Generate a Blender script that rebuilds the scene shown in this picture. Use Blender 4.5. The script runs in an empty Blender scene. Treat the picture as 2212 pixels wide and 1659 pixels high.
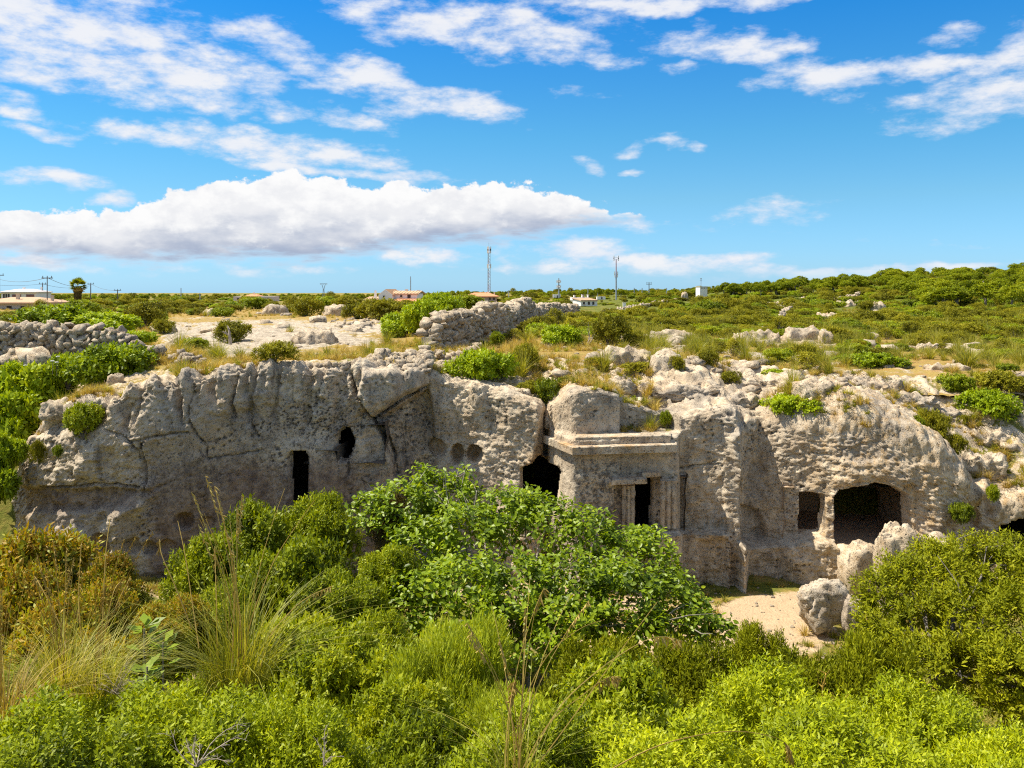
import bpy, math, random
import numpy as np
from mathutils import Vector, Matrix

scene = bpy.context.scene
R = np.random.RandomState(11)
random.seed(5)
# photo measure: positions noted on a 2212 x 1659 copy of the photograph
F, CX, HY, ZC = 1916.0, 1106.0, 626.0, 9.7

# ------------------------------------------------------------------ camera
cam_data = bpy.data.cameras.new('camera')
cam = bpy.data.objects.new('camera', cam_data)
scene.collection.objects.link(cam)
cam.location = (0, 0, ZC)
cam.rotation_euler = (math.pi / 2, 0, 0)
cam_data.sensor_width = 36.0
cam_data.lens = 36.0 * F / 2212.0
cam_data.shift_y = -(829.5 - HY) / 2212.0
cam_data.clip_start = 0.1
cam_data.clip_end = 6000
scene.camera = cam
scene.view_settings.view_transform = 'Standard'
scene.view_settings.look = 'None'
scene.view_settings.exposure = 0.92
scene.view_settings.gamma = 1.0
scene.view_settings.use_curve_mapping = False
scene.cycles.use_denoising = False
scene.cycles.pixel_filter_type = 'BLACKMAN_HARRIS'
scene.cycles.filter_width = 1.15
scene.cycles.max_bounces = 8
scene.cycles.diffuse_bounces = 4
scene.cycles.transparent_max_bounces = 4
scene.cycles.use_adaptive_sampling = True
scene.cycles.adaptive_threshold = 0.012

# ------------------------------------------------------------------ sun and sky
SUN_EL, SUN_AZ = math.radians(59), math.radians(-82)      # azimuth from +Y, negative = left
sun_dir = Vector((math.sin(SUN_AZ) * math.cos(SUN_EL), math.cos(SUN_AZ) * math.cos(SUN_EL), math.sin(SUN_EL)))
sun_data = bpy.data.lights.new('sun', 'SUN')
sun_data.energy = 4.3
sun_data.angle = math.radians(0.5)
sun_data.color = (1.0, 0.92, 0.76)
sun = bpy.data.objects.new('sun', sun_data)
scene.collection.objects.link(sun)
sun.rotation_euler = (-sun_dir).to_track_quat('-Z', 'Y').to_euler()
sun.location = (-60, 20, 80)

world = bpy.data.worlds.new('World')
scene.world = world
world.use_nodes = True
world.cycles.sampling_method = 'MANUAL'
world.cycles.sample_map_resolution = 256
wt = world.node_tree
wt.nodes.clear()


def nd(t, tree=None, **kw):
    n = (tree or wt).nodes.new(t)
    for k, v in kw.items():
        setattr(n, k, v)
    return n


def setin(tree, sock, v):
    if v is None:
        return
    if isinstance(v, bpy.types.NodeSocket):
        tree.links.new(v, sock)
    else:
        sock.default_value = v


def mth(op, a, b=None, c=None, tree=None, clamp=False):
    if tree is None:
        tree = next((v.id_data for v in (a, b, c) if isinstance(v, bpy.types.NodeSocket)), wt)
    n = tree.nodes.new('ShaderNodeMath')
    n.operation = op
    n.use_clamp = clamp
    setin(tree, n.inputs[0], a)
    setin(tree, n.inputs[1], b)
    setin(tree, n.inputs[2], c)
    return n.outputs[0]


def smooth(v, lo, hi, tree=None, o0=0.0, o1=1.0):
    tree = tree or wt
    n = tree.nodes.new('ShaderNodeMapRange')
    n.interpolation_type = 'SMOOTHSTEP'
    setin(tree, n.inputs['Value'], v)
    n.inputs['From Min'].default_value = lo
    n.inputs['From Max'].default_value = hi
    n.inputs['To Min'].default_value = o0
    n.inputs['To Max'].default_value = o1
    return n.outputs['Result']


def combine(x, y, z, tree=None):
    tree = tree or wt
    n = tree.nodes.new('ShaderNodeCombineXYZ')
    for i, v in enumerate((x, y, z)):
        setin(tree, n.inputs[i], v)
    return n.outputs[0]


def noise(vec, scale, detail=4, rough=0.5, tree=None, dist=0.0):
    n = (tree or wt).nodes.new('ShaderNodeTexNoise')
    if tree is None:
        n.noise_dimensions = '2D'
    tree = tree or wt
    if vec is not None:
        tree.links.new(vec, n.inputs['Vector'])
    n.inputs['Scale'].default_value = scale
    n.inputs['Detail'].default_value = detail
    n.inputs['Roughness'].default_value = rough
    n.inputs['Distortion'].default_value = dist
    return n.outputs['Fac']


def mixc(fac, a, b, tree=None, mode='MIX'):
    tree = tree or wt
    n = tree.nodes.new('ShaderNodeMix')
    n.data_type = 'RGBA'
    n.blend_type = mode
    setin(tree, n.inputs['Factor'], fac)
    for s, v in ((n.inputs[6], a), (n.inputs[7], b)):
        if not isinstance(v, bpy.types.NodeSocket) and len(v) == 3:
            v = (*v, 1.0)
        setin(tree, s, v)
    return n.outputs[2]


tc = nd('ShaderNodeTexCoord')
sep = nd('ShaderNodeSeparateXYZ')
wt.links.new(tc.outputs['Generated'], sep.inputs[0])
az = mth('ARCTAN2', sep.outputs[0], sep.outputs[1])
el = mth('ARCSINE', sep.outputs[2])


def azel(ox, oy):
    a = math.atan((ox - CX) / F)
    return a, math.atan((HY - oy) / F * math.cos(a))


sky = nd('ShaderNodeTexSky')
sky.sky_type = 'NISHITA'
sky.sun_disc = False
sky.sun_elevation = SUN_EL
sky.sun_rotation = SUN_AZ % (2 * math.pi)
sky.air_density = 1.0
sky.dust_density = 0.25
sky.ozone_density = 2.2
ramp = nd('ShaderNodeValToRGB')
cr = ramp.color_ramp
stops = [(0.0, (.54, 1.0, 1.8)), (.02, (.53, .94, 1.57)), (.10, (.50, .94, 1.22)), (.17, (.36, .95, 1.24)), (.31, (.12, .84, 1.42)), (.5, (.26, .88, 1.2)), (1.0, (.55, .92, 1.1))]  # tint above the view eased to neutral for whiter fill light
while len(cr.elements) < len(stops):
    cr.elements.new(0.5)
for e, (p, c) in zip(cr.elements, stops):
    e.position = p
    e.color = (c[0] / 2, c[1] / 2, c[2] / 2, 1)
wt.links.new(el, ramp.inputs[0])
sky_col = mixc(1.0, sky.outputs[0], ramp.outputs[0], mode='MULTIPLY')

# clouds live in the sky's own azimuth and elevation
pw = combine(mth('MULTIPLY', az, 1.0), mth('MULTIPLY', el, 2.2), 0.0)
w1 = mth('SUBTRACT', noise(pw, 9, 4, 0.55), 0.5)
w2 = mth('SUBTRACT', noise(combine(mth('ADD', az, 5.3), mth('MULTIPLY', el, 2.2), 0.0), 9, 4, 0.55), 0.5)
azw = mth('ADD', az, mth('MULTIPLY', w1, 0.05))
elw = mth('ADD', el, mth('MULTIPLY', w2, 0.035))
wisps = [  # centre, half width, half height on the photo, strength, slope
    (130, 40, 300, 75, 1.05, 0.02), (60, 120, 190, 60, .95, 0.1), (250, 170, 240, 55, .9, .2), (430, 165, 200, 75, 1.0, .1),
    (40, 225, 130, 26, .85, .25), (410, 232, 150, 22, .8, .1), (560, 70, 120, 40, .8, .1), (640, 115, 110, 42, .75, .2),
    (790, 165, 120, 42, .9, .2), (720, 188, 90, 22, .7, 0), (960, 50, 260, 62, .95, .1), (1150, 45, 200, 55, .75, .1),
    (1200, 110, 170, 38, .7, .15), (960, 222, 190, 44, 1.0, .06), (700, 250, 200, 30, .6, .15),
    (300, 293, 150, 24, .85, .12), (600, 322, 330, 30, 1.05, .08), (720, 368, 280, 16, .9, .08), (130, 390, 130, 20, .8, 0),
    (90, 275, 80, 20, .7, .1), (1400, 8, 420, 24, .85, .0), (1560, 95, 170, 48, .95, .05), (1690, 92, 70, 26, .75, 0),
    (1480, 158, 50, 16, .6, 0), (1800, 160, 140, 44, .9, .1), (1670, 185, 70, 22, .6, 0), (2010, 140, 110, 28, .8, .05),
    (2150, 190, 200, 70, 1.0, -.25), (2290, 120, 160, 70, 1.0, 0), (1990, 225, 130, 24, .55, 0), (2060, 70, 70, 20, .6, 0),
    (1360, 325, 70, 14, .6, -.1), (1445, 312, 50, 15, .65, 0), (1498, 318, 32, 12, .6, .1), (1265, 355, 40, 20, .75, .2),
    (1357, 364, 34, 10, .7, 0), (1690, 455, 130, 30, .8, 0), (1270, 205, 70, 12, .35, 0), (1230, 540, 160, 34, .9, 0),
    (1210, 575, 150, 18, .95, 0), (1480, 568, 220, 24, 1.0, -.03), (1800, 588, 340, 20, 1.0, -.03), (2010, 577, 200, 12, .85, 0),
    (920, 552, 150, 22, .85, .02), (1340, 490, 70, 18, .5, 0), (60, 572, 200, 14, .8, 0), (240, 428, 60, 16, .8, 0),
    (2150, 600, 160, 10, .5, 0), (560, 590, 300, 10, .35, 0),
]
field = None
for (cx, cy, rx, ry, s, tilt) in wisps:
    a0, e0 = azel(cx, cy)
    ra, re = rx / F * math.cos(a0), ry / F
    du = mth('MULTIPLY_ADD', azw, 1 / ra, -a0 / ra)
    dv0 = mth('MULTIPLY_ADD', elw, 1 / re, -e0 / re)
    dv = mth('MULTIPLY_ADD', du, tilt * ra / re, dv0) if tilt else dv0
    q = mth('MULTIPLY_ADD', dv, dv, mth('MULTIPLY', du, du))
    f_i = mth('MULTIPLY_ADD', q, -s, s)
    field = f_i if field is None else mth('MAXIMUM', field, f_i)
# unseen rest of the sky: broken cloud, thickened for white fill light
outside = smooth(mth('MAXIMUM', mth('ABSOLUTE', az), mth('MULTIPLY', el, 1.7)), 0.60, 0.8)
gen = mth('MULTIPLY_ADD', noise(pw, 3.0, 3, 0.5), 5.0, -2.05)
gen = mth('MULTIPLY', mth('MINIMUM', gen, 0.9), outside)
field = mth('MAXIMUM', field, mth('MULTIPLY_ADD', mth('SUBTRACT', 1.0, outside), -2.0, gen))
pc = combine(mth('MULTIPLY', az, 1.0), mth('MULTIPLY', el, 2.6), 1.3)
fb = mth('SUBTRACT', noise(pc, 16, 7, 0.62), 0.5)
wd = mth('ADD', mth('SUBTRACT', field, 0.12), mth('MULTIPLY', fb, 3.0))
wdens = smooth(wd, -0.2, 1.05)
wdens = mth('MULTIPLY', wdens, smooth(el, 0.0, 0.03))

# the long cumulus bank: top and base outlines over azimuth
def outline(pts):
    n = nd('ShaderNodeFloatCurve')
    c = n.mapping.curves[0]
    pts = [(azel(x, y)) for x, y in pts]
    A0, A1 = -0.9, 0.3
    pp = [((a - A0) / (A1 - A0), e / 0.25) for a, e in pts]
    while len(c.points) < len(pp):
        c.points.new(0.5, 0.5)
    for p, (x, y) in zip(c.points, pp):
        p.location = (x, y)
        p.handle_type = 'VECTOR'
    n.mapping.use_clip = False
    n.mapping.update()
    wt.links.new(mth('MULTIPLY_ADD', az, 1 / (A1 - A0), -A0 / (A1 - A0)), n.inputs['Value'])
    return mth('MULTIPLY', n.outputs[0], 0.25)


top = outline([(-900, 555), (-500, 500), (-100, 440), (20, 445), (120, 455), (200, 452), (300, 432), (390, 405), (440, 392), (500, 384), (540, 388), (560, 374), (590, 366), (640, 368), (690, 380),
               (740, 384), (800, 400), (860, 390), (900, 406), (950, 394), (1000, 392), (1050, 380), (1095, 388), (1150, 402), (1210, 412), (1260, 432), (1310, 448), (1375, 462), (1420, 478), (1700, 500)])
bot = outline([(-900, 550), (-100, 558), (100, 566), (300, 574), (480, 566), (640, 570), (760, 560), (850, 540), (950, 534), (1080, 524), (1200, 506), (1300, 488), (1385, 474), (1420, 476), (1700, 496)])
pb = combine(mth('MULTIPLY', az, 1.0), mth('MULTIPLY', el, 1.25), 6.1)
vor = nd('ShaderNodeTexVoronoi')
vor.voronoi_dimensions = '2D'
vor.feature = 'SMOOTH_F1'
vor.inputs['Scale'].default_value = 26
vor.inputs['Smoothness'].default_value = 0.35
vor.inputs['Detail'].default_value = 1.0
vor.inputs['Roughness'].default_value = 0.5
wt.links.new(pb, vor.inputs['Vector'])
bil = mth('SUBTRACT', 0.42, vor.outputs['Distance'])
fine = mth('SUBTRACT', noise(pb, 60, 4, 0.6), 0.5)
vor2 = nd('ShaderNodeTexVoronoi')
vor2.voronoi_dimensions = '2D'
vor2.feature = 'SMOOTH_F1'
vor2.inputs['Scale'].default_value = 62
vor2.inputs['Smoothness'].default_value = 0.3
wt.links.new(pb, vor2.inputs['Vector'])
bil = mth('MULTIPLY_ADD', mth('SUBTRACT', 0.42, vor2.outputs['Distance']), 0.5, bil)
puf0 = mth('SUBTRACT', noise(combine(mth('ADD', az, 2.7), mth('MULTIPLY', el, 1.5), 0.0), 30, 6, 0.62), 0.5)
edge = mth('ADD', mth('MULTIPLY', bil, 0.008), mth('ADD', mth('MULTIPLY', fine, 0.010), mth('MULTIPLY', puf0, 0.030)))
up = mth('ADD', mth('SUBTRACT', top, el), edge)
dn = mth('ADD', mth('SUBTRACT', el, bot), mth('MULTIPLY', mth('SUBTRACT', noise(combine(az, mth('MULTIPLY', el, 5.0), 2.2), 20, 5, 0.6), 0.5), 0.030))
bdens = mth('MULTIPLY', smooth(up, -0.001, 0.0035), smooth(dn, -0.006, 0.016))
# light on the bank: bright heads, blue grey base
rel = mth('DIVIDE', mth('SUBTRACT', el, bot), mth('MAXIMUM', mth('SUBTRACT', top, bot), 0.012))
soft = noise(combine(az, mth('MULTIPLY', el, 2.4), 9.3), 18, 6, 0.55)
rel2 = mth('ADD', rel, mth('MULTIPLY', mth('SUBTRACT', soft, 0.5), 0.75))
bank_col = mixc(smooth(rel2, 0.0, 0.62), (0.40, 0.47, 0.62), (0.86, 0.87, 0.90))
puff = noise(combine(mth('ADD', az, 2.7), mth('MULTIPLY', el, 1.5), 0.0), 34, 7, 0.62)
bank_col = mixc(smooth(mth('ADD', rel, mth('ADD', mth('MULTIPLY', mth('SUBTRACT', puff, 0.5), 1.7), mth('MULTIPLY', mth('SUBTRACT', soft, 0.5), 0.6))), 0.35, 1.05), bank_col, (0.99, 0.99, 0.99))
soft2 = noise(combine(az, mth('MULTIPLY', el, 2.2), 4.1), 14, 5, 0.55)
wisp_col = mixc(smooth(mth('ADD', wd, mth('MULTIPLY', mth('SUBTRACT', soft2, 0.5), 1.4)), 0.2, 1.3), (0.76, 0.82, 0.94), (0.93, 0.93, 0.95))
cloud_col = mixc(bdens, wisp_col, bank_col)
cloud = mth('SUBTRACT', 1.0, mth('MULTIPLY', mth('SUBTRACT', 1.0, mth('MULTIPLY', wdens, 0.93)), mth('SUBTRACT', 1.0, bdens)))
SKY_STRENGTH, CLOUD_STRENGTH = 0.124, 0.525      # the tint ramp holds half values
bg1 = nd('ShaderNodeBackground')
bg1.inputs[1].default_value = SKY_STRENGTH
wt.links.new(sky_col, bg1.inputs[0])
bg2 = nd('ShaderNodeBackground')
bg2.inputs[1].default_value = CLOUD_STRENGTH
wt.links.new(cloud_col, bg2.inputs[0])
ms = nd('ShaderNodeMixShader')
wt.links.new(cloud, ms.inputs[0])
wt.links.new(bg1.outputs[0], ms.inputs[1])
wt.links.new(bg2.outputs[0], ms.inputs[2])
wo = nd('ShaderNodeOutputWorld')
wt.links.new(ms.outputs[0], wo.inputs[0])

# ------------------------------------------------------------------ numpy noise
_perm = R.permutation(256)
_perm = np.concatenate([_perm, _perm, _perm])
_g3 = R.normal(size=(256, 3))
_g3 /= np.linalg.norm(_g3, axis=1)[:, None]


def sstep(a, b, x):
    t = np.clip((np.asarray(x, float) - a) / (b - a), 0, 1)
    return t * t * (3 - 2 * t)


def pn(x, y, z):
    """gradient noise, about -1..1"""
    x, y, z = np.broadcast_arrays(x, y, z)
    xi, yi, zi = (np.floor(v).astype(np.int64) for v in (x, y, z))
    xf, yf, zf = x - xi, y - yi, z - zi
    u, v, w = (t * t * t * (t * (t * 6 - 15) + 10) for t in (xf, yf, zf))
    xi &= 255
    yi &= 255
    zi &= 255
    out = 0
    for dx in (0, 1):
        wx = u if dx else 1 - u
        px = _perm[xi + dx]
        for dy in (0, 1):
            wy = v if dy else 1 - v
            pxy = _perm[px + yi + dy]
            for dz in (0, 1):
                wz = w if dz else 1 - w
                g = _g3[_perm[(pxy + zi + dz) % 512]]
                out = out + wx * wy * wz * (g[..., 0] * (xf - dx) + g[..., 1] * (yf - dy) + g[..., 2] * (zf - dz))
    return out * 1.6


def fbm(x, y, z, octv=4, gain=0.5, ridged=False):
    a, s, tot = 1.0, 0, 0
    for i in range(octv):
        n = pn(x * 2 ** i + 17.3 * i, y * 2 ** i + 5.1 * i, z * 2 ** i - 9.7 * i)
        if ridged:
            n = 1 - 2 * np.abs(n)
        s = s + a * n
        tot += a
        a *= gain
    return s / tot


def worley(x, y, seed=0):
    """F1 distance in 2D and a random value per cell"""
    xi, yi = np.floor(x).astype(np.int64), np.floor(y).astype(np.int64)
    best = np.full(x.shape, 9.0)
    rid = np.zeros(x.shape)
    for dx in (-1, 0, 1):
        for dy in (-1, 0, 1):
            cx, cy = xi + dx, yi + dy
            h = _perm[(_perm[(cx + seed) & 255] + cy) & 255]
            h2 = _perm[(h + 77) & 255]
            h3 = _perm[(h2 + 31) & 255]
            d = np.hypot(cx + h / 256.0 - x, cy + h2 / 256.0 - y)
            m = d < best
            best = np.where(m, d, best)
            rid = np.where(m, h3 / 256.0, rid)
    return best, rid


def poly_sd(px, py, poly):
    """signed distance to a polygon, negative inside"""
    poly = np.asarray(poly, float)
    d = np.full(px.shape, 1e9)
    ins = np.zeros(px.shape, bool)
    n = len(poly)
    for i in range(n):
        ax, ay = poly[i]
        bx, by = poly[(i + 1) % n]
        ex, ey = bx - ax, by - ay
        t = np.clip(((px - ax) * ex + (py - ay) * ey) / (ex * ex + ey * ey + 1e-9), 0, 1)
        d = np.minimum(d, np.hypot(px - ax - t * ex, py - ay - t * ey))
        c = ((ay > py) != (by > py)) & (px < ex * (py - ay) / (ey if abs(ey) > 1e-9 else 1e-9) + ax)
        ins ^= c
    return np.where(ins, -d, d)


def line_d(px, py, pts):
    d = np.full(px.shape, 1e9)
    for (ax, ay), (bx, by) in zip(pts[:-1], pts[1:]):
        ex, ey = bx - ax, by - ay
        t = np.clip(((px - ax) * ex + (py - ay) * ey) / (ex * ex + ey * ey + 1e-9), 0, 1)
        d = np.minimum(d, np.hypot(px - ax - t * ex, py - ay - t * ey))
    return d


def wx(ox, Y):
    return (ox - CX) / F * Y


def wz(oy, Y):
    return ZC + (HY - oy) / F * Y


# ------------------------------------------------------------------ mesh helpers
def link(o, parent=None):
    scene.collection.objects.link(o)
    if parent is not None:
        o.parent = parent
    return o


def tag(o, label=None, cat=None, group=None, kind=None):
    for k, v in (('label', label), ('category', cat), ('group', group), ('kind', kind)):
        if v:
            o[k] = v
    return o


def np_mesh(name, V, Fq, mat=None, attrs=None, smooth=False):
    me = bpy.data.meshes.new(name)
    V = np.asarray(V, np.float32)
    Fq = np.asarray(Fq, np.int32)
    m, k = Fq.shape
    me.vertices.add(len(V))
    me.vertices.foreach_set('co', V.ravel())
    me.loops.add(m * k)
    me.loops.foreach_set('vertex_index', Fq.ravel())
    me.polygons.add(m)
    me.polygons.foreach_set('loop_start', np.arange(0, m * k, k, dtype=np.int32))
    if smooth:
        me.polygons.foreach_set('use_smooth', np.ones(m, bool))
    for an, av in (attrs or {}).items():
        a = me.attributes.new(an, 'FLOAT', 'POINT')
        a.data.foreach_set('value', np.asarray(av, np.float32).ravel())
    me.update(calc_edges=True)
    if mat:
        me.materials.append(mat)
    return me


def obj(name, me, parent=None):
    return link(bpy.data.objects.new(name, me), parent)


def empty(name, loc, rz=0.0):
    o = bpy.data.objects.new(name, None)
    o.empty_display_size = 0.2
    link(o)
    o.location = loc
    o.rotation_euler = (0, 0, rz)
    return o


def grid_faces(nr, nc):
    i = np.arange((nr - 1) * nc).reshape(nr - 1, nc)[:, :-1].ravel()
    return np.stack([i, i + 1, i + nc + 1, i + nc], 1)


class MB:
    """collects simple solids into one mesh"""

    def __init__(s):
        s.v, s.f = [], []

    def add(s, vs, fs):
        o = len(s.v)
        s.v += [tuple(v) for v in vs]
        s.f += [tuple(i + o for i in f) for f in fs]

    def box(s, c, d, rz=0.0, taper=1.0):
        cs, sn = math.cos(rz), math.sin(rz)
        vs = []
        for k in (-.5, .5):
            t = taper if k > 0 else 1
            for i, j in ((-.5, -.5), (.5, -.5), (.5, .5), (-.5, .5)):
                x, y = i * d[0] * t, j * d[1] * t
                vs.append((c[0] + x * cs - y * sn, c[1] + x * sn + y * cs, c[2] + k * d[2]))
        s.add(vs, [(3, 2, 1, 0), (4, 5, 6, 7), (0, 1, 5, 4), (1, 2, 6, 5), (2, 3, 7, 6), (3, 0, 4, 7)])

    def prism(s, poly, z0, z1):
        n = len(poly)
        vs = [(x, y, z0) for x, y in poly] + [(x, y, z1) for x, y in poly]
        s.add(vs, [tuple(range(n))[::-1], tuple(range(n, 2 * n))] + [(i, (i + 1) % n, n + (i + 1) % n, n + i) for i in range(n)])

    def tube(s, pts, rad, n=5):
        pts = [Vector(p) for p in pts]
        if not hasattr(rad, '__len__'):
            rad = [rad] * len(pts)
        base = len(s.v)
        for i, p in enumerate(pts):
            d = (pts[min(i + 1, len(pts) - 1)] - pts[max(i - 1, 0)])
            if d.length < 1e-9:
                d = Vector((0, 0, 1))
            d.normalize()
            a = d.orthogonal().normalized() if i == 0 else (a - d * a.dot(d)).normalized()
            b = d.cross(a)
            for k in range(n):
                t = 2 * math.pi * k / n
                s.v.append(tuple(p + (a * math.cos(t) + b * math.sin(t)) * rad[i]))
        for i in range(len(pts) - 1):
            for k in range(n):
                s.f.append((base + i * n + k, base + i * n + (k + 1) % n, base + (i + 1) * n + (k + 1) % n, base + (i + 1) * n + k))
        s.f.append(tuple(base + k for k in range(n))[::-1])
        s.f.append(tuple(base + (len(pts) - 1) * n + k for k in range(n)))

    def mesh(s, name, mat=None, smooth=False):
        me = bpy.data.meshes.new(name)
        me.from_pydata(s.v, [], s.f)
        if smooth:
            me.polygons.foreach_set('use_smooth', np.ones(len(me.polygons), bool))
        if mat:
            me.materials.append(mat)
        me.update()
        return me

    def build(s, name, mat=None, parent=None, smooth=False):
        return obj(name, s.mesh(name, mat, smooth), parent)


# ------------------------------------------------------------------ materials
def new_mat(name):
    m = bpy.data.materials.new(name)
    m.use_nodes = True
    t = m.node_tree
    b = t.nodes['Principled BSDF']
    return m, t, b


def attr(t, name):
    n = t.nodes.new('ShaderNodeAttribute')
    n.attribute_name = name
    return n.outputs['Fac']


def bump(t, b, h, strength, dist):
    n = t.nodes.new('ShaderNodeBump')
    n.inputs['Strength'].default_value = strength
    n.inputs['Distance'].default_value = dist
    t.links.new(h, n.inputs['Height'])
    t.links.new(n.outputs[0], b.inputs['Normal'])


def voro(t, vec, scale, feat='F1'):
    n = t.nodes.new('ShaderNodeTexVoronoi')
    n.feature = feat
    n.inputs['Scale'].default_value = scale
    t.links.new(vec, n.inputs['Vector'])
    return n


def mp_off(t, pos, off):
    n = t.nodes.new('ShaderNodeVectorMath')
    n.operation = 'ADD'
    t.links.new(pos, n.inputs[0])
    n.inputs[1].default_value = off
    return n.outputs[0]


def rock_mat(name='rock', grass=True, obj_space=False):
    m, t, b = new_mat(name)
    g = t.nodes.new('ShaderNodeNewGeometry')
    pos = g.outputs['Position']
    if obj_space:
        tcn = t.nodes.new('ShaderNodeTexCoord')
        oi = t.nodes.new('ShaderNodeObjectInfo')
        va = t.nodes.new('ShaderNodeVectorMath')
        va.operation = 'ADD'
        t.links.new(tcn.outputs['Object'], va.inputs[0])
        t.links.new(oi.outputs['Location'], va.inputs[1])
        pos = va.outputs[0]
    n1 = noise(pos, 0.55, 5, .6, t)
    n2 = noise(pos, 2.6, 6, .65, t)
    n3 = noise(pos, 9.0, 5, .7, t)
    n4 = noise(pos, 28.0, 3, .7, t)
    warm = attr(t, 'warm')
    base = mixc(smooth(mth('ADD', n2, mth('MULTIPLY', mth('SUBTRACT', n1, .5), .8), tree=t), .38, .62, t), (0.35, 0.295, 0.235), (0.54, 0.465, 0.37), t)
    cream = mixc(smooth(n2, .35, .62, t), (0.46, 0.35, 0.23), (0.69, 0.565, 0.41), t)
    base = mixc(warm, base, cream, t)
    # broad weathering: tan and grey sheets
    nb1 = noise(pos, .33, 4, .6, t)
    nb2 = noise(mp_off(t, pos, (7.0, 3.0, 11.0)), .45, 4, .6, t)
    base = mixc(mth('MULTIPLY', smooth(nb1, .48, .66, t), .55), base, (0.47, 0.345, 0.225), t)
    base = mixc(mth('MULTIPLY', smooth(nb2, .50, .68, t), .55), base, (0.25, 0.225, 0.205), t)
    # lichen: pale, dark and ochre crusts; dark mask also carries painted recess shade
    base = mixc(mth('MULTIPLY', smooth(n3, .55, .68, t), .5, tree=t), base, (0.66, 0.575, 0.45), t)
    och = smooth(mth('ADD', noise(pos, 4.3, 6, .7, t), mth('MULTIPLY', attr(t, 'ochre'), .30, tree=t), tree=t), .60, .74, t)
    base = mixc(mth('MULTIPLY', och, .62, tree=t), base, (0.43, 0.27, 0.11), t)
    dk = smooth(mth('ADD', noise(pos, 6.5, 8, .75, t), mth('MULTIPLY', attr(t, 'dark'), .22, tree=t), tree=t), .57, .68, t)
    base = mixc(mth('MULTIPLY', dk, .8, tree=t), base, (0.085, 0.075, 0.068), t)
    mp = t.nodes.new('ShaderNodeMapping')
    mp.inputs['Scale'].default_value = (2.6, 2.6, .35)
    t.links.new(pos, mp.inputs['Vector'])
    streak = smooth(noise(mp.outputs[0], 1.0, 6, .65, t), .54, .70, t)
    base = mixc(mth('MULTIPLY', streak, .6, tree=t), base, (0.12, 0.10, 0.085), t)
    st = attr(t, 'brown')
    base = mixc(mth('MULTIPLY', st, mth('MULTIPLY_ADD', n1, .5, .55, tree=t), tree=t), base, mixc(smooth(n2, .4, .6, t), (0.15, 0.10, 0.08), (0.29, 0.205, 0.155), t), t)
    base = mixc(attr(t, 'orange'), base, mixc(n3, (0.50, 0.20, 0.03), (0.42, 0.30, 0.12), t), t)
    # pores
    v = voro(t, pos, 16.0)
    pore = smooth(mth('ADD', v.outputs['Distance'], mth('MULTIPLY', n2, .5, tree=t), tree=t), .33, .50, t)
    v2 = voro(t, pos, 6.5)
    pore2 = smooth(mth('ADD', v2.outputs['Distance'], mth('MULTIPLY', n1, .7, tree=t), tree=t), .36, .52, t)
    pores = mth('MULTIPLY', pore, pore2, tree=t)
    base = mixc(mth('MULTIPLY_ADD', pores, -.78, .78, tree=t), base, (0.075, 0.064, 0.055), t)
    if grass:
        gr = attr(t, 'grass')
        gcol = mixc(smooth(noise(pos, 1.1, 4, .6, t), .42, .58, t), (0.33, 0.235, 0.065), (0.16, 0.165, 0.028), t)
        gcol = mixc(mth('MULTIPLY', smooth(n4, .45, .62, t), .5, tree=t), gcol, (0.40, 0.30, 0.11), t)
        gm = smooth(mth('ADD', gr, mth('MULTIPLY', mth('SUBTRACT', n3, .5), .9, tree=t), tree=t), .42, .60, t)
        base = mixc(gm, base, gcol, t)
    t.links.new(base, b.inputs['Base Color'])
    b.inputs['Roughness'].default_value = 0.95
    b.inputs['Specular IOR Level'].default_value = 0.15
    h = mth('ADD', mth('MULTIPLY', pores, .9, tree=t), mth('ADD', mth('MULTIPLY', n3, .9, tree=t), mth('MULTIPLY', n4, .9, tree=t), tree=t), tree=t)
    bump(t, b, h, 0.75, 0.05)
    return m


rock = rock_mat('limestone')
stone_mat = rock_mat('fieldstone', False, True)


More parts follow.
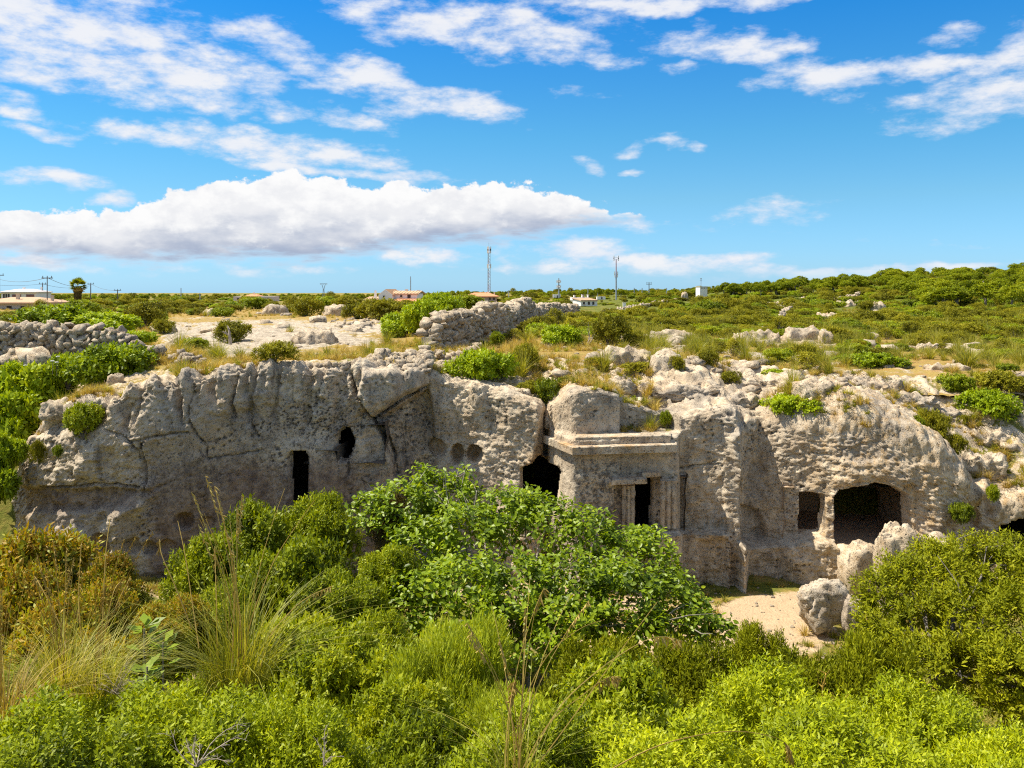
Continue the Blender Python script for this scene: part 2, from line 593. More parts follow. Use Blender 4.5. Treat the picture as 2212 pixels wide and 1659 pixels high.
def soil_mat(name, obj_attr=True):
    """plateau and valley ground: bare rock, sand, dry grass and green mats"""
    m, t, b = new_mat(name)
    g = t.nodes.new('ShaderNodeNewGeometry')
    pos = g.outputs['Position']
    n0 = noise(pos, .12, 4, .6, t)
    n1 = noise(pos, .7, 5, .6, t)
    n2 = noise(pos, 3.0, 6, .65, t)
    n3 = noise(pos, 13.0, 4, .7, t)
    gold = mixc(n3, (0.26, 0.18, 0.05), (0.43, 0.31, 0.10), t)
    gold = mixc(smooth(n2, .5, .62, t), gold, (0.36, 0.20, 0.075), t)
    green = mixc(n3, (0.06, 0.075, 0.014), (0.20, 0.21, 0.035), t)
    col = mixc(smooth(mth('ADD', attr(t, 'green'), mth('MULTIPLY', mth('SUBTRACT', n1, .5), 1.1, tree=t), tree=t), .35, .62, t), gold, green, t)
    rk = mixc(smooth(n2, .38, .6, t), (0.33, 0.275, 0.21), (0.52, 0.44, 0.34), t)
    rk = mixc(mth('MULTIPLY', smooth(n3, .57, .68, t), .6, tree=t), rk, (0.13, 0.11, 0.09), t)
    rm = smooth(mth('ADD', attr(t, 'rock'), mth('ADD', mth('MULTIPLY', mth('SUBTRACT', n1, .5), .7, tree=t), mth('MULTIPLY', mth('SUBTRACT', n2, .5), .7, tree=t), tree=t), tree=t), .42, .56, t)
    col = mixc(rm, col, rk, t)
    sand = mixc(mth('MULTIPLY_ADD', n3, .5, mth('MULTIPLY', n2, .6)), (0.33, 0.225, 0.125), (0.66, 0.50, 0.33), t)
    sm = smooth(mth('ADD', attr(t, 'sand'), mth('MULTIPLY', mth('SUBTRACT', n2, .5), .9, tree=t), tree=t), .40, .60, t)
    col = mixc(sm, col, sand, t)
    t.links.new(col, b.inputs['Base Color'])
    b.inputs['Roughness'].default_value = 0.97
    b.inputs['Specular IOR Level'].default_value = 0.1
    bump(t, b, mth('ADD', n3, mth('MULTIPLY', n2, 1.5, tree=t), tree=t), 0.8, 0.08)
    return m


soil = soil_mat('earth_and_dry_grass')


def plain(name, col, rough=.8, metal=0.0, var=.25, scale=6.0):
    m, t, b = new_mat(name)
    g = t.nodes.new('ShaderNodeNewGeometry')
    n = noise(g.outputs['Position'], scale, 5, .6, t)
    c = mixc(n, tuple(v * (1 - var) for v in col), tuple(min(1, v * (1 + var)) for v in col), t)
    t.links.new(c, b.inputs['Base Color'])
    b.inputs['Roughness'].default_value = rough
    b.inputs['Metallic'].default_value = metal
    b.inputs['Specular IOR Level'].default_value = 0.3
    return m


def leaf_mat(name, c0, c1, c2, trans=.35, gloss=.5, spec=.2, tip=None):
    """c0..c2 over the 'tint' attribute of each leaf; tip = colour of young shoots ('tip' attribute)"""
    m, t, b = new_mat(name)
    oi = t.nodes.new('ShaderNodeObjectInfo')
    tint = mth('ADD', attr(t, 'tint'), mth('MULTIPLY_ADD', oi.outputs['Random'], .44, -.24, tree=t), tree=t)
    col = mixc(smooth(tint, 0.0, .5, t), c0, c1, t)
    col = mixc(smooth(tint, .5, 1.0, t), col, c2, t)
    if tip:
        col = mixc(attr(t, 'tip'), col, tip, t)
    t.links.new(col, b.inputs['Base Color'])
    b.inputs['Roughness'].default_value = gloss
    b.inputs['Specular IOR Level'].default_value = spec
    tr = t.nodes.new('ShaderNodeBsdfTranslucent')
    brt = t.nodes.new('ShaderNodeMix')
    brt.data_type = 'RGBA'
    brt.blend_type = 'MULTIPLY'
    brt.inputs['Factor'].default_value = 1.0
    t.links.new(col, brt.inputs[6])
    brt.inputs[7].default_value = (1.5, 1.4, 0.35, 1)
    t.links.new(brt.outputs[2], tr.inputs['Color'])
    mx = t.nodes.new('ShaderNodeMixShader')
    mx.inputs[0].default_value = trans
    t.links.new(b.outputs[0], mx.inputs[1])
    t.links.new(tr.outputs[0], mx.inputs[2])
    t.links.new(mx.outputs[0], t.nodes['Material Output'].inputs['Surface'])
    return m


# ------------------------------------------------------------------ the cliff's plan and rim (photo x -> depth, photo y of the rim)
PLAN = [(-60, 44.0), (-20, 39), (5, 34.5), (22, 31.6), (40, 30.0), (70, 29.2), (120, 28.8), (250, 28.6), (500, 29.1), (640, 29.5), (760, 29.9), (860, 30.5), (915, 31.1), (935, 31.0),
        (1000, 30.55), (1100, 29.95), (1160, 29.65), (1172, 29.9), (1181, 30.9), (1186, 30.3), (1205, 29.5), (1238, 28.45), (1250, 28.38), (1455, 28.95), (1463, 29.0), (1470, 29.75), (1500, 29.6), (1560, 29.3),
        (1570, 29.15), (1597, 29.05), (1606, 30.7), (1640, 30.8), (1662, 30.55), (1700, 30.15), (1760, 29.55), (1850, 28.9), (1950, 28.4), (2050, 28.35), (2100, 28.6), (2130, 29.7), (2165, 30.0),
        (2240, 29.7), (2330, 29.5), (2450, 30.2), (2600, 31.5)]
PX = np.array([wx(o, y) for o, y in PLAN])
PY = np.array([y for o, y in PLAN])
RIM = [(-60, 1020), (5, 1020), (30, 985), (45, 925), (80, 885), (130, 866), (225, 862), (262, 838), (300, 822), (420, 812), (500, 792), (600, 790), (700, 796), (780, 788), (870, 800), (925, 806), (960, 815), (1060, 840), (1100, 848),
       (1150, 872), (1178, 884), (1200, 876), (1245, 852), (1300, 850), (1345, 862), (1362, 884), (1440, 905), (1500, 895), (1560, 885), (1640, 890), (1700, 880), (1760, 868), (1850, 855), (1900, 862), (1960, 885), (2010, 915), (2060, 940), (2110, 985),
       (2135, 1030), (2160, 1042), (2212, 1055), (2330, 1065), (2600, 1060)]


def plan_y(x):
    return np.interp(x, PX, PY)


def rim_z(x):
    y = plan_y(x)
    ox = CX + x / y * F
    oy = np.interp(ox, [r[0] for r in RIM], [r[1] for r in RIM])
    return ZC + (HY - oy) / F * y


def plateau_z(x, y):
    x, y = np.broadcast_arrays(np.asarray(x, float), np.asarray(y, float))
    u = x / np.maximum(y, 1)
    z = 6.95 - 1.05 * sstep(2, 18, x) * np.exp(-np.maximum(y - 30, 0) / 45)
    z = z - 0.5 * sstep(.02, .1, u) * sstep(70, 140, y) * (1 - sstep(180, 260, y))
    hill = sstep(70, 280, y) * sstep(.10, .60, u)
    z = z + 7.0 * hill + sstep(150, 330, y) * sstep(-.12, .05, u) * 1.6
    z = z - 7.0 * sstep(340, 800, y)
    z = z + .16 * fbm(x * .16, y * .16, 3.3, 3) * sstep(30, 44, y) + .5 * fbm(x * .03, y * .03, 8.1, 3) * sstep(60, 140, y)
    return z


def ground_z(x, y):
    x, y = np.broadcast_arrays(np.asarray(x, float), np.asarray(y, float))
    s = np.clip((y - 1.0) / 20.5, 0, 1)
    z = 8.0 * (1 - s) ** 1.2
    z = z + np.where(y < 1, (1 - np.minimum(y, 1)) * .1, 0)
    z = z + .9 * sstep(-8, -16, x) * sstep(14, 24, y)
    z = z + .12 * fbm(x * .35, y * .35, 1.7, 4)
    left = sstep(-15.6, -17.2, x)
    ramp = sstep(30.5, 36.0, y) * left
    step = sstep(0, .5, y - plan_y(x) - 5.6) * (1 - left)
    pz = plateau_z(x, y) - .7 + .45 * left
    k = np.maximum(ramp, step)
    return z * (1 - k) + pz * k


# ------------------------------------------------------------------ cliff
def build_cliff():
    xs = np.linspace(PX[0], PX[-1], 6000)
    ys = plan_y(xs)
    arc = np.concatenate([[0], np.cumsum(np.hypot(np.diff(xs), np.diff(ys) * .8))])
    NC = 1060
    # finer inside the frame
    X = np.interp(np.linspace(0, arc[-1], NC), arc, xs)
    Y = plan_y(X)
    k = np.ones(3) / 3
    Y = np.convolve(np.pad(Y, 1, mode='edge'), k, 'valid')
    ZT = rim_z(X)
    k = np.ones(5) / 5
    ZT = np.convolve(np.pad(ZT, 2, mode='edge'), k, 'valid')
    OX = CX + X / Y * F
    z0 = -.5
    lean = np.interp(OX, [0, 200, 600, 900, 1000, 1150, 1200, 1460, 1560, 1700, 1800, 2000, 2100, 2600], [.14, .06, .05, .06, .10, .08, .02, .0, .02, .06, .16, .22, .18, .14])
    rr = np.interp(OX, [0, 200, 250, 900, 1000, 1170, 1200, 1460, 1600, 1700, 1800, 2050, 2600], [.9, .5, .4, .35, .5, .3, .12, .15, .6, .8, 1.3, 1.4, 1.0])
    rr = np.minimum(rr, (ZT - z0) * .45)
    NF, NA, NK = 172, 22, 112
    P = np.zeros((NF + NA + NK, NC, 3))
    part = np.zeros((NF + NA + NK, NC))
    fz = np.linspace(0, 1, NF)[:, None]
    zf = z0 + fz * (ZT - rr - z0)
    P[:NF, :, 0] = X
    SB = np.interp(OX, [1178, 1188, 1194, 1240, 1344, 1352, 1440, 1463, 1470], [0, 0, .35, .75, .75, 1.5, 1.6, 1.6, 0])
    zc = wz(946, 28.6)
    P[:NF, :, 1] = Y + lean * np.maximum(zf, 0) + SB * sstep(zc - .05, zc + .04, zf)
    P[:NF, :, 2] = zf
    a = (np.arange(1, NA + 1) / NA * math.pi / 2)[:, None]
    ya = Y + lean * np.maximum(ZT - rr, 0) + SB
    P[NF:NF + NA, :, 0] = X
    P[NF:NF + NA, :, 1] = ya + rr * (1 - np.cos(a))
    P[NF:NF + NA, :, 2] = ZT - rr + rr * np.sin(a)
    t = (np.arange(1, NK + 1) / NK)[:, None]
    D = 6.6
    kk = np.ones(61) / 61
    sm = lambda v: np.convolve(np.pad(v, 30, mode='edge'), kk, 'valid')
    ybk = (ya + rr) * (1 - sstep(0, .35, t)) + sm(ya + rr) * sstep(0, .35, t)
    yc = ybk + t * D
    zc0 = ZT * (1 - sstep(0, .3, t)) + sm(ZT) * sstep(0, .3, t)
    w = sstep(0.0, .9, t)
    P[NF + NA:, :, 0] = X
    P[NF + NA:, :, 1] = yc
    P[NF + NA:, :, 2] = zc0 * (1 - w) + plateau_z(X[None, :] + 0 * t, yc) * w - .45 * sstep(.86, 1, t)
    part[NF:NF + NA] = a / (math.pi / 2)
    part[NF + NA:] = 1 + t
    # photo coordinates of the undisplaced face, for the carvings
    ox = CX + P[..., 0] / P[..., 1] * F
    oy = HY + (ZC - P[..., 2]) / P[..., 1] * F
    x, y, z = P[..., 0], P[..., 1], P[..., 2]
    face = 1 - sstep(.95, 1.25, part)
    cap = sstep(.95, 1.25, part)
    jit = fbm(x * 2.2, y * 2.2, z * 2.2, 3) * 5 + fbm(x * 8, y * 8, z * 8, 2) * 1.6
    d = np.zeros_like(x)           # + = into the rock
    att = {k: np.zeros_like(x) for k in ('warm', 'ochre', 'dark', 'brown', 'orange', 'grass')}
    carved = np.zeros_like(x)

    def poly(pts, depth, soft=4.0, jt=.6):
        sd = poly_sd(ox, oy, pts) + jit * jt
        k = 1 - sstep(-soft, soft * .3, sd)
        nonlocal d
        d = d + depth * k * (part < 1.02)
        return k

    # ---- general relief
    left = 1 - sstep(900, 960, ox)
    right = sstep(1690, 1780, ox)
    rough = np.interp(OX, [0, 250, 320, 600, 900, 960, 1170, 1200, 1460, 1500, 1600, 1700, 1800, 2600], [1.2, 1.1, .9, .8, .85, .9, .8, .42, .35, .6, .7, .7, .85, 1.1])[None, :]
    hi = sstep(880, 820, oy) * left
    smoothzone = (1 - poly_sd(ox, oy, [(300, 960), (500, 885), (760, 880), (800, 1000), (780, 1120), (640, 1160), (330, 1180)]) / 1e9) * 0
    sz = 1 - sstep(-40, 25, poly_sd(ox, oy, [(330, 965), (500, 890), (740, 880), (770, 1000), (760, 1180), (420, 1250), (330, 1220)]))
    lowL = 1 - sstep(-30, 20, poly_sd(ox, oy, [(320, 1000), (900, 1000), (900, 1300), (320, 1300)]))
    rough = rough * (1 - .72 * sz)
    n_big = fbm(x * .42, y * .3, z * .36, 3)
    n_mid = fbm(x * 1.25, y * .9, z * .95, 4, .55)
    n_ver = fbm(x * 1.9, y * .6, z * .42, 3)
    n_fin = fbm(x * 4.6, y * 4.6, z * 4.2, 4, .6)
    n_grn = fbm(x * 13, y * 13, z * 13, 2)
    rid = fbm(x * 1.1 + 3, y * 1.1, z * 1.0, 4, .55, True)
    d += .42 * n_big * rough * face
    d += .20 * n_mid * rough * face
    d -= .06 * (rid - .2) * rough * face
    d += .34 * n_ver * (hi * 1.1 + .25 * left * (1 - sz)) * face
    d += .10 * n_fin * (rough + .3) * face
    shp = fbm(x * 2.3 + 7, y * 2.3, z * 1.9, 4, .6)
    d -= .10 * np.abs(shp) * rough * face
    bed = fbm(x * .5, y * .5, z * 3.4, 3, .6)
    d += .035 * sstep(.1, .35, bed) * rough * face * (1 - sz)
    d += .055 * n_grn * (.5 + rough) * face
    d -= .05 * (fbm(x * 3.1, y * 3.1, z * 2.6, 3, .6, True) - .2) * (rough + .1) * face
    # tafoni: rounded holes in swarms
    wd_, rid_ = worley(x * 5.5 + .35 * n_fin, z * 5.5)
    sw = sstep(.0, .35, fbm(x * .8 + 9, y * .3, z * .9, 3)) * (1 - .3 * right)
    pit = (1 - sstep(.12, .34, wd_)) * (rid_ > .35) * sw
    d += .085 * pit * face
    att['dark'] += pit * .9
    pk = 1 - sstep(-25, 25, poly_sd(ox, oy, [(590, 870), (760, 800), (790, 900), (740, 960), (690, 950), (600, 930)]))
    wd2, rid2 = worley(x * 8.5, z * 8.5, 40)
    pit2 = (1 - sstep(.15, .36, wd2)) * (rid2 > .25) * pk
    d += .07 * pit2 * face
    att['dark'] += pit2

    # ---- left face: ledges, flutes, cracks
    k = poly([(505, 868), (560, 862), (640, 880), (740, 905), (735, 960), (640, 985), (600, 1240), (380, 1240), (420, 1010), (455, 900)], .20, 40, 3)
    k = poly([(785, 800), (925, 806), (925, 832), (850, 868), (806, 905), (768, 860)], -.55, 10, .8)
    k = poly([(815, 905), (925, 835), (938, 900), (945, 985), (930, 1200), (855, 1200), (848, 1010)], .55, 10, .6)
    att['dark'] += .35 * k  # shade under the overhanging slab, put into the rock colour
    k = poly([(210, 855), (250, 840), (225, 930), (60, 945), (55, 925)], .38, 20, 2)      # hollow with the shrub, upper left
    k = poly([(165, 950), (240, 945), (230, 1040), (160, 1045)], -.22, 22, 2)
    k = poly([(30, 1050), (300, 1052), (360, 1045), (300, 1095), (180, 1110), (40, 1110)], .34, 14, 1.5)
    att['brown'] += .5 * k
    k = poly([(225, 1100), (330, 1030), (345, 1060), (285, 1130), (270, 1235), (215, 1150)], -.42, 22, 2.0)
    k = poly([(90, 1140), (180, 1130), (215, 1160), (210, 1240), (60, 1240)], -.3, 22, 2.0)
    for pts, w, dep in (
        ([(752, 792), (770, 850), (806, 905), (830, 945), (846, 985), (852, 1030)], 4.5, .38), ([(806, 905), (860, 868), (925, 830)], 3.5, .30),
        ([(408, 872), (412, 905), (425, 938), (441, 958), (446, 992)], 2.2, .16), ([(228, 930), (262, 940), (282, 955), (330, 942), (410, 932)], 2.6, .16), ([(282, 952), (300, 975), (302, 992)], 3.0, .18),
        ([(95, 1053), (160, 1050), (205, 1045), (300, 1052)], 3.0, .22), ([(306, 955), (310, 1000), (318, 1048)], 3.4, .25), ([(446, 992), (500, 985), (560, 975)], 1.8, .09),
        ([(420, 830), (414, 868)], 3, .2), ([(520, 800), (500, 870), (505, 905)], 4, .25), ([(540, 920), (555, 945)], 3, .15), ([(752, 995), (752, 1025)], 2.2, .12),
        ([(1470, 1012), (1510, 1005), (1555, 1003)], 2.0, .08), ([(1690, 985), (1760, 978), (1830, 985)], 1.5, .05), ([(790, 880), (782, 905), (778, 940)], 2.4, .12), ([(875, 1010), (868, 960), (873, 900)], 3, .12)):
        ld = line_d(ox + jit * .5, oy + jit * .5, pts)
        kk = (1 - sstep(w * .3, w * 1.3, ld)) * (part < 1.02)
        d += dep * kk
        att['dark'] += .35 * kk
    # vertical flutes near the rim
    fr = np.random.RandomState(4)
    for fx in (258, 290, 304, 352, 371, 380, 431, 455, 462, 530, 548, 596, 668, 690, 735):
        wdt, dep, bot_, sl = fr.uniform(5, 20), fr.uniform(.10, .42), fr.uniform(845, 960), fr.uniform(-.25, .25)
        ld = np.abs(ox - fx - jit * 2.2 - (oy - 830) * sl)
        d += dep * (1 - sstep(wdt * .1, wdt, ld)) * (1 - sstep(bot_ - 50, bot_, oy + jit * 4)) * face
    # ---- niches
    for cx, cy, rx, ry, dep, oc in ((942, 970, 20, 20, .42, .8), (988, 982, 14, 23, .42, 1.0), (1025, 982, 18, 20, .45, .9), (220, 1175, 25, 26, .32, .9), (290, 1178, 18, 17, .16, .3), (325, 1182, 17, 15, .12, .2),
                                    (398, 1126, 20, 19, .22, .7), (443, 1133, 17, 14, .16, .6), (362, 1180, 20, 15, .10, .2), (470, 1070, 18, 14, .08, .1), (1720, 1120, 5, 8, .05, 0)):
        q = np.hypot((ox - cx) / rx, (oy - cy) / ry) + jit * .012
        kk = np.sqrt(np.clip(1 - q * q, 0, 1)) ** .6 * (part < .5)
        d = d * (1 - .8 * kk) + dep * 1.7 * kk
        att['ochre'] += .7 * oc * kk
        att['orange'] += .16 * oc * kk
        carved = np.maximum(carved, kk)
    # ---- the crevice beside the tomb front and its cave, dressed tomb front
    poly([(1170, 885), (1190, 885), (1186, 1000), (1150, 1003)], .35, 8, .8)
    poly([(1385, 925), (1450, 928), (1455, 945), (1375, 945)], -.3, 5, .8)
    k = poly([(1325, 1040), (1352, 1040), (1352, 1160), (1325, 1160)], .32, 2.5, .2)                                  # recess left of the door
    k = poly([(1352, 1038), (1428, 1030), (1428, 1152), (1352, 1156)], .30, 2.5, .2)                                  # door panel
    k = poly([(1418, 1143), (1560, 1140), (1572, 1156), (1570, 1300), (1405, 1300), (1405, 1160)], -.55, 3, .7)        # step under the front
    poly([(1500, 1155), (1570, 1150), (1572, 1300), (1500, 1300)], .25, 14, 1.5)
    # pillar rib and deep bay right of it
    poly([(1572, 950), (1610, 900), (1640, 900), (1625, 990), (1600, 1060)], -.35, 8, 1.2)
    poly([(1596, 1085), (1640, 1100), (1655, 1160), (1598, 1165)], .35, 5, 1.0)
    # bench under the right windows
    k = poly([(1590, 1166), (1700, 1163), (1730, 1152), (1778, 1158), (1800, 1170), (1812, 1190), (1822, 1300), (1588, 1300)], -.75, 3.5, .9)
    poly([(1660, 1170), (1672, 1300), (1690, 1300), (1680, 1170)], .18, 8, 1)
    # ---- right rock
    poly([(1800, 985), (1960, 990), (1990, 1060), (1960, 1052), (1880, 1042), (1815, 1052), (1790, 1060)], -.14, 16, 2)
    poly([(2120, 1010), (2150, 1060), (2110, 1100), (2090, 1080)], -.35, 16, 2)
    poly([(2055, 1120), (2120, 1090), (2130, 1200), (2040, 1200), (1990, 1160)], .55, 14, 2)
    poly([(2115, 1085), (2140, 1050), (2150, 1110), (2125, 1140)], .35, 10, 1.5)
    # ---- openings
    holes = []

    def opening(pts, depth, soft=2.2, jt=.25, margin=-2.2, grow=3.0):
        sd = poly_sd(ox, oy, pts) + jit * jt - grow
        k = (1 - sstep(-soft, 0.5, sd)) * (part < .9)
        nonlocal d
        d = d * (1 - k) + (depth + np.minimum(d, .2)) * k
        holes.append((sd < margin) & (part < .9))
        return sd

    s1 = opening([(622, 990), (625, 980), (640, 977), (656, 978), (663, 988), (661, 1083), (659, 1096), (628, 1096)], .42)
    s2 = opening([(726, 960), (730, 936), (743, 924), (752, 928), (763, 947), (764, 962), (757, 980), (750, 994), (738, 997), (730, 990)], .45)
    s3 = opening([(1128, 1015), (1150, 1002), (1168, 990), (1186, 1003), (1206, 1011), (1212, 1022), (1209, 1060), (1200, 1100), (1140, 1100), (1128, 1060)], .5, margin=-2)
    s4 = opening([(1374, 1046), (1392, 1034), (1411, 1040), (1412, 1080), (1408, 1150), (1370, 1150)], .45)
    s5 = opening([(1731, 1066), (1755, 1066), (1779, 1071), (1780, 1145), (1776, 1153), (1728, 1150)], .5)
    s6 = opening([(1806, 1072), (1816, 1063), (1858, 1056), (1888, 1049), (1930, 1058), (1955, 1072), (1959, 1105), (1966, 1150), (1935, 1180), (1900, 1235), (1840, 1235), (1812, 1190)], .6, grow=7)
    s7 = opening([(2157, 1150), (2166, 1137), (2190, 1130), (2230, 1122), (2290, 1135), (2300, 1185), (2270, 1205), (2160, 1176)], .6)
    d = np.where(part > 1.0, d * (1 - cap), d)
    # outward normal of the profile (y, z)
    dyz = np.gradient(P, axis=0)
    nl = np.hypot(dyz[..., 1], dyz[..., 2]) + 1e-9
    ny, nz = -dyz[..., 2] / nl, dyz[..., 1] / nl
    y2 = y - d * ny
    z2 = z - d * nz * .9
    y2 = np.where(part < .05, y + d, y2)
    z2 = np.where(part < .05, z, z2)
    # karst on the top
    kr = fbm(x * .7, y * .8, 2.2, 5, .55, True)
    kb = fbm(x * .33 + 4, y * .33, 5.5, 3)
    kf = fbm(x * 3.4, y * 3.4, 7.5, 4, .6)
    kamp = np.interp(OX, [0, 250, 600, 900, 1000, 1180, 1300, 1500, 1900, 2300, 2600], [.3, .22, .2, .2, .3, .3, .5, .55, .55, .55, .45])[None, :]
    fade = sstep(2.0, 1.75, part)
    st_ = kb * 3.2 + kr * 1.1
    stp = (np.floor(st_) + sstep(.72, .98, st_ - np.floor(st_))) * .2
    kz = (.62 * kamp * (kr - .25) + .35 * kamp * kb + kamp * stp) * sstep(.9, 1.25, part) * fade + .075 * kf * cap
    z2 = z2 + kz
    # ---- surface marks
    warmx = np.interp(OX, [0, 200, 320, 800, 930, 1000, 1180, 1200, 1240, 1300, 1460, 1500, 1600, 1700, 1800, 2600], [.5, .45, .15, .15, .35, .75, .7, .7, .25, .15, .2, .6, .35, .5, .95, .9])[None, :]
    att['warm'] = np.clip(warmx + .8 * cap + .25 * hi, 0, 1)
    att['brown'] += .85 * lowL * (.55 + .6 * sstep(1000, 1150, oy)) + .5 * sz * sstep(-.2, .4, n_big)  # lower left brown: real stain plus shade, both put into the colour
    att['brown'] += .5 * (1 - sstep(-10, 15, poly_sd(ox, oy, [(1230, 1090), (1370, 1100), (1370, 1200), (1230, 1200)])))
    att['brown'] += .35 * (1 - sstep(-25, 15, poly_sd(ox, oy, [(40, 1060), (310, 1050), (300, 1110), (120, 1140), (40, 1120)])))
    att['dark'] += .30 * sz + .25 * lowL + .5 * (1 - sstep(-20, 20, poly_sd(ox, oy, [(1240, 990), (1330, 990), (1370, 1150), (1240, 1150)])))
    att['ochre'] += .42 * right * face + .3 * (1 - sstep(-20, 20, poly_sd(ox, oy, [(1470, 1000), (1570, 990), (1590, 1180), (1470, 1150)])))
    att['ochre'] += .8 * (1 - sstep(-14, 10, poly_sd(ox, oy, [(840, 880), (925, 832), (900, 860), (830, 905)])))
    att['orange'] += .5 * (1 - sstep(-8, 8, poly_sd(ox, oy, [(1140, 985), (1180, 960), (1178, 1000), (1135, 1010)]) + jit))
    att['orange'] = np.clip(att['orange'], 0, .6)
    slope = np.clip(np.gradient(z2, axis=0) / np.maximum(np.abs(np.gradient(y2, axis=0)), .01), -2, 2)
    gamt = np.interp(OX, [0, 240, 330, 500, 900, 1000, 1180, 1260, 1500, 1700, 2000, 2120, 2300], [.5, .75, .75, .62, .72, .6, .62, .42, .22, .26, .20, .5, .75])[None, :]
    back = sstep(1.25, 2.0, part) * .25
    att['grass'] = np.clip((gamt + back + .55 * (-kr + .1) * (kamp / .45) + .35 * kb) * sstep(1.0, 1.22, part) * (np.abs(slope) < 1.2), 0, 1)
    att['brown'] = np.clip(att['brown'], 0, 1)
    att['dark'] = np.clip(att['dark'], 0, 1.2)
    V = np.stack([x, y2, z2], -1).reshape(-1, 3)
    nr = NF + NA + NK
    Fq = grid_faces(nr, NC)
    hole = np.zeros(x.shape, bool)
    for h in holes:
        hole |= h
    hv = hole.ravel()
    Fq = Fq[~hv[Fq].all(1)]
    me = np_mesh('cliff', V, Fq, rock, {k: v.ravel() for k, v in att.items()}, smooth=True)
    return obj('cliff', me)


cliff = tag(build_cliff(), kind='structure')


def chamber(oxl, oxr, oyt, oyb, Y, depth, wide=.6, mat=None):
    """hewn room behind an opening: five walls, open to the front"""
    x0, x1 = wx(oxl, Y) - wide, wx(oxr, Y) + wide
    zt, zb = wz(oyt, Y) + .12, wz(oyb, Y)
    m = MB()
    y0, y1 = Y, Y + depth
    n = 7
    rnd = random.Random(int(oxl))
    j = lambda s=.06: rnd.uniform(-s, s)
    # outer shell turned inwards, thick walls are the rock itself
    def sheet(f):
        vs, fs = [], []
        for a in range(n):
            for b in range(n):
                p = f(a / (n - 1), b / (n - 1))
                vs.append((p[0] + j(), p[1] + j(.04), p[2] + j(.04)))
        for a in range(n - 1):
            for b in range(n - 1):
                fs.append((a * n + b, a * n + b + 1, (a + 1) * n + b + 1, (a + 1) * n + b))
        m.add(vs, fs)
    L = lambda a, b, t: a + (b - a) * t
    sheet(lambda s, t: (x0 - .1, L(y0, y1 + .1, s), L(zb - .1, zt + .1, t)))
    sheet(lambda s, t: (x1 + .1, L(y0, y1 + .1, s), L(zb - .1, zt + .1, t)))
    sheet(lambda s, t: (L(x0 - .1, x1 + .1, s), y1, L(zb - .1, zt + .1, t)))
    sheet(lambda s, t: (L(x0 - .1, x1 + .1, s), L(y0 - .1, y1 + .1, t), zt))
    sheet(lambda s, t: (L(x0 - .1, x1 + .1, s), L(y0 - .3, y1 + .1, t), zb))
    return m.build('chamber', mat or cave_rock, cliff)


cave_rock = plain('shade_darkened_stone', (0.11, 0.088, 0.068), .95, 0, .4, 3.0)  # stone colour darkened to stand for the deep shade of the rooms
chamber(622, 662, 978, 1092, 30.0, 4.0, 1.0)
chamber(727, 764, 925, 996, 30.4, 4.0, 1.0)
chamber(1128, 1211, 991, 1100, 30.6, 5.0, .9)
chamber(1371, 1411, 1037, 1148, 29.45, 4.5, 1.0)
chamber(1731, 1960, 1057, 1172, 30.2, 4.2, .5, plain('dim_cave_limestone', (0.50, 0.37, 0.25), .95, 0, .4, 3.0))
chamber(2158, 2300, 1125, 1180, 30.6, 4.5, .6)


def rock_solid(name, poly, z0, z1, parent=None, mat=None, amp=.035, step=.11, bevel=.05, seed=0, orange=0.0):
    """a hewn block: prism with eroded faces"""
    poly = [Vector((p[0], p[1])) for p in poly]
    ring = []
    for i, p in enumerate(poly):
        q = poly[(i + 1) % len(poly)]
        k = max(1, int((q - p).length / step))
        ring += [p.lerp(q, t / k) for t in range(k)]
    c = sum(ring, Vector((0, 0))) / len(ring)
    nz = max(2, int((z1 - z0) / step) + 1)
    V = []
    n = len(ring)
    levels = [(z0, .92)] + [(z0 + (z1 - z0) * (i + .15) / (nz - .7), 1.0) for i in range(nz)] + [(z1, .97)]
    for zz, sc in levels:
        for p in ring:
            d = (p - c)
            l = d.length
            q = c + d * ((l - bevel) / l if sc < 1 else 1)
            V.append((q.x, q.y, zz))
    nl = len(levels)
    V.append((c.x, c.y, z1))
    V.append((c.x, c.y, z0))
    V = np.array(V)
    dirv = V - np.array([c.x, c.y, (z0 + z1) / 2])
    dirv[:, 2] *= .4
    dirv /= np.linalg.norm(dirv, axis=1)[:, None] + 1e-9
    nn = fbm(V[:, 0] * 2.2 + seed, V[:, 1] * 2.2, V[:, 2] * 2.2, 2) * 1.2 + fbm(V[:, 0] * 8, V[:, 1] * 8 + seed, V[:, 2] * 8, 3, .6)
    V = V + dirv * (amp * nn)[:, None]
    fs = []
    for a in range(nl - 1):
        for i in range(n):
            fs.append((a * n + i, a * n + (i + 1) % n, (a + 1) * n + (i + 1) % n, (a + 1) * n + i))
    tp, bt = nl * n, nl * n + 1
    for i in range(n):
        fs.append(((nl - 1) * n + i, (nl - 1) * n + (i + 1) % n, tp))
        fs.append(((i + 1) % n, i, bt))
    me = bpy.data.meshes.new(name)
    me.from_pydata(V.tolist(), [], fs)
    me.materials.append(mat or rock)
    for k, v in (('warm', .5), ('ochre', .2), ('orange', orange), ('dark', .2)):
        a = me.attributes.new(k, 'FLOAT', 'POINT')
        vals = np.full(len(V), float(v))
        if k == 'orange':
            vals = orange * sstep(.05, .3, fbm(V[:, 0] * 2, V[:, 1] * 2, V[:, 2] + 3, 3)) * (V[:, 2] > z1 - .05)
        a.data.foreach_set('value', vals.astype(np.float32))
    me.update()
    return obj(name, me, parent)


# carved trim of the tomb front: two cornice slabs, lintel, two fluted pilasters
def plan(*pts):
    return [(wx(o, y), y) for o, y in pts]


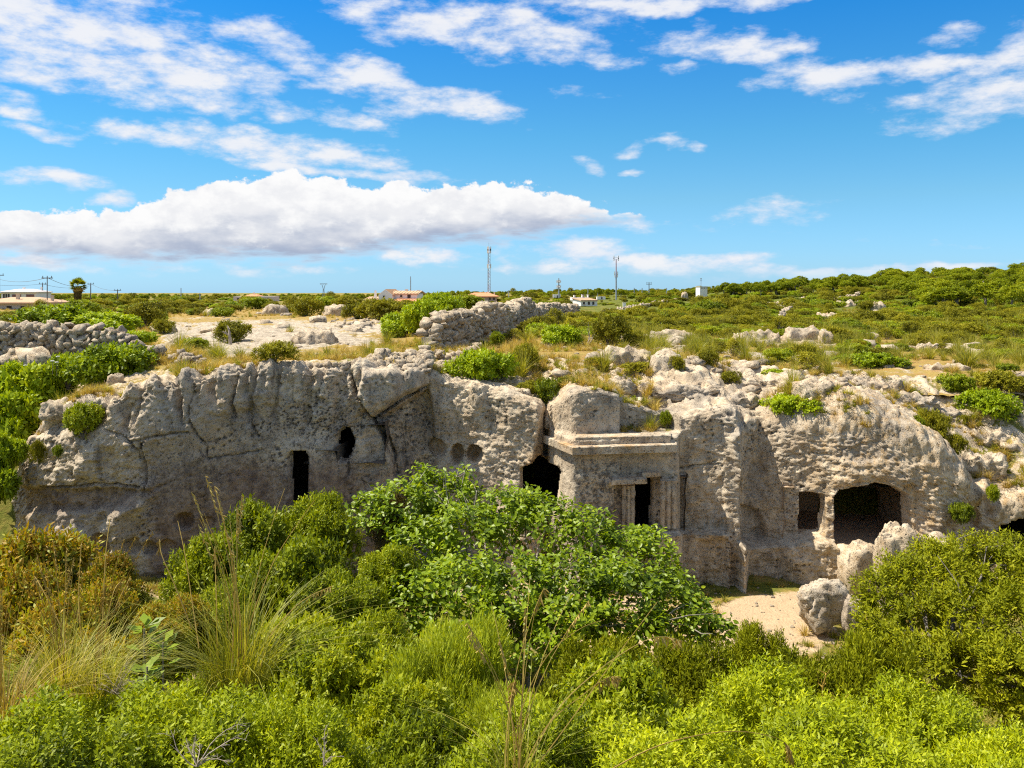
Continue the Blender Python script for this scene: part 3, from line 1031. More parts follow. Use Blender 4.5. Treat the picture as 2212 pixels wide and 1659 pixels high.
rock_solid('cornice', plan((1174, 30.3), (1236, 28.02), (1462, 28.55), (1462, 29.3), (1260, 29.3)), wz(982, 28.2), wz(964, 28.2), cliff, orange=.5, seed=3)
rock_solid('cornice', plan((1243, 28.42), (1449, 28.85), (1449, 29.5), (1246, 29.5)), wz(966, 28.4), wz(945, 28.4), cliff, orange=.45, seed=9)
o_ = rock_solid('lintel', plan((1322, 28.22), (1396, 28.42), (1396, 29.1), (1322, 29.0)), wz(1046, 28.4), wz(1034, 28.4), cliff, seed=14, amp=.05)
o_ = rock_solid('lintel', plan((1388, 28.62), (1426, 28.70), (1426, 29.1), (1388, 29.1)), wz(1032, 28.6), wz(1021, 28.6), cliff, seed=17, amp=.05)


def pilaster(ol, orr, ot, ob, Y, flutes, seed):
    o = rock_solid('pilaster', plan((ol, Y), (orr, Y + .03), (orr, Y + .5), (ol, Y + .5)), wz(ob, Y), wz(ot, Y), cliff, seed=seed, amp=.03)
    for i in range(flutes):
        m = MB()
        xx = wx(ol + (orr - ol) * (i + .5) / flutes, Y)
        zz = np.linspace(wz(ob - 1, Y), wz(ot + 2, Y), 24)
        pts = [(xx + .018 * pn(z * 3.1, i * 3.3, seed), Y - .0 + .02 * pn(z * 4, i * 2.2, seed + 5), z) for z in zz]
        m.tube(pts, [.075 + .028 * pn(z * 6, i * 7.1, seed) for z in zz], 7)
        me = m.mesh('rib', rock)
        a = me.attributes.new('warm', 'FLOAT', 'POINT')
        a.data.foreach_set('value', np.full(len(me.vertices), .1, np.float32))
        obj('rib', me, o)
    return o


pilaster(1344, 1371, 1047, 1160, 28.84, 3, 4)
pilaster(1426, 1462, 1036, 1142, 28.68, 3, 8)

# ------------------------------------------------------------------ ground sheets
def build_ground():
    gx = np.arange(-34, 34.01, .2)
    gy = np.arange(-4, 41, .2)
    X, Y = np.meshgrid(gx, gy)
    Z = ground_z(X, Y)
    ox = CX + X / np.maximum(Y, 1) * F
    oy = HY + (ZC - Z) / np.maximum(Y, 1) * F
    sand = (1 - sstep(-30, 14, poly_sd(ox, oy, [(1040, 1330), (1060, 1150), (1300, 1250), (1530, 1300), (1600, 1282), (1790, 1262), (1760, 1310), (1830, 1370), (1760, 1420), (1500, 1440), (1200, 1420)]))) * (Y > 18)
    sand = np.maximum(sand, (1 - sstep(-15, 10, poly_sd(ox, oy, [(290, 1262), (380, 1258), (420, 1290), (330, 1300)]))) * .8 * (Y > 18))
    sand = np.maximum(sand, .9 * (1 - sstep(-10, 12, poly_sd(ox, oy, [(1800, 1240), (1840, 1180), (1930, 1170), (1900, 1260), (1830, 1290)]))))
    sand[:, :] = np.maximum(sand, .55 * (Y > 18) * (Y < 29) * sstep(.1, .4, fbm(X * .3, Y * .3, 4.4, 3)))
    me = np_mesh('ground', np.stack([X, Y, Z], -1).reshape(-1, 3), grid_faces(len(gy), len(gx)), soil,
                 {'sand': sand.ravel(), 'green': np.full(X.size, .55), 'rock': np.zeros(X.size)}, smooth=True)
    return tag(obj('ground', me), kind='structure')


def build_plateau():
    ys = [35.3]
    while ys[-1] < 2600:
        y = ys[-1]
        ys.append(y * (1.0045 if y < 62 else 1.012 if y < 330 else 1.06))
    ys = np.array(ys)
    us = np.concatenate([np.linspace(-1.6, -.64, 24), np.linspace(-.62, .62, 520), np.linspace(.64, 1.6, 24)])
    U, Y = np.meshgrid(us, ys)
    X = U * Y
    Z = plateau_z(X, Y)
    ox = CX + U * F
    oy = HY + (ZC - Z) / Y * F
    # limestone pavement left, bare ledges right
    pav = 1 - sstep(-60, 40, poly_sd(ox, oy, [(330, 690), (600, 682), (860, 690), (890, 735), (760, 765), (500, 790), (420, 760), (330, 780)]))
    rk = .85 * pav + .5 * fbm(X * .12, Y * .12, 1.1, 4) * sstep(140, 60, Y) * .9
    rk = rk + .42 * sstep(1200, 1350, ox) * sstep(75, 42, Y)
    rk = np.clip(rk, 0, 1)
    kr = fbm(X * .5, Y * .5, 2.2, 5, .55, True)
    Z = Z + (.28 * (kr - .1) * sstep(.25, .5, rk) + .05 * fbm(X * 2, Y * 2, 3, 3)) * sstep(150, 60, Y)
    lip = (1 - sstep(35.3, 37.6, Y)) * .55
    Z = Z - lip
    green = np.clip(.25 + .5 * sstep(1150, 1500, ox) * sstep(45, 75, Y) + .25 * sstep(90, 160, Y) + .3 * fbm(X * .1, Y * .1, 9, 3) + .35 * (1 - sstep(-40, 20, poly_sd(ox, oy, [(1020, 780), (1300, 760), (1400, 840), (1050, 830)]))), 0, 1)
    me = np_mesh('plateau', np.stack([X, Y, Z], -1).reshape(-1, 3), grid_faces(len(ys), len(us)), soil,
                 {'rock': rk.ravel(), 'green': green.ravel(), 'sand': np.zeros(X.size)}, smooth=True)
    return tag(obj('plateau', me), kind='structure')


ground = build_ground()
plateau = build_plateau()
bpy.context.view_layer.update()
from mathutils.bvhtree import BVHTree
_dg = bpy.context.evaluated_depsgraph_get()
cliff_t, plateau_t, ground_t = (BVHTree.FromObject(o, _dg) for o in (cliff, plateau, ground))
TREES = {cliff.name: cliff_t, plateau.name: plateau_t, ground.name: ground_t}
GROUNDS = [cliff, plateau, ground]


def hit(ox, oy, objs=None):
    """where the line of sight through a photo point meets the land"""
    o = Vector((0, 0, ZC))
    d = Vector(((ox - CX) / F, 1, (HY - oy) / F)).normalized()
    best = None
    for g in objs or GROUNDS:
        loc, nor, i, dist = TREES[g.name].ray_cast(o, d)
        if loc is not None and (best is None or dist < best[1]):
            best = (loc.copy(), dist)
    return best and best[0]


def drop(x, y, objs=None):
    zs = []
    for g in objs or GROUNDS:
        loc, nor, i, dist = TREES[g.name].ray_cast(Vector((x, y, 60)), Vector((0, 0, -1)))
        if loc is not None:
            zs.append(loc.z)
    return max(zs) if zs else float(plateau_z(x, y))

# ------------------------------------------------------------------ leaves, twigs and crowns
def unit(a):
    return a / (np.linalg.norm(a, axis=1)[:, None] + 1e-9)


def leaves(P, D, N, L, W, fold=0.0):
    """kite shaped leaves: vertices and quads"""
    n = len(P)
    L = np.broadcast_to(L, n)[:, None]
    W = np.broadcast_to(W, n)[:, None]
    D = unit(D)
    S = unit(np.cross(D, N))
    Nn = np.cross(S, D)
    V = np.empty((n, 4, 3))
    V[:, 0] = P
    V[:, 1] = P + D * L * .5 + S * W * .5 + Nn * W * fold
    V[:, 2] = P + D * L
    V[:, 3] = P + D * L * .5 - S * W * .5 + Nn * W * fold
    return V.reshape(-1, 3), np.arange(n * 4).reshape(n, 4)


def lobe_points(lobes, n, rng, shell=(.72, 1.05), up=.25, keep=.8):
    """points near the skin of a union of ellipsoids, with outward directions"""
    C = np.array([l[:3] for l in lobes], float)
    Rr = np.array([(l[3], l[4], l[5]) if len(l) > 4 else (l[3],) * 3 for l in lobes], float)
    area = (Rr[:, 0] * Rr[:, 1] + Rr[:, 0] * Rr[:, 2] + Rr[:, 1] * Rr[:, 2])
    idx = rng.choice(len(lobes), size=n * 2, p=area / area.sum())
    v = unit(rng.normal(size=(n * 2, 3)) + np.array([0, 0, up]))
    r = rng.uniform(shell[0], shell[1], n * 2)[:, None]
    P = C[idx] + v * Rr[idx] * r
    inner = np.zeros(len(P), bool)
    for j in range(len(lobes)):
        q = np.linalg.norm((P - C[j]) / Rr[j], axis=1)
        inner |= (q < .62) & (idx != j)
    P, v = P[~inner][:n], v[~inner][:n]
    return P, v


def sprigs(P, O, k, Ls, leafL, leafW, rng, upb=.5, spread=.9, tintn=1.3, jit=.35, fold=.06, droop=0.0):
    """k leaves along a short twig at every point"""
    n = len(P)
    D = unit(O * .75 + np.array([0, 0, upb]) + rng.normal(size=(n, 3)) * jit)
    A = unit(np.cross(D, rng.normal(size=(n, 3))))
    B = np.cross(D, A)
    base_t = .5 + .42 * fbm(P[:, 0] * tintn, P[:, 1] * tintn, P[:, 2] * tintn, 2) + rng.normal(size=n) * .10
    Vs, ts, Ps, Ds, Ns, Ll, Ww = [], [], [], [], [], [], []
    for i in range(k):
        ph = i * 2.4 + rng.uniform(0, .8, n)
        R_ = A * np.cos(ph)[:, None] + B * np.sin(ph)[:, None]
        Ps.append(P + D * (Ls * (i / max(k, 1)))[:, None] if hasattr(Ls, '__len__') else P + D * (Ls * i / max(k, 1)))
        d = unit(D * (1.1 - spread * .6) + R_ * spread + rng.normal(size=(n, 3)) * .15 + np.array([0, 0, -droop]))
        Ds.append(d)
        Ns.append(unit(D * .9 + O * .4 + np.array([0, 0, .5]) + rng.normal(size=(n, 3)) * .35))
        s = rng.uniform(.7, 1.2, n)
        Ll.append(leafL * s)
        Ww.append(leafW * s)
        ts.append(np.clip(base_t + rng.normal(size=n) * .12, 0, 1))
    V, Q = leaves(np.concatenate(Ps), np.concatenate(Ds), np.concatenate(Ns), np.concatenate(Ll), np.concatenate(Ww), fold)
    return V, Q, np.repeat(np.concatenate(ts), 4)


def clump_filter(P, O, rng, freq, thr, soft=.25):
    n = fbm(P[:, 0] * freq + 31, P[:, 1] * freq, P[:, 2] * freq, 3)
    k = rng.uniform(0, 1, len(P)) < sstep(thr - soft, thr + soft, n)
    return P[k], O[k]


def twig_tree(rng, root, tips, r0, m=None, bend=.25, n=5, forks=2):
    """limbs from a root to given tips, bent, forking"""
    m = m or MB()
    root = np.array(root, float)
    for tip in tips:
        tip = np.array(tip, float)
        L = np.linalg.norm(tip - root)
        k = 6
        pts = []
        off = rng.normal(size=3) * L * bend * .35
        for i in range(k + 1):
            t = i / k
            p = root * (1 - t) + tip * t + off * math.sin(t * math.pi) + np.array([0, 0, L * .10 * math.sin(t * math.pi)]) + rng.normal(size=3) * L * .012
            pts.append(p)
        m.tube(pts, [r0 * (1 - .82 * i / k) for i in range(k + 1)], n)
        for f in range(forks):
            i = int(rng.randint(2, k))
            p = pts[i]
            e = p + (tip - root) * rng.uniform(.1, .25) + rng.normal(size=3) * L * .09
            mid = (p + e) / 2 + rng.normal(size=3) * L * .04
            m.tube([p, mid, e], [r0 * (1 - .82 * i / k) * .7, r0 * .3, r0 * .12], max(3, n - 1))
    return m


M = {}
M['lentisk'] = leaf_mat('lentisk_leaf', (0.075, 0.105, 0.003), (0.29, 0.345, 0.004), (0.50, 0.53, 0.008), .32, .5, .22)
M['lentisk_red'] = leaf_mat('lentisk_leaf_reddish', (0.065, 0.082, 0.004), (0.235, 0.245, 0.007), (0.41, 0.38, 0.012), .28, .5, .22, tip=(0.52, 0.20, 0.025))
M['bush'] = leaf_mat('bush_leaf', (0.060, 0.085, 0.004), (0.235, 0.285, 0.006), (0.42, 0.44, 0.010), .30, .5, .22)
M['fig'] = leaf_mat('fig_leaf', (0.070, 0.115, 0.006), (0.225, 0.315, 0.008), (0.42, 0.48, 0.014), .35, .42, .35)
M['olive'] = leaf_mat('olive_leaf', (0.15, 0.185, 0.012), (0.33, 0.385, 0.020), (0.52, 0.55, 0.055), .30, .5, .25)
M['juniper'] = leaf_mat('juniper_needle', (0.052, 0.066, 0.002), (0.19, 0.21, 0.004), (0.345, 0.345, 0.008), .22, .6, .12)
M['olivedark'] = leaf_mat('scrub_leaf', (0.080, 0.082, 0.008), (0.225, 0.215, 0.012), (0.39, 0.35, 0.022), .27, .6, .12)
M['pine'] = leaf_mat('pine_needle', (0.075, 0.10, 0.006), (0.215, 0.255, 0.009), (0.38, 0.385, 0.016), .27, .6, .12)
M['mastic'] = leaf_mat('bright_shrub_leaf', (0.105, 0.15, 0.004), (0.29, 0.375, 0.006), (0.47, 0.52, 0.012), .30, .5, .22)
M['straw'] = leaf_mat('straw', (0.24, 0.17, 0.045), (0.44, 0.32, 0.085), (0.62, 0.49, 0.17), .3, .6, .2)
M['grassgreen'] = leaf_mat('grass_blade', (0.14, 0.155, 0.018), (0.30, 0.295, 0.035), (0.50, 0.43, 0.10), .35, .5, .3)
M['bark'] = plain('grey_bark', (0.19, 0.165, 0.14), .9, 0, .35, 14)
M['figbark'] = plain('pale_fig_bark', (0.33, 0.29, 0.24), .85, 0, .3, 10)
M['dead'] = plain('dead_wood', (0.36, 0.30, 0.24), .9, 0, .3, 12)
M['lichenbark'] = plain('orange_lichen_bark', (0.42, 0.27, 0.045), .9, 0, .4, 20)
M['brownleaf'] = leaf_mat('dry_brown_leaf', (0.06, 0.045, 0.012), (0.12, 0.085, 0.02), (0.19, 0.14, 0.03), .3, .6, .2)

PROTO = {}


def register(kind, V, Q, tint, mat, stem, stem_mat, w, h, tip=None, fname='foliage', sname='stem', rootname='shrub'):
    at = {'tint': tint}
    if tip is not None:
        at['tip'] = tip
    fm = np_mesh(fname, V, Q, mat, at)
    sm = stem.mesh(sname, stem_mat) if stem is not None else None
    PROTO[kind] = dict(f=fm, s=sm, w=w, h=h, fname=fname, sname=sname, root=rootname)


def dome(rng, r, h, n, flat=.75):
    """lobes of a rounded bush of radius r and height h"""
    L = [(0, 0, h * .36, r * .52, r * .52, h * .44)]
    for i in range(n):
        a = i * 2.4 + rng.uniform(0, .9)
        d = r * rng.uniform(.1, .82)
        s = r * rng.uniform(.16, .32)
        zz = h * rng.uniform(.55, .92) * math.sqrt(max(.05, 1 - (d / r) ** 2)) - s * .3
        L.append((d * math.cos(a), d * math.sin(a), zz, s, s, s * flat))
    return L


def make_bush(kind, seed, r, h, nl, nsp, k, Ls, lL, lW, mat, stem_mat, root, upb=.5, spread=.9, thr=-.25, freq=2.2, tipf=None, stems=7, fold=.06, shell=(.7, 1.06), inner=.25, jit=.35, tintn=1.3):
    rng = np.random.RandomState(seed)
    lobes = dome(rng, r, h, nl)
    P, O = lobe_points(lobes, nsp, rng, shell)
    P, O = clump_filter(P, O, rng, freq, thr)
    P2, O2 = lobe_points(lobes, int(nsp * inner), rng, (.4, .75))
    P, O = np.concatenate([P, P2]), np.concatenate([O, O2])
    ok = P[:, 2] > .02
    P, O = P[ok], O[ok]
    V, Q, T = sprigs(P, O, k, Ls, lL, lW, rng, upb, spread, tintn, jit, fold)
    tip = None
    if tipf is not None:
        zz = V[:, 2] / h
        nn = fbm(V[:, 0] * 2.2, V[:, 1] * 2.2, V[:, 2] * 2.2, 2)
        tp = (rng.uniform(0, 1, len(V) // 4) < .55).repeat(4)
        tip = np.clip(sstep(.35, .95, zz + .55 * nn) * tp * tipf, 0, 1)
    m = None
    if stems:
        tips = [(l[0] * .8, l[1] * .8, l[2]) for l in lobes[1:stems + 1]]
        m = twig_tree(rng, (0, 0, -.1), tips, .05 * r, forks=3)
    register(kind, V, Q, T, mat, m, stem_mat, 2 * r, h, tip, rootname=root)


def plant(kind, loc, sx=1.0, sz=1.0, rz=None, label=None, cat='shrub', group=None, name=None):
    p = PROTO[kind]
    o = empty(name or p['root'], loc, random.uniform(0, 6.28) if rz is None else rz)
    o.scale = (sx, sx, sz)
    f = bpy.data.objects.new(p['fname'], p['f'])
    link(f, o)
    if p['s'] is not None:
        s = bpy.data.objects.new(p['sname'], p['s'])
        link(s, o)
    return tag(o, label, cat, group)


def bush(kind, ox, oyt, Y, w, label, cat='shrub', group=None, name=None, base=None, rz=None):
    """a plant whose crown tops out at photo height oyt, w photo units wide, standing at depth Y"""
    p = PROTO[kind]
    x = wx(ox, Y)
    zb = drop(x, Y, [ground]) if base is None else base
    zt = wz(oyt, Y)
    sx = w / F * Y / p['w']
    sz = max((zt - zb) / p['h'], .3)
    zb2 = zb
    if sz > sx * 1.7:                       # tall place: raise the crown instead of stretching it
        sz = sx * 1.7
        zb2 = zt - sz * p['h']
    return plant(kind, (x, Y, zb2), sx, sz, rz, label, cat, group, name)


# near shrubs
make_bush('lent1', 3, 1.0, 1.25, 22, 4600, 9, .15, .056, .020, M['lentisk'], M['bark'], 'lentisk_shrub', thr=-.08, freq=2.6, upb=.9, shell=(.62, 1.12))
make_bush('lent2', 8, 1.0, 1.15, 24, 4600, 9, .15, .054, .019, M['lentisk'], M['bark'], 'lentisk_shrub', thr=-.08, freq=3.2, upb=.9, shell=(.62, 1.12))
make_bush('red1', 13, 1.0, 1.0, 22, 4200, 8, .12, .066, .028, M['lentisk_red'], M['bark'], 'lentisk_shrub', thr=-.1, shell=(.62, 1.12), tipf=.42)
make_bush('bush1', 21, 1.0, 1.1, 26, 4600, 8, .12, .062, .028, M['bush'], M['bark'], 'evergreen_shrub', thr=-.06, freq=3.2, shell=(.6, 1.14))
make_bush('olive1', 27, 1.0, 1.2, 12, 3600, 10, .26, .075, .017, M['olive'], M['bark'], 'olive_shrub', upb=1.5, spread=.55, thr=-.35, jit=.2)
make_bush('junip1', 33, 1.0, 1.1, 24, 5200, 9, .17, .060, .020, M['juniper'], M['bark'], 'juniper_shrub', upb=.8, spread=.7, thr=-.05, freq=3.2, shell=(.6, 1.15))
make_bush('brown1', 36, 1.0, 1.3, 16, 3200, 6, .09, .058, .024, M['brownleaf'], M['bark'], 'withered_shrub', thr=-.2)
make_bush('bright1', 41, 1.0, .9, 16, 2600, 6, .14, .14, .07, M['mastic'], M['bark'], 'bright_shrub', thr=-.4)
# shrubs on the clifftop, seen at 35 m and more
make_bush('scrub1', 51, 1.0, .9, 12, 900, 7, .16, .10, .045, M['olivedark'], M['bark'], 'scrub_bush', upb=.7, thr=-.15, stems=5)
make_bush('scrub2', 57, 1.0, .75, 14, 1000, 7, .15, .10, .05, M['bush'], M['bark'], 'scrub_bush', upb=.6, thr=-.2, stems=5)
make_bush('scrub3', 59, 1.0, .6, 14, 1000, 7, .13, .10, .055, M['mastic'], M['bark'], 'scrub_bush', upb=.5, thr=-.3, stems=4)
make_bush('scrub4', 61, 1.0, 1.1, 10, 500, 6, .22, .10, .04, M['olivedark'], M['dead'], 'scrub_bush', upb=.9, thr=.0, stems=10)


# ---- grasses
def blades(rng, n, r, h, w0, lean=.6, seg=4, dry=.4):
    ang = rng.uniform(0, 6.28, n)
    rad = r * np.sqrt(rng.uniform(0, 1, n)) * .35
    hh = h * rng.uniform(.3, 1.15, n)
    ln = lean * rng.uniform(.05, 1.9, n) ** 1.3 * hh
    ang2 = ang + rng.normal(size=n) * .7
    dx, dy = np.cos(ang), np.sin(ang)
    sx, sy = -dy, dx
    ex, ey = np.cos(ang2), np.sin(ang2)
    V, Q, T = [], [], []
    tt = np.clip(rng.normal(.5, .25, n), 0, 1)
    V = np.zeros((n, seg + 1, 2, 3))
    for i in range(seg + 1):
        t = i / seg
        ox = rad * dx + ln * ex * t ** 1.7
        oy = rad * dy + ln * ey * t ** 1.7
        oz = hh * (t - .28 * (ln / np.maximum(hh, .01)) * t ** 3)
        w = w0 * (1 - .9 * t)
        V[:, i, 0] = np.stack([ox + sx * w, oy + sy * w, oz], 1)
        V[:, i, 1] = np.stack([ox - sx * w, oy - sy * w, oz], 1)
    base = (np.arange(n) * (seg + 1) * 2)[:, None]
    for i in range(seg):
        Q.append(np.concatenate([base + 2 * i, base + 2 * i + 1, base + 2 * i + 3, base + 2 * i + 2], 1))
    return V.reshape(-1, 3), np.concatenate(Q), np.repeat(tt, (seg + 1) * 2)


def plume(m, p, d, L, rng, n=26):
    """a drooping oat-like seed head"""
    for i in range(n):
        t = i / n
        q = np.array(p) - np.array(d) * L * t
        e = q + np.array([rng.normal() * .012 + .02, rng.normal() * .012, -rng.uniform(.015, .05)])
        m.tube([q, (q + e) / 2, e], [.0025, .006, .001], 3)


def tussock(kind, seed, n, r, h, stalks, hs, w0=.006, mat=None):
    rng = np.random.RandomState(seed)
    V, Q, T = blades(rng, n, r, h, w0, .75)
    m = MB()
    for i in range(stalks):
        a = rng.uniform(0, 6.28)
        l = rng.uniform(.05, .38)
        H = hs * rng.uniform(.7, 1.1)
        pts = []
        for k in range(7):
            t = k / 6
            pts.append((math.cos(a) * H * l * t ** 1.8 + .05 * math.cos(a * 3), math.sin(a) * H * l * t ** 1.8, H * (t - .12 * l * t ** 3)))
        m.tube(pts, [.0055 * (1 - .65 * k / 6) for k in range(7)], 4)
        if rng.uniform() < .55:
            e, f = np.array(pts[-1]), np.array(pts[-2])
            plume(m, e, unit((e - f)[None])[0], H * .2, rng)
    at = {'tint': T}
    fm = np_mesh('blades', V, Q, mat or M['grassgreen'], at)
    sm = m.mesh('seed_stalks', M['straw']) if stalks else None
    if sm:
        a = sm.attributes.new('tint', 'FLOAT', 'POINT')
        a.data.foreach_set('value', np.full(len(sm.vertices), .62, np.float32))
    PROTO[kind] = dict(f=fm, s=sm, w=2 * r, h=h, fname='blades', sname='seed_stalks', root='grass_tussock')


tussock('tuss1', 71, 420, .85, 1.0, 14, 1.7)
tussock('tuss2', 72, 360, .9, .95, 12, 1.9, mat=M['grassgreen'])
tussock('tuss3', 73, 260, .8, .75, 7, 1.5, mat=M['straw'])
tussock('thin', 78, 70, .6, .8, 9, 1.5)
tussock('tuft', 74, 70, .28, .34, 0, 0, .010, M['straw'])
tussock('tuftg', 75, 70, .28, .26, 0, 0, .012, M['grassgreen'])
tussock('bigtuft', 76, 200, .5, .85, 0, 0, .012, M['grassgreen'])


# ------------------------------------------------------------------ near slope: shrubs from the photo's foot upwards
def B(kind, ox, oyt, Y, w, label, cat='shrub', **kw):
    return bush(kind, ox, oyt, Y, w, label, cat, **kw)


B('lent1', 60, 1520, 5.6, 560, 'bright green lentisk shrub in the lower left corner below the dry grass')
B('lent1', 390, 1488, 6.2, 560, 'bright lentisk shrub at the lower left with bare grey twigs showing through')
B('lent1', 640, 1500, 6.3, 400, 'bright green lentisk shrub right of the bare twigs, below the large tussock')
B('bush1', 900, 1560, 6.0, 330, 'dull green shrub in the dip between the two bright lentisks at the bottom')
B('lent2', 1130, 1530, 5.8, 480, 'bright yellow green lentisk behind the tall bent grass stalks at the bottom')
B('lent1', 1480, 1545, 5.6, 560, 'bright green lentisk at the bottom right of centre under the arching stalk')
B('lent2', 1850, 1560, 5.7, 560, 'bright green lentisk carpet in front of the orange branch')
B('lent1', 2170, 1575, 5.5, 420, 'bright green lentisk in the lower right corner under the juniper trunk')
B('lent2', 1690, 1450, 8.6, 420, 'fresh green lentisk mound below the low junipers right of centre')
B('lent1', 2000, 1470, 8.2, 380, 'fresh green lentisk left of the juniper trunk')
B('bush1', 1330, 1440, 8.8, 420, 'dull green shrub mound below the fig tree, right of the olive shrub')
B('bush1', 760, 1372, 11.5, 360, 'dull olive green lentisk between the large tussock and the olive shrub')
B('bush1', 880, 1470, 8.8, 330, 'dark green shrub at the foot of the olive shrub')
B('olive1', 985, 1352, 10.8, 300, 'olive shrub with upright pale green shoots below the fig tree', name='olive_shrub')
B('bush1', 640, 1330, 13.5, 330, 'dark evergreen shrub behind the large tussock')
B('lent1', 200, 1440, 8.6, 330, 'low lentisk at the foot of the dry left tussock')
B('lent2', 480, 1445, 8.0, 330, 'low lentisk at the foot of the large green tussock')
B('bush1', 60, 1455, 9.2, 360, 'olive green shrub at the left edge beside the straw coloured grass')
# low junipers right of the centre
B('junip1', 1290, 1392, 13.2, 300, 'low juniper under the right end of the fig tree', name='juniper_shrub')
B('junip1', 1500, 1400, 12.6, 320, 'low yellow green juniper in front of the sandy path', name='juniper_shrub')
B('junip1', 1645, 1365, 14.6, 190, 'upright juniper bush beside the sandy path', name='juniper_shrub')
B('junip1', 1750, 1432, 11.6, 330, 'low juniper around the orange lichened branch', name='juniper_shrub')
B('junip1', 1900, 1400, 11.4, 300, 'low juniper at the foot of the large juniper tree', name='juniper_shrub')
B('junip1', 1868, 1385, 14.5, 200, 'small juniper below the path edge and the tilted boulder', name='juniper_shrub')
# reddish lentisks, left
B('red1', 95, 1162, 21.5, 380, 'red tipped lentisk mound against the foot of the cliff, far left')
B('red1', 235, 1215, 20.5, 190, 'green lentisk with few red tips under the round ochre niche')
B('red1', 30, 1255, 17.5, 330, 'red tipped lentisk at the left edge, second from the cliff')
B('red1', 210, 1275, 17.0, 260, 'dark green lentisk behind the drooping seed heads')
B('red1', 120, 1330, 13.5, 380, 'reddish lentisk behind the left tussock')
B('red1', 330, 1322, 14.5, 170, 'small lentisk with bright red tips beside the broad leaved herb')
B('bush1', 480, 1270, 17.5, 200, 'dark shrub in the gap under the cliff, left of the big lentisk')
B('red1', 390, 1300, 15.8, 190, 'reddish lentisk between the two tussocks')
# the thicket left of the fig
B('bush1', 570, 1088, 23.8, 290, 'tall green lentisk thicket in front of the tall black doorway', name='lentisk_shrub')
B('bush1', 690, 1070, 24.0, 210, 'rounded lentisk top under the tall black doorway', name='lentisk_shrub')
B('bush1', 470, 1150, 22.5, 250, 'green lentisk at the left end of the central thicket', name='lentisk_shrub')
B('bush1', 640, 1165, 20.5, 340, 'dense green lentisk in the middle of the central thicket', name='lentisk_shrub')
B('bush1', 740, 1240, 18.5, 260, 'shaded lentisk at the left foot of the fig tree', name='lentisk_shrub')
B('brown1', 845, 1062, 22.5, 140, 'brown withered shrub crown between lentisk thicket and fig tree', name='withered_shrub')
B('bush1', 840, 1180, 20.0, 170, 'dark shrub below the brown withered crown')
B('bush1', 815, 1330, 16.5, 240, 'shaded green shrub under the left branches of the fig')
B('olive1', 1090, 1480, 9.6, 220, 'small olive shrub with pale shoots, right of the larger one', name='olive_shrub')

# left edge: fig-like foliage beside the cliff corner
for (ox, oyt, Y, w, lab) in ((60, 800, 33.0, 190, 'leafy green tree crown at the left edge above the cliff corner'), (0, 860, 31.5, 170, 'leafy green crown at the left edge, second from the top'),
                             (5, 940, 29.4, 90, 'narrow leafy crown hanging beside the rounded cliff corner'), (-30, 1000, 28.8, 120, 'shaded green foliage at the very left edge beside the cliff foot')):
    B('bright1', ox, oyt, Y, w, lab, 'tree', name='leafy_tree', base=wz(oyt + 140, Y))

# grass tussocks
def T_(kind, ox, oyb, Y, s, label, sz=1.0):
    x = wx(ox, Y)
    return plant(kind, (x, Y, wz(oyb, Y)), s, s * sz, None, label, 'grass')


T_('tuss1', 515, 1478, 7.8, 1.0, 'large green and straw tussock with tall thin stalks, centre left')
T_('tuss2', 205, 1490, 8.4, .85, 'dry tussock with drooping seed heads at the left', .85)
T_('tuss3', 10, 1560, 6.4, .7, 'straw tussock in the lower left at the edge of the frame')
T_('tuss1', 130, 1500, 7.6, .7, 'brownish tussock of dead stems left of the drooping seed heads')
T_('thin', 1120, 1690, 5.2, .7, 'thin tussock at the bottom centre with long bent stalks')

# tall single stalks of the bottom centre tussock and others
def stalk_set(name, label, items, mat=None):
    a0, b0 = items[0][0][0]
    root = empty(name, (wx(a0, items[0][1]), items[0][1], wz(b0, items[0][1])))
    rng = np.random.RandomState(len(items) + 5)
    for pts, Y, head in items:
        m = MB()
        c = []
        pp = [np.array((wx(a, Y + .15 * i), Y + .15 * i, wz(b, Y + .15 * i))) for i, (a, b) in enumerate(pts)]
        # smooth through the points
        for i in range(len(pp) - 1):
            p0, p1, p2, p3 = pp[max(i - 1, 0)], pp[i], pp[i + 1], pp[min(i + 2, len(pp) - 1)]
            for k in range(5):
                t = k / 5
                c.append(.5 * ((2 * p1) + (-p0 + p2) * t + (2 * p0 - 5 * p1 + 4 * p2 - p3) * t * t + (-p0 + 3 * p1 - 3 * p2 + p3) * t ** 3))
        c.append(pp[-1])
        c = [p - np.array(root.location) for p in c]
        n = len(c)
        m.tube(c, [.0045 * Y / 5.5 * (1 - .6 * i / n) for i in range(n)], 4)
        if head:
            hn = max(2, int(n * head))
            for j in range(n - hn, n):
                for q in range(5):
                    t = rng.uniform()
                    a, b = c[j - 1], c[j]
                    p = a * (1 - t) + b * t
                    e = p + np.array([rng.normal() * .018, rng.normal() * .018, -rng.uniform(.02, .075)])
                    m.tube([p, (p + e) / 2 + rng.normal(size=3) * .004, e], [.002, .0065, .0015], 3)
        me = m.mesh('stalk', mat or M['straw'])
        a = me.attributes.new('tint', 'FLOAT', 'POINT')
        a.data.foreach_set('value', np.full(len(me.vertices), .35 + .4 * rng.uniform(), np.float32))
        obj('stalk', me, root)
    return tag(root, label, 'grass')


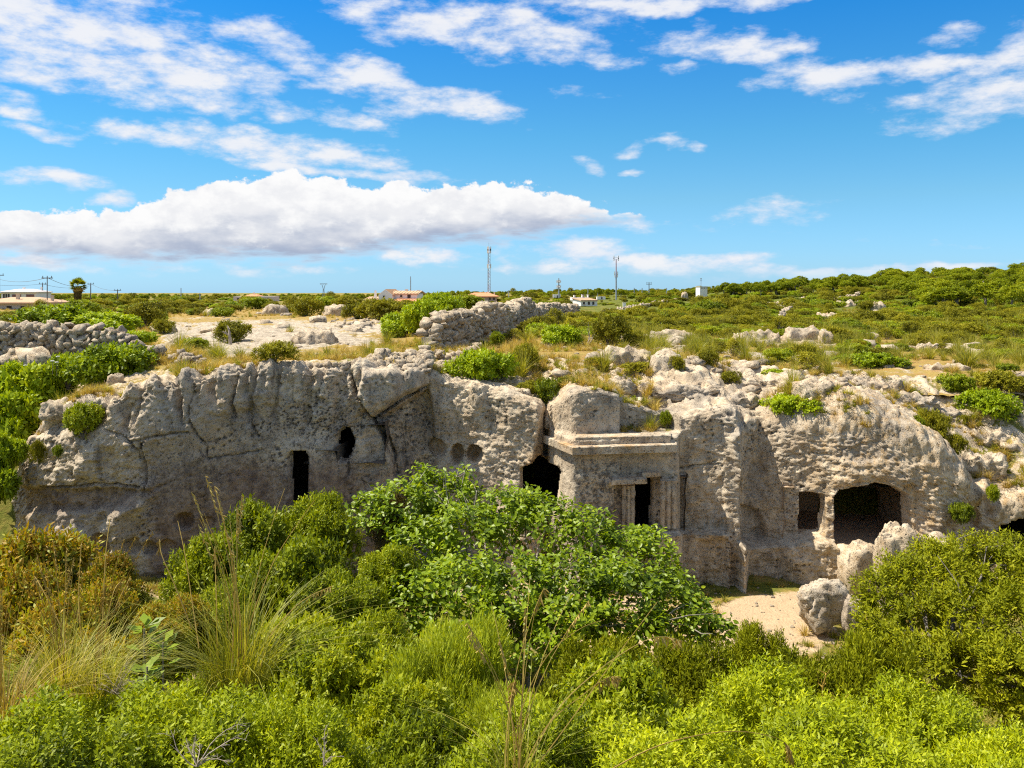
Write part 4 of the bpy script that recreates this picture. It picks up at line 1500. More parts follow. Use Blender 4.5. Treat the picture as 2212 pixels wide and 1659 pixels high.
stalk_set('grass_stalks', 'tall bent grass stalks with pale seed heads at the bottom centre', [
    ([(1105, 1700), (1125, 1540), (1180, 1420), (1250, 1360), (1300, 1340)], 5.2, 0), ([(1120, 1700), (1200, 1540), (1290, 1450), (1380, 1390), (1430, 1375), (1475, 1385)], 5.0, .28),
    ([(1110, 1700), (1180, 1570), (1260, 1500), (1310, 1465), (1340, 1462)], 4.9, .35), ([(1095, 1700), (1100, 1560), (1118, 1440), (1150, 1330), (1175, 1270)], 5.4, .2),
    ([(1090, 1700), (1095, 1580), (1105, 1500), (1112, 1470)], 4.8, .4), ([(1125, 1700), (1230, 1560), (1330, 1420), (1420, 1300)], 5.5, 0)])
stalk_set('grass_stalks', 'long yellow stalk arching over the bright lentisk at the bottom right', [
    ([(1290, 1680), (1400, 1620), (1500, 1590), (1600, 1580), (1690, 1600), (1712, 1640)], 4.7, .22)])
stalk_set('grass_stalks', 'thin upright grass stalks rising in front of the shaded cliff foot', [
    ([(470, 1480), (468, 1330), (466, 1250), (464, 1180)], 7.8, .2), ([(430, 1400), (415, 1300), (400, 1200), (384, 1125)], 7.6, 0), ([(520, 1480), (540, 1350), (575, 1250), (610, 1180), (680, 1080)], 7.7, 0),
    ([(500, 1450), (505, 1330), (506, 1200)], 7.6, 0), ([(415, 1360), (380, 1270), (350, 1200), (345, 1165)], 8.0, .25), ([(560, 1470), (580, 1380), (650, 1300), (720, 1265)], 7.9, .3)])
stalk_set('grass_stalks', 'grass stalks with drooping oat-like heads at the left', [
    ([(205, 1490), (215, 1400), (250, 1310), (282, 1245)], 8.3, .4), ([(190, 1480), (175, 1370), (170, 1280), (176, 1170)], 8.2, .55), ([(200, 1480), (225, 1370), (245, 1280), (262, 1255)], 8.4, .2),
    ([(215, 1480), (222, 1330), (228, 1200), (238, 1120)], 8.3, 0), ([(180, 1480), (130, 1350), (90, 1270), (75, 1245)], 8.1, .25)])

# broad leaved herbs between the tussocks
def herb(ox, oy, Y, s, label, seed):
    rng = np.random.RandomState(seed)
    root = empty('broad_leaved_herb', (wx(ox, Y), Y, wz(oy, Y)))
    for k in range(26):
        a = rng.uniform(0, 6.28)
        h = rng.uniform(-.1, .28) * s
        d = np.array([math.cos(a), math.sin(a), .35])
        p = d * .05 * s + np.array([0, 0, h])
        Lf, Wf = .26 * s * rng.uniform(.7, 1.1), .12 * s
        V, Q = leaves(np.array([p]), np.array([d]), np.array([[0, 0, 1.0]]) + rng.normal(size=(1, 3)) * .2, Lf, Wf, .12)
        me = np_mesh('leaf', V, Q, M['fig'], {'tint': np.full(4, rng.uniform(.25, .55))})
        obj('leaf', me, root)
    m = MB()
    m.tube([(0, 0, -.6), (0, 0, .25 * s)], .012, 5)
    m.build('stem', M['bark'], root)
    return tag(root, label, 'plant')


herb(312, 1398, 12.0, 1.0, 'broad leaved green herb above the gap between the tussocks', 1)
herb(352, 1425, 11.8, .9, 'second broad leaved herb, lower right of the first', 2)
herb(318, 1480, 10.8, .9, 'broad leaved herb in shade near the foot of the large tussock', 3)


# ------------------------------------------------------------------ fig tree
def build_fig():
    rng = np.random.RandomState(101)
    Y0 = 20.3
    bx, bz = wx(1130, Y0), float(ground_z(wx(1130, Y0), Y0))
    root = empty('fig_tree', (bx, Y0, bz))
    lob = []
    for (ox, oy, Y, r) in ((870, 1105, 22.6, 75), (800, 1110, 22.8, 42), (905, 1190, 21.5, 75), (935, 1065, 23.2, 45), (990, 1085, 23.0, 50), (1010, 1170, 21.5, 85), (1090, 1120, 22.5, 70),
                           (1180, 1150, 22.3, 78), (1130, 1090, 23.2, 38), (1265, 1170, 22.0, 72), (1345, 1215, 21.7, 78), (1410, 1230, 21.5, 62), (1340, 1300, 20.2, 95), (1440, 1310, 20.4, 72), (1500, 1350, 20.0, 52), (1545, 1370, 19.8, 34),
                           (1230, 1290, 20.0, 95), (1120, 1290, 19.8, 95), (1010, 1290, 19.6, 95), (920, 1300, 19.6, 80), (880, 1350, 19.2, 60), (980, 1370, 18.8, 75), (1100, 1370, 18.8, 85), (1210, 1370, 18.8, 70), (1310, 1360, 19.2, 60),
                           (1420, 1180, 22.0, 30), (1385, 1170, 22.2, 30), (1000, 1030, 23.4, 20), (905, 1030, 23.4, 20), (1400, 1370, 19.4, 48)):
        rr = r / F * Y
        lob.append((wx(ox, Y) - bx, Y - Y0, wz(oy, Y) - bz, rr, rr * .9, rr * .85))
    P, O = lobe_points(lob, 6600, rng, (.55, 1.1))
    P, O = clump_filter(P, O, rng, 1.5, -.10, .16)
    n = len(P)
    k = 6
    D = unit(O * .8 + np.array([0, 0, .6]) + rng.normal(size=(n, 3)) * .4)
    A = unit(np.cross(D, rng.normal(size=(n, 3))))
    Bv = np.cross(D, A)
    Ps, Ds, Ns, Ls = [], [], [], []
    for i in range(k):
        ph = i * 2.4 + rng.uniform(0, .8, n)
        R_ = A * np.cos(ph)[:, None] + Bv * np.sin(ph)[:, None]
        Ps.append(P + D * .22 * i / k + R_ * .03)
        Ds.append(unit(D * .45 + R_ + np.array([0, 0, -.15]) + rng.normal(size=(n, 3)) * .2))
        Ns.append(unit(D * .6 + np.array([-.25, -.15, .75]) + rng.normal(size=(n, 3)) * .45))
        Ls.append(rng.uniform(.10, .17, n))
    P, D, N, L = (np.concatenate(v) for v in (Ps, Ds, Ns, Ls))
    ok = P[:, 2] > .15
    P, D, N, L = P[ok], D[ok], N[ok], L[ok]
    W = L * .58
    # folded broad leaf of two quads
    S = unit(np.cross(D, N))
    Nn = np.cross(S, D)
    L3, W3 = L[:, None], W[:, None]
    V = np.stack([P, P + D * L3 * .32 + S * W3 * .46 + Nn * W3 * .10, P + D * L3 * .72 + S * W3 * .40 + Nn * W3 * .06, P + D * L3 - Nn * W3 * .10,
                  P + D * L3 * .72 - S * W3 * .40 + Nn * W3 * .06, P + D * L3 * .32 - S * W3 * .46 + Nn * W3 * .10], 1)
    tint = np.clip(.5 + .38 * fbm(P[:, 0] * .8, P[:, 1] * .8, P[:, 2] * .8, 2) + rng.normal(size=len(P)) * .17, 0, 1)
    # the 300 leaves that show largest: single parts; the rest one mass
    vis = (Nn @ np.array([.05, -.95, .30])) * L ** 2 / (np.hypot(P[:, 0] + bx, P[:, 1] + Y0)) ** 2
    outer = np.zeros(len(P))
    for l in lob:
        q = np.linalg.norm((P - np.array(l[:3])) / np.array(l[3:]), axis=1)
        outer = np.maximum(outer, -q)
    score = np.abs(vis) * (1 + .8 * (P[:, 1] < -.5)) * (outer > -1.2)
    top = np.argsort(-score)[:290]
    mask = np.zeros(len(P), bool)
    mask[top] = True
    rest = V[~mask]
    nr = len(rest)
    idx = np.arange(nr * 6).reshape(nr, 6)
    Q = np.concatenate([idx[:, [0, 1, 2, 3]], idx[:, [0, 3, 4, 5]]])
    me = np_mesh('foliage', rest.reshape(-1, 3), Q, M['fig'], {'tint': np.repeat(tint[~mask], 6)})
    tag(obj('foliage', me, root), kind='stuff')
    canon = np.array([(0, 0, 0), (.46 * .58, .32, .058), (.40 * .58, .72, .035), (0, 1, -.058), (-.40 * .58, .72, .035), (-.46 * .58, .32, .058)])
    lm = [np_mesh('leaf', canon, np.array([[0, 1, 2, 3], [0, 3, 4, 5]]), M['fig'], {'tint': np.full(6, t)}) for t in (.3, .5, .65, .8, .95)]
    for i in top:
        o = bpy.data.objects.new('leaf', lm[int(np.clip(tint[i] * 5, 0, 4))])
        mw = Matrix(((S[i][0], D[i][0], Nn[i][0], P[i][0]), (S[i][1], D[i][1], Nn[i][1], P[i][1]), (S[i][2], D[i][2], Nn[i][2], P[i][2]), (0, 0, 0, 1))) @ Matrix.Scale(L[i], 4)
        link(o, root)
        o.matrix_local = mw
    # trunks and limbs
    m = MB()
    for k in range(4):
        a = k * 1.6
        m.tube([(.25 * math.cos(a), .2 * math.sin(a), -.2), (.5 * math.cos(a), .3 * math.sin(a), .7), (1.0 * math.cos(a), .6 * math.sin(a), 1.5)], [.13, .10, .07], 7)
    m.build('trunk', M['figbark'], root, True)
    for l in lob:
        mm = twig_tree(rng, (rng.normal() * .5, rng.normal() * .3, 1.0 + rng.uniform(0, .5)), [(l[0], l[1] + l[4] * .2, l[2] + l[5] * .1)], .04, None, .12, 5, 5)
        mm.build('branch', M['figbark'], root)
    # bare twigs that stick out of the crown
    mm = MB()
    for (ox, oy, Y) in ((1145, 1030, 23), (1165, 1045, 23), (1120, 1045, 23), (1180, 1060, 22.8), (985, 1000, 23.2), (1060, 1060, 22.8), (925, 1050, 23), (1430, 1210, 21.6)):
        p = np.array((wx(ox, Y) - bx, Y - Y0, wz(oy, Y) - bz))
        for q in range(4):
            e = p + np.array([rng.normal() * .18, rng.normal() * .15, rng.uniform(-.1, .2)])
            mm.tube([p - np.array([0, 0, .6]) + rng.normal(size=3) * .1, p - np.array([0, 0, .4]), e - np.array([0, 0, .25])], [.018, .010, .004], 4)
    tag(mm.build('bare_twigs', M['dead'], root), kind='stuff')
    return tag(root, 'large spreading fig tree with glossy green leaves in front of the carved tomb', 'tree')


build_fig()


# ------------------------------------------------------------------ juniper tree, right
def build_juniper():
    rng = np.random.RandomState(202)
    Y0 = 14.0
    bx, bz = wx(2050, Y0), float(ground_z(wx(2050, Y0), Y0))
    root = empty('juniper_tree', (bx, Y0, bz))
    lob = []
    for (ox, oy, Y, r) in ((1915, 1290, 15.6, 55), (1970, 1280, 15.8, 80), (2050, 1260, 16.0, 85), (2140, 1250, 16.0, 85), (2220, 1260, 16, 90), (2330, 1270, 15.5, 120), (1930, 1370, 14.8, 56), (2000, 1370, 14.6, 95), (2110, 1360, 14.5, 100),
                           (2220, 1380, 14.2, 110), (2340, 1400, 14.2, 120), (1990, 1450, 13.8, 70), (2080, 1450, 13.4, 80), (2180, 1470, 13.2, 90), (2290, 1500, 13.2, 110), (1885, 1345, 15.2, 30), (2010, 1215, 16.4, 40), (2090, 1195, 16.6, 34), (2190, 1200, 16.6, 40)):
        rr = r / F * Y
        lob.append((wx(ox, Y) - bx, Y - Y0, wz(oy, Y) - bz, rr, rr, rr * .8))
    P, O = lobe_points(lob, 17000, rng, (.6, 1.14))
    P, O = clump_filter(P, O, rng, 2.3, .02, .16)
    V, Q, T = sprigs(P, O, 10, .22, .085, .030, rng, .55, .8, 1.0, .45, .05)
    me = np_mesh('foliage', V, Q, M['juniper'], {'tint': T})
    obj('foliage', me, root)
    m = MB()
    m.tube([(0, 0, -.3), (.03, .05, .5), (-.02, .12, 1.0), (.1, .3, 1.5)], [.20, .17, .14, .06], 9)
    m.build('trunk', M['bark'], root, True)
    for l in lob:
        twig_tree(rng, (.02, .1, .9 + rng.uniform(0, .4)), [(l[0], l[1] + .1, l[2] - .1)], .035, None, .12, 5, 5).build('branch', M['bark'], root)
    return tag(root, 'large dense juniper tree with a short dark trunk at the right edge', 'tree')


build_juniper()
rng = np.random.RandomState(9)
# orange lichened little tree and dead twigs
def dead_branch(name, label, ox, oy, Y, tips, r, mat, cat='branch', forks=5):
    root = empty(name, (wx(ox, Y), Y, wz(oy, Y)))
    m = twig_tree(np.random.RandomState(int(ox)), (0, 0, 0), [(wx(a, Y) - wx(ox, Y), rng.normal() * .1, wz(b, Y) - wz(oy, Y)) for a, b in tips], r, None, .3, 5, forks)
    m.build('twigs', mat, root)
    return tag(root, label, cat)


dead_branch('lichened_tree', 'bare young tree stem crusted with orange lichen amid low junipers', 1782, 1585, 9.6, [(1790, 1490), (1788, 1440)], .022, M['lichenbark'], 'tree')
dead_branch('lichened_branch', 'orange lichened side branch lying right of the bare young stem', 1785, 1565, 9.4, [(1860, 1550), (1830, 1500), (1880, 1545)], .012, M['lichenbark'])
dead_branch('dead_branch', 'forked grey dead branch between the orange stem and the juniper trunk', 1895, 1600, 8.4, [(1910, 1535), (1940, 1570), (1880, 1545)], .012, M['dead'])
_rb = np.random.RandomState(44)
def twig_mess(ox, oy, Y, w, n, label):
    tips = [(ox + _rb.uniform(-w, w), oy - _rb.uniform(10, 75)) for i in range(n)]
    dead_branch('dead_twigs', label, ox, oy, Y, tips, .0045, M['dead'], 'branch', forks=7)


twig_mess(425, 1655, 5.35, 110, 9, 'tangle of fine bare grey twigs in the lower left lentisk')
twig_mess(700, 1655, 5.6, 60, 6, 'fine bare twigs in the shaded hole below the large tussock')
twig_mess(250, 1500, 8.0, 60, 14, 'dry grey twigs between the two left tussocks')

# ------------------------------------------------------------------ dry stone walls
def stone_mesh(seed):
    rng = np.random.RandomState(seed)
    V, idx = [], {}
    def vid(i, j, k):
        if (i, j, k) not in idx:
            idx[(i, j, k)] = len(V)
            V.append((i, j, k))
        return idx[(i, j, k)]
    Fs = []
    for ax in range(3):
        for s in (-1, 1):
            for a in (-1, 0):
                for b in (-1, 0):
                    q = []
                    for (p, r) in ((a, b), (a + 1, b), (a + 1, b + 1), (a, b + 1)):
                        c = [0, 0, 0]
                        c[ax], c[(ax + 1) % 3], c[(ax + 2) % 3] = s, p, r
                        q.append(vid(*c))
                    Fs.append(q if s > 0 else q[::-1])
    V = np.array(V, float)
    n = np.linalg.norm(V, axis=1)[:, None]
    V = V / n ** rng.uniform(.35, .75)
    V += rng.normal(size=V.shape) * .19
    V *= .5
    V[:, 2] *= .98
    me = np_mesh('stone', V, np.array(Fs), stone_mat, {'warm': np.full(len(V), rng.uniform(.25, .9)), 'dark': np.full(len(V), rng.uniform(0, .35)), 'ochre': np.full(len(V), rng.uniform(0, .25))})
    return me


STONES = [stone_mesh(400 + i) for i in range(12)]
STONE_V = [np.array([v.co[:] for v in m.vertices]) for m in STONES]
STONE_F = [np.array([p.vertices[:] for p in m.polygons]) for m in STONES]


def put_stones(root, items, limit=295, name='stone'):
    """items: (matrix, variant, size for ranking); the largest become parts, the rest one mass"""
    items.sort(key=lambda t: -t[2])
    for mw, k, _ in items[:limit]:
        o = bpy.data.objects.new(name, STONES[k])
        link(o, root)
        o.matrix_local = mw
    rest = items[limit:]
    if rest:
        Vs, Fs, n = [], [], 0
        for mw, k, _ in rest:
            A = np.array(mw)
            Vs.append(STONE_V[k] @ A[:3, :3].T + A[:3, 3])
            Fs.append(STONE_F[k] + n)
            n += len(STONE_V[k])
        V = np.concatenate(Vs)
        me = np_mesh('small_stones', V, np.concatenate(Fs), stone_mat, {'warm': np.full(len(V), .55), 'dark': np.full(len(V), .15)})
        tag(obj('small_stones', me, root), kind='stuff')


def dry_wall(label, path, ch, sl, thick, seed, cat='wall', crumble=.0, base=None, name='dry_stone_wall', group=None):
    """path: (x, y, height); courses of fieldstones with a rubble core"""
    rng = np.random.RandomState(seed)
    P = np.array([(p[0], p[1]) for p in path], float)
    H = np.array([p[2] for p in path], float)
    seg = np.hypot(*np.diff(P, axis=0).T)
    S = np.concatenate([[0], np.cumsum(seg)])
    at = lambda s: (np.interp(s, S, P[:, 0]), np.interp(s, S, P[:, 1]))
    bz = [(base if base is not None else drop(*p)) - .12 for p in P]
    zb = lambda s: np.interp(s, S, bz)
    c = P[0]
    root = empty(name, (c[0], c[1], bz[0]))
    R0 = np.array((c[0], c[1], bz[0]))
    items = []
    nc = int(H.max() / ch) + 2
    for row in range(nc):
        s = -rng.uniform(0, sl)
        while s < S[-1]:
            l = sl * rng.uniform(.5, 1.45)
            h = ch * rng.uniform(.65, 1.75)
            sm = min(max(s + l / 2, 0), S[-1])
            top = np.interp(sm, S, H) * (1 + .10 * pn(sm * 1.3, seed, .5)) + ch * .3 * rng.normal()
            zz = row * ch + ch * .5
            if zz < top:
                x, y = at(sm)
                x2, y2 = at(min(sm + .1, S[-1]))
                x1, y1 = at(max(sm - .1, 0))
                t = math.atan2(y2 - y1, x2 - x1)
                nx, ny = math.sin(t), -math.cos(t)          # towards the viewer
                if ny > 0:
                    nx, ny = -nx, -ny
                for side in ((1, -1) if zz > top - 1.6 * ch else (1,)):
                    d = side * thick * (.30 - .06 * zz / max(H.max(), .1)) + rng.normal() * .035
                    loc = Vector((x + nx * d, y + ny * d, zb(sm) + zz + rng.normal() * ch * .28)) - Vector(R0)
                    rot = Matrix.Rotation(t + rng.normal() * .3, 4, 'Z') @ Matrix.Rotation(rng.normal() * .3, 4, 'X') @ Matrix.Rotation(rng.normal() * .45, 4, 'Y')
                    mw = Matrix.Translation(loc) @ rot @ Matrix.Diagonal((l * 1.10, thick * rng.uniform(.5, .72), h * 1.12, 1))
                    items.append((mw, int(rng.randint(len(STONES))), l * h / (x * x + y * y) * (1 if side > 0 else .35)))
            s += l * .86
    m = MB()
    n = max(2, int(S[-1] / .5))
    for i in range(n):
        s0, s1 = S[-1] * i / n, S[-1] * (i + 1) / n
        a, b = at(s0), at(s1)
        t = math.atan2(b[1] - a[1], b[0] - a[0])
        h = max(.1, np.interp((s0 + s1) / 2, S, H) - ch * 1.1)
        m.box(((a[0] + b[0]) / 2 - R0[0], (a[1] + b[1]) / 2 - R0[1], zb((s0 + s1) / 2) - R0[2] + h / 2 - .1), (math.hypot(b[0] - a[0], b[1] - a[1]) * .96, thick * .5, h), t)
    core = m.build('rubble_core', stone_mat, root)
    put_stones(root, items)
    return tag(root, label, cat, group)


WL = [(-80, 36.4, 1.5), (0, 36.2, 1.55), (90, 36.0, 1.66), (170, 35.9, 1.56), (230, 35.8, 1.35), (270, 35.6, 1.1), (310, 35.3, .75), (345, 34.9, .40), (372, 34.6, .15)]
dry_wall('long dry stone wall at the left edge of the clifftop above the green mound', [(wx(a, y), y, h) for a, y, h in WL], .23, .34, .7, 1, base=6.8)
WM = [(921, 38.2, .7), (928, 38.6, 1.45), (950, 39.8, 1.72), (1000, 42.2, 1.78), (1031, 44.0, 1.62)]
dry_wall('grey shaded end section of the ruined stone wall on the clifftop', [(wx(a, y), y, h) for a, y, h in WM], .20, .32, .9, 2)
WM2 = [(1036, 44.6, 1.9), (1050, 47, 2.05), (1075, 51, 1.8), (1094, 55.0, 1.55)]
dry_wall('tallest section of the ruined stone wall with its brown sunlit face', [(wx(a, y), y, h) for a, y, h in WM2], .23, .36, 1.0, 3)
WM3 = [(1098, 55.6, 1.6), (1112, 58, 2.05), (1130, 62, 2.0), (1149, 67, 1.6)]
dry_wall('third section of the ruined stone wall with a squared block on its corner', [(wx(a, y), y, h) for a, y, h in WM3], .25, .40, 1.0, 4)
WM4 = [(1154, 68, 1.35), (1185, 74, 1.55), (1215, 80, 1.5), (1240, 85, 1.2)]
dry_wall('farthest grey section of the ruined stone wall behind the bare shrubs', [(wx(a, y), y, h) for a, y, h in WM4], .28, .46, 1.0, 5)


def far_wall(pts, h, label, seed):
    path = []
    for a, b in pts:
        p = hit(a, b, [plateau])
        path.append((p.x, p.y, h * .7))
    return dry_wall(label, path, h * .7 / 2.2, .6, .5, seed)


far_wall([(1302, 686), (1350, 676), (1395, 664), (1440, 655), (1485, 648)], .9, 'long low field wall climbing past the small white house', 11)
far_wall([(1688, 692), (1708, 676), (1722, 662), (1735, 650)], 1.0, 'short field wall running straight up the scrub slope', 12)
far_wall([(1762, 654), (1800, 652), (1835, 645), (1858, 640)], .9, 'low field wall on the rise at the right', 13)
far_wall([(1625, 660), (1680, 661), (1740, 660)], .8, 'faint field wall right of the white tower', 14)


def rubble(label, spots, seed, size, name='rubble_pile', cat='rubble', zoff=0.0, core=None):
    """a heap of loose stones at photo places (ox, oy, Y)"""
    rng = np.random.RandomState(seed)
    a = spots[0]
    x, y = wx(a[0], a[2]), a[2]
    R0 = Vector((x, y, wz(a[1], a[2])))
    root = empty(name, R0)
    items = []
    for ox, oy, Y in spots:
        s = size * rng.uniform(.6, 1.35)
        loc = Vector((wx(ox, Y), Y, wz(oy, Y))) - R0
        mw = Matrix.Translation(loc) @ Matrix.Rotation(rng.uniform(0, 6.28), 4, 'Z') @ Matrix.Rotation(rng.normal() * .4, 4, 'X') @ Matrix.Diagonal((s * rng.uniform(.9, 1.4), s, s * rng.uniform(.65, 1.0), 1))
        items.append((mw, int(rng.randint(len(STONES))), s))
    put_stones(root, items)
    return tag(root, label, cat)


_r = np.random.RandomState(77)
spots = []
for i in range(190):
    t = _r.uniform(0, 1)
    ox = 785 + 145 * t
    lo = np.interp(ox, [785, 830, 880, 930], [808, 822, 818, 800])
    hi_ = np.interp(ox, [785, 820, 880, 935], [785, 757, 762, 745])
    oy = _r.uniform(hi_, lo)
    q = (oy - hi_) / (lo - hi_)
    spots.append((ox, oy, 31.9 - 1.7 * q + .9 * t + _r.normal() * .08))
rubble('heap of rounded stones at the cliff edge below the ruined wall', spots, 1, .30)
spots = [(920 + 60 * _r.uniform(), 762 + 40 * _r.uniform(), 34.5 + 3 * _r.uniform()) for i in range(70)]
rubble('loose stones spilling from the end of the grey ruined wall', spots, 2, .26)
spots = []
for i in range(40):
    t = i / 39
    spots.append((945 + 85 * t + _r.normal() * 3, 800 - 48 * t + _r.normal() * 4, 33.5 + 5 * t))
rubble('line of pale boulders along the foot of the grey ruined wall', spots, 3, .42, 'stone_row', 'rocks')
spots = [(640 + 145 * t + _r.normal() * 4, 790 - 6 * t + _r.normal() * 4, 30.7) for t in np.linspace(0, 1, 22)]
rubble('row of small stones along the rim above the pitted cliff', spots, 4, .25, 'stone_row', 'rocks')
spots = [(375 + 60 * t + _r.normal() * 10, 770 + 18 * t + _r.normal() * 7, 34.2 - 1.5 * t) for t in np.linspace(0, 1, 46)]
rubble('scattered fallen stones at the low right end of the left wall', spots, 5, .22)
spots = [(20 + 75 * _r.uniform(), 760 + 34 * _r.uniform(), 34.6) for i in range(16)]
rubble('dark weathered rocks below the left wall at the edge of the frame', spots, 6, .65, 'rocks', 'rocks')
spots = [(720 + 110 * _r.uniform(), 690 + 15 * _r.uniform(), 62 - 10 * _r.uniform()) for i in range(40)]
for k, (a, b, Y) in enumerate(spots):
    p = hit(a, b)
    if p:
        spots[k] = (a, b, p.y)
rubble('scatter of small stones behind the pale rock pavement', spots, 7, .35)


# ------------------------------------------------------------------ boulders
def ico(sub):
    import bmesh
    bm = bmesh.new()
    bmesh.ops.create_icosphere(bm, subdivisions=sub, radius=1)
    V = np.array([v.co[:] for v in bm.verts])
    Fq = np.array([[v.index for v in f.verts] for f in bm.faces])
    bm.free()
    return V, Fq


ICO = {3: ico(3), 4: ico(4), 5: ico(5)}


def boulder(ox, oy, w, h, label, seed, Y=None, depth=.8, box=.35, sub=4, tilt=0.0, warm=.85, rough=1.0, orange=0.0, name='boulder', group=None, sink=.9):
    """base centre at photo point (ox, oy), w x h in photo units"""
    if Y is None:
        p = hit(ox, oy)
        x, Y, zb = p.x, p.y, p.z
    else:
        x, zb = wx(ox, Y), wz(oy, Y)
    W, H = w / F * Y, h / F * Y
    V, Fq = ICO[sub]
    n = np.abs(V).max(1)[:, None]
    V = V * (1 - box) + V / n * box * .82
    s = seed * 3.7
    A = max(1.0, W / max(H, .1) * .5)
    nn = .34 * fbm(V[:, 0] * 1.3 * A ** .5 + s, V[:, 1] * 1.3, V[:, 2] * 1.1, 3) + .30 * fbm(V[:, 0] * 2.4 * A ** .6 + s, V[:, 1] * 2.6, V[:, 2] * 1.8, 4, .6, True) + .10 * fbm(V[:, 0] * 7 * A ** .5, V[:, 1] * 7 + s, V[:, 2] * 6, 4, .65)
    V = V * (1 + nn * rough)[:, None]
    V[:, 2] = np.where(V[:, 2] > -.2, (V[:, 2] + .2) * np.clip(.95 + min(.5, .45 * (A - 1)) * pn(V[:, 0] * 1.7 * min(A, 1.8) + s, V[:, 1] * 1.3, s), .5, 1.3) - .2, V[:, 2])
    V[:, 1] += .3 * pn(V[:, 0] * 2.1 * min(A, 1.8), s, V[:, 2] * .7)
    V[:, 2] = np.maximum(V[:, 2], -.8)
    lo, hi_ = V.min(0), V.max(0)
    V = (V - (lo + hi_) / 2) / (hi_ - lo)
    V = V * np.array([W, W * depth, H * (1 + sink)])
    V[:, 2] += H * (1 + sink) / 2 - H * sink
    if tilt:
        c, q = math.cos(tilt), math.sin(tilt)
        V[:, 0], V[:, 2] = V[:, 0] * c - V[:, 2] * q, V[:, 0] * q + V[:, 2] * c
    g = sstep(.1, .4, fbm(V[:, 0] * 1.2, V[:, 1] * 1.2, V[:, 2] + s, 3))
    me = np_mesh('boulder', V, Fq, stone_mat, {'warm': np.full(len(V), warm), 'dark': np.full(len(V), .22), 'ochre': np.full(len(V), .15), 'orange': orange * g}, smooth=True)
    o = obj(name, me)
    o.location = (x, Y + W * depth * .3, zb)
    return tag(o, label, 'boulder', group)


BL = [
    (678, 742, 108, 34, 'long brown eroded boulder on the pale rock pavement', None, .5), (592, 680, 62, 24, 'pale grey boulder pair behind the pavement, left of the dark bush', None, .6),
    (722, 682, 60, 26, 'rough boulder behind the pavement, below the white farmhouse', None, .6), (455, 682, 50, 16, 'low pale boulder left of the boulder pair', None, .6),
    (247, 832, 40, 26, 'white boulder in the dry grass above the left cliff corner', 32.0, .7), (557, 790, 78, 16, 'flat pale slab lying at the rim of the cliff', 31.2, .7), (752, 776, 76, 14, 'thin flat slab in the dry grass behind the rim', 36.0, .6),
    (1345, 792, 170, 46, 'long pale outcrop with a rounded hump, right of the green shrubs', None, .5), (1442, 798, 76, 44, 'grey shaded boulder at the right end of the long outcrop', None, .7),
    (1452, 735, 120, 24, 'low pale rock ledge in the scrub behind the long outcrop', None, .4), (1640, 742, 130, 32, 'pale ledge of broken rock on the scrub slope, left half', None, .4), (1740, 740, 110, 38, 'pale ledge of broken rock on the scrub slope, right half', None, .5),
    (1786, 742, 34, 32, 'dark fronted boulder ending the broken ledge on the slope', None, .8), (1840, 662, 70, 16, 'upper rocky ledge near the field wall at the right', None, .5), (1790, 690, 60, 16, 'rocky ledge with an orange lichen patch on the right slope', None, .5),
    (1900, 672, 34, 22, 'dark boulder standing alone on the right hillside', None, .8), (2010, 755, 60, 16, 'thin rock ledge in the dense scrub, left piece', None, .5), (2075, 757, 70, 16, 'thin rock ledge in the dense scrub, right piece', None, .5),
    (1668, 832, 190, 48, 'broad pale rock hump behind the pillar recess', None, .6), (1770, 850, 90, 46, 'pitted pale boulder with a dark hollow, right of the broad hump', None, .7), (1890, 838, 140, 46, 'pale rounded rock mass above the right cave', None, .6),
    (1960, 872, 140, 40, 'wide sloping rock step above the right cave', None, .6), (2060, 905, 130, 38, 'pale sloping rock at the right, left of the green mat', None, .6), (2150, 950, 120, 46, 'pale rock bank at the right edge below the green mat', None, .6),
    (2120, 1010, 120, 60, 'cracked pale rock above the right edge cave', 31.5, .7), (1480, 850, 170, 40, 'rough pale rock shelf above the tomb front, right part', None, .6), (1330, 835, 90, 34, 'rough pale rock shelf above the tomb front, left part', None, .6),
    (1590, 872, 100, 38, 'eroded rock knob above the pillar recess', None, .6), (1120, 868, 60, 30, 'rounded grey rock at the rim right of the round niches', 31.0, .7), (1035, 856, 44, 30, 'small pitted rock at the rim above the round niches', 30.9, .8),
    (2055, 800, 110, 18, 'flat pale rock in tall dry grass at the right', None, .5), (1480, 650, 18, 20, 'pale standing rock by the scrub left of the white tower', None, .8), (1690, 668, 40, 10, 'small grey rocks on the slope above the short field wall', None, .6),
    (60, 688, 90, 12, 'pale flat rock behind the green strip at the left edge', None, .5), (395, 742, 80, 18, 'pavement rock with a brown edge right of the green strip', None, .5), (480, 716, 120, 10, 'low whitish pavement step in the middle of the rock pavement', None, .5),
    (1195, 905, 40, 24, 'small rock wedged above the crevice', 30.6, .8), (120, 885, 90, 26, 'pitted rock shoulder at the top of the left cliff corner', 29.8, .8),
]
for i, (ox, oy, w, h, lab, Y, dep) in enumerate(BL):
    if 1250 < ox < 2200 and oy > 820:
        h *= .68
        w *= 1.15
    boulder(ox, oy, w, h, lab, i + 1, Y, dep, sub=5 if w > 120 else 4, warm=.55 if 'brown' in lab or 'grey' in lab else .75, orange=.6 if 'orange' in lab else 0)
boulder(1795, 1330, 118, 74, 'large tilted pale boulder beside the sandy path', 61, 24.6, .7, .4, 5, .34, .35, .8, sink=.35)
boulder(1848, 1330, 50, 40, 'small boulder leaning on the right of the tilted boulder', 62, 24.2, .9, .4, 4)
boulder(1955, 1250, 108, 116, 'tall pale boulder in front of the large cave mouth', 63, 26.2, .8, .5, 5, .1, .9, .55)
boulder(2040, 1215, 110, 60, 'low rounded boulder right of the tall one, above the juniper', 64, 27.5, .8, .4, 4)
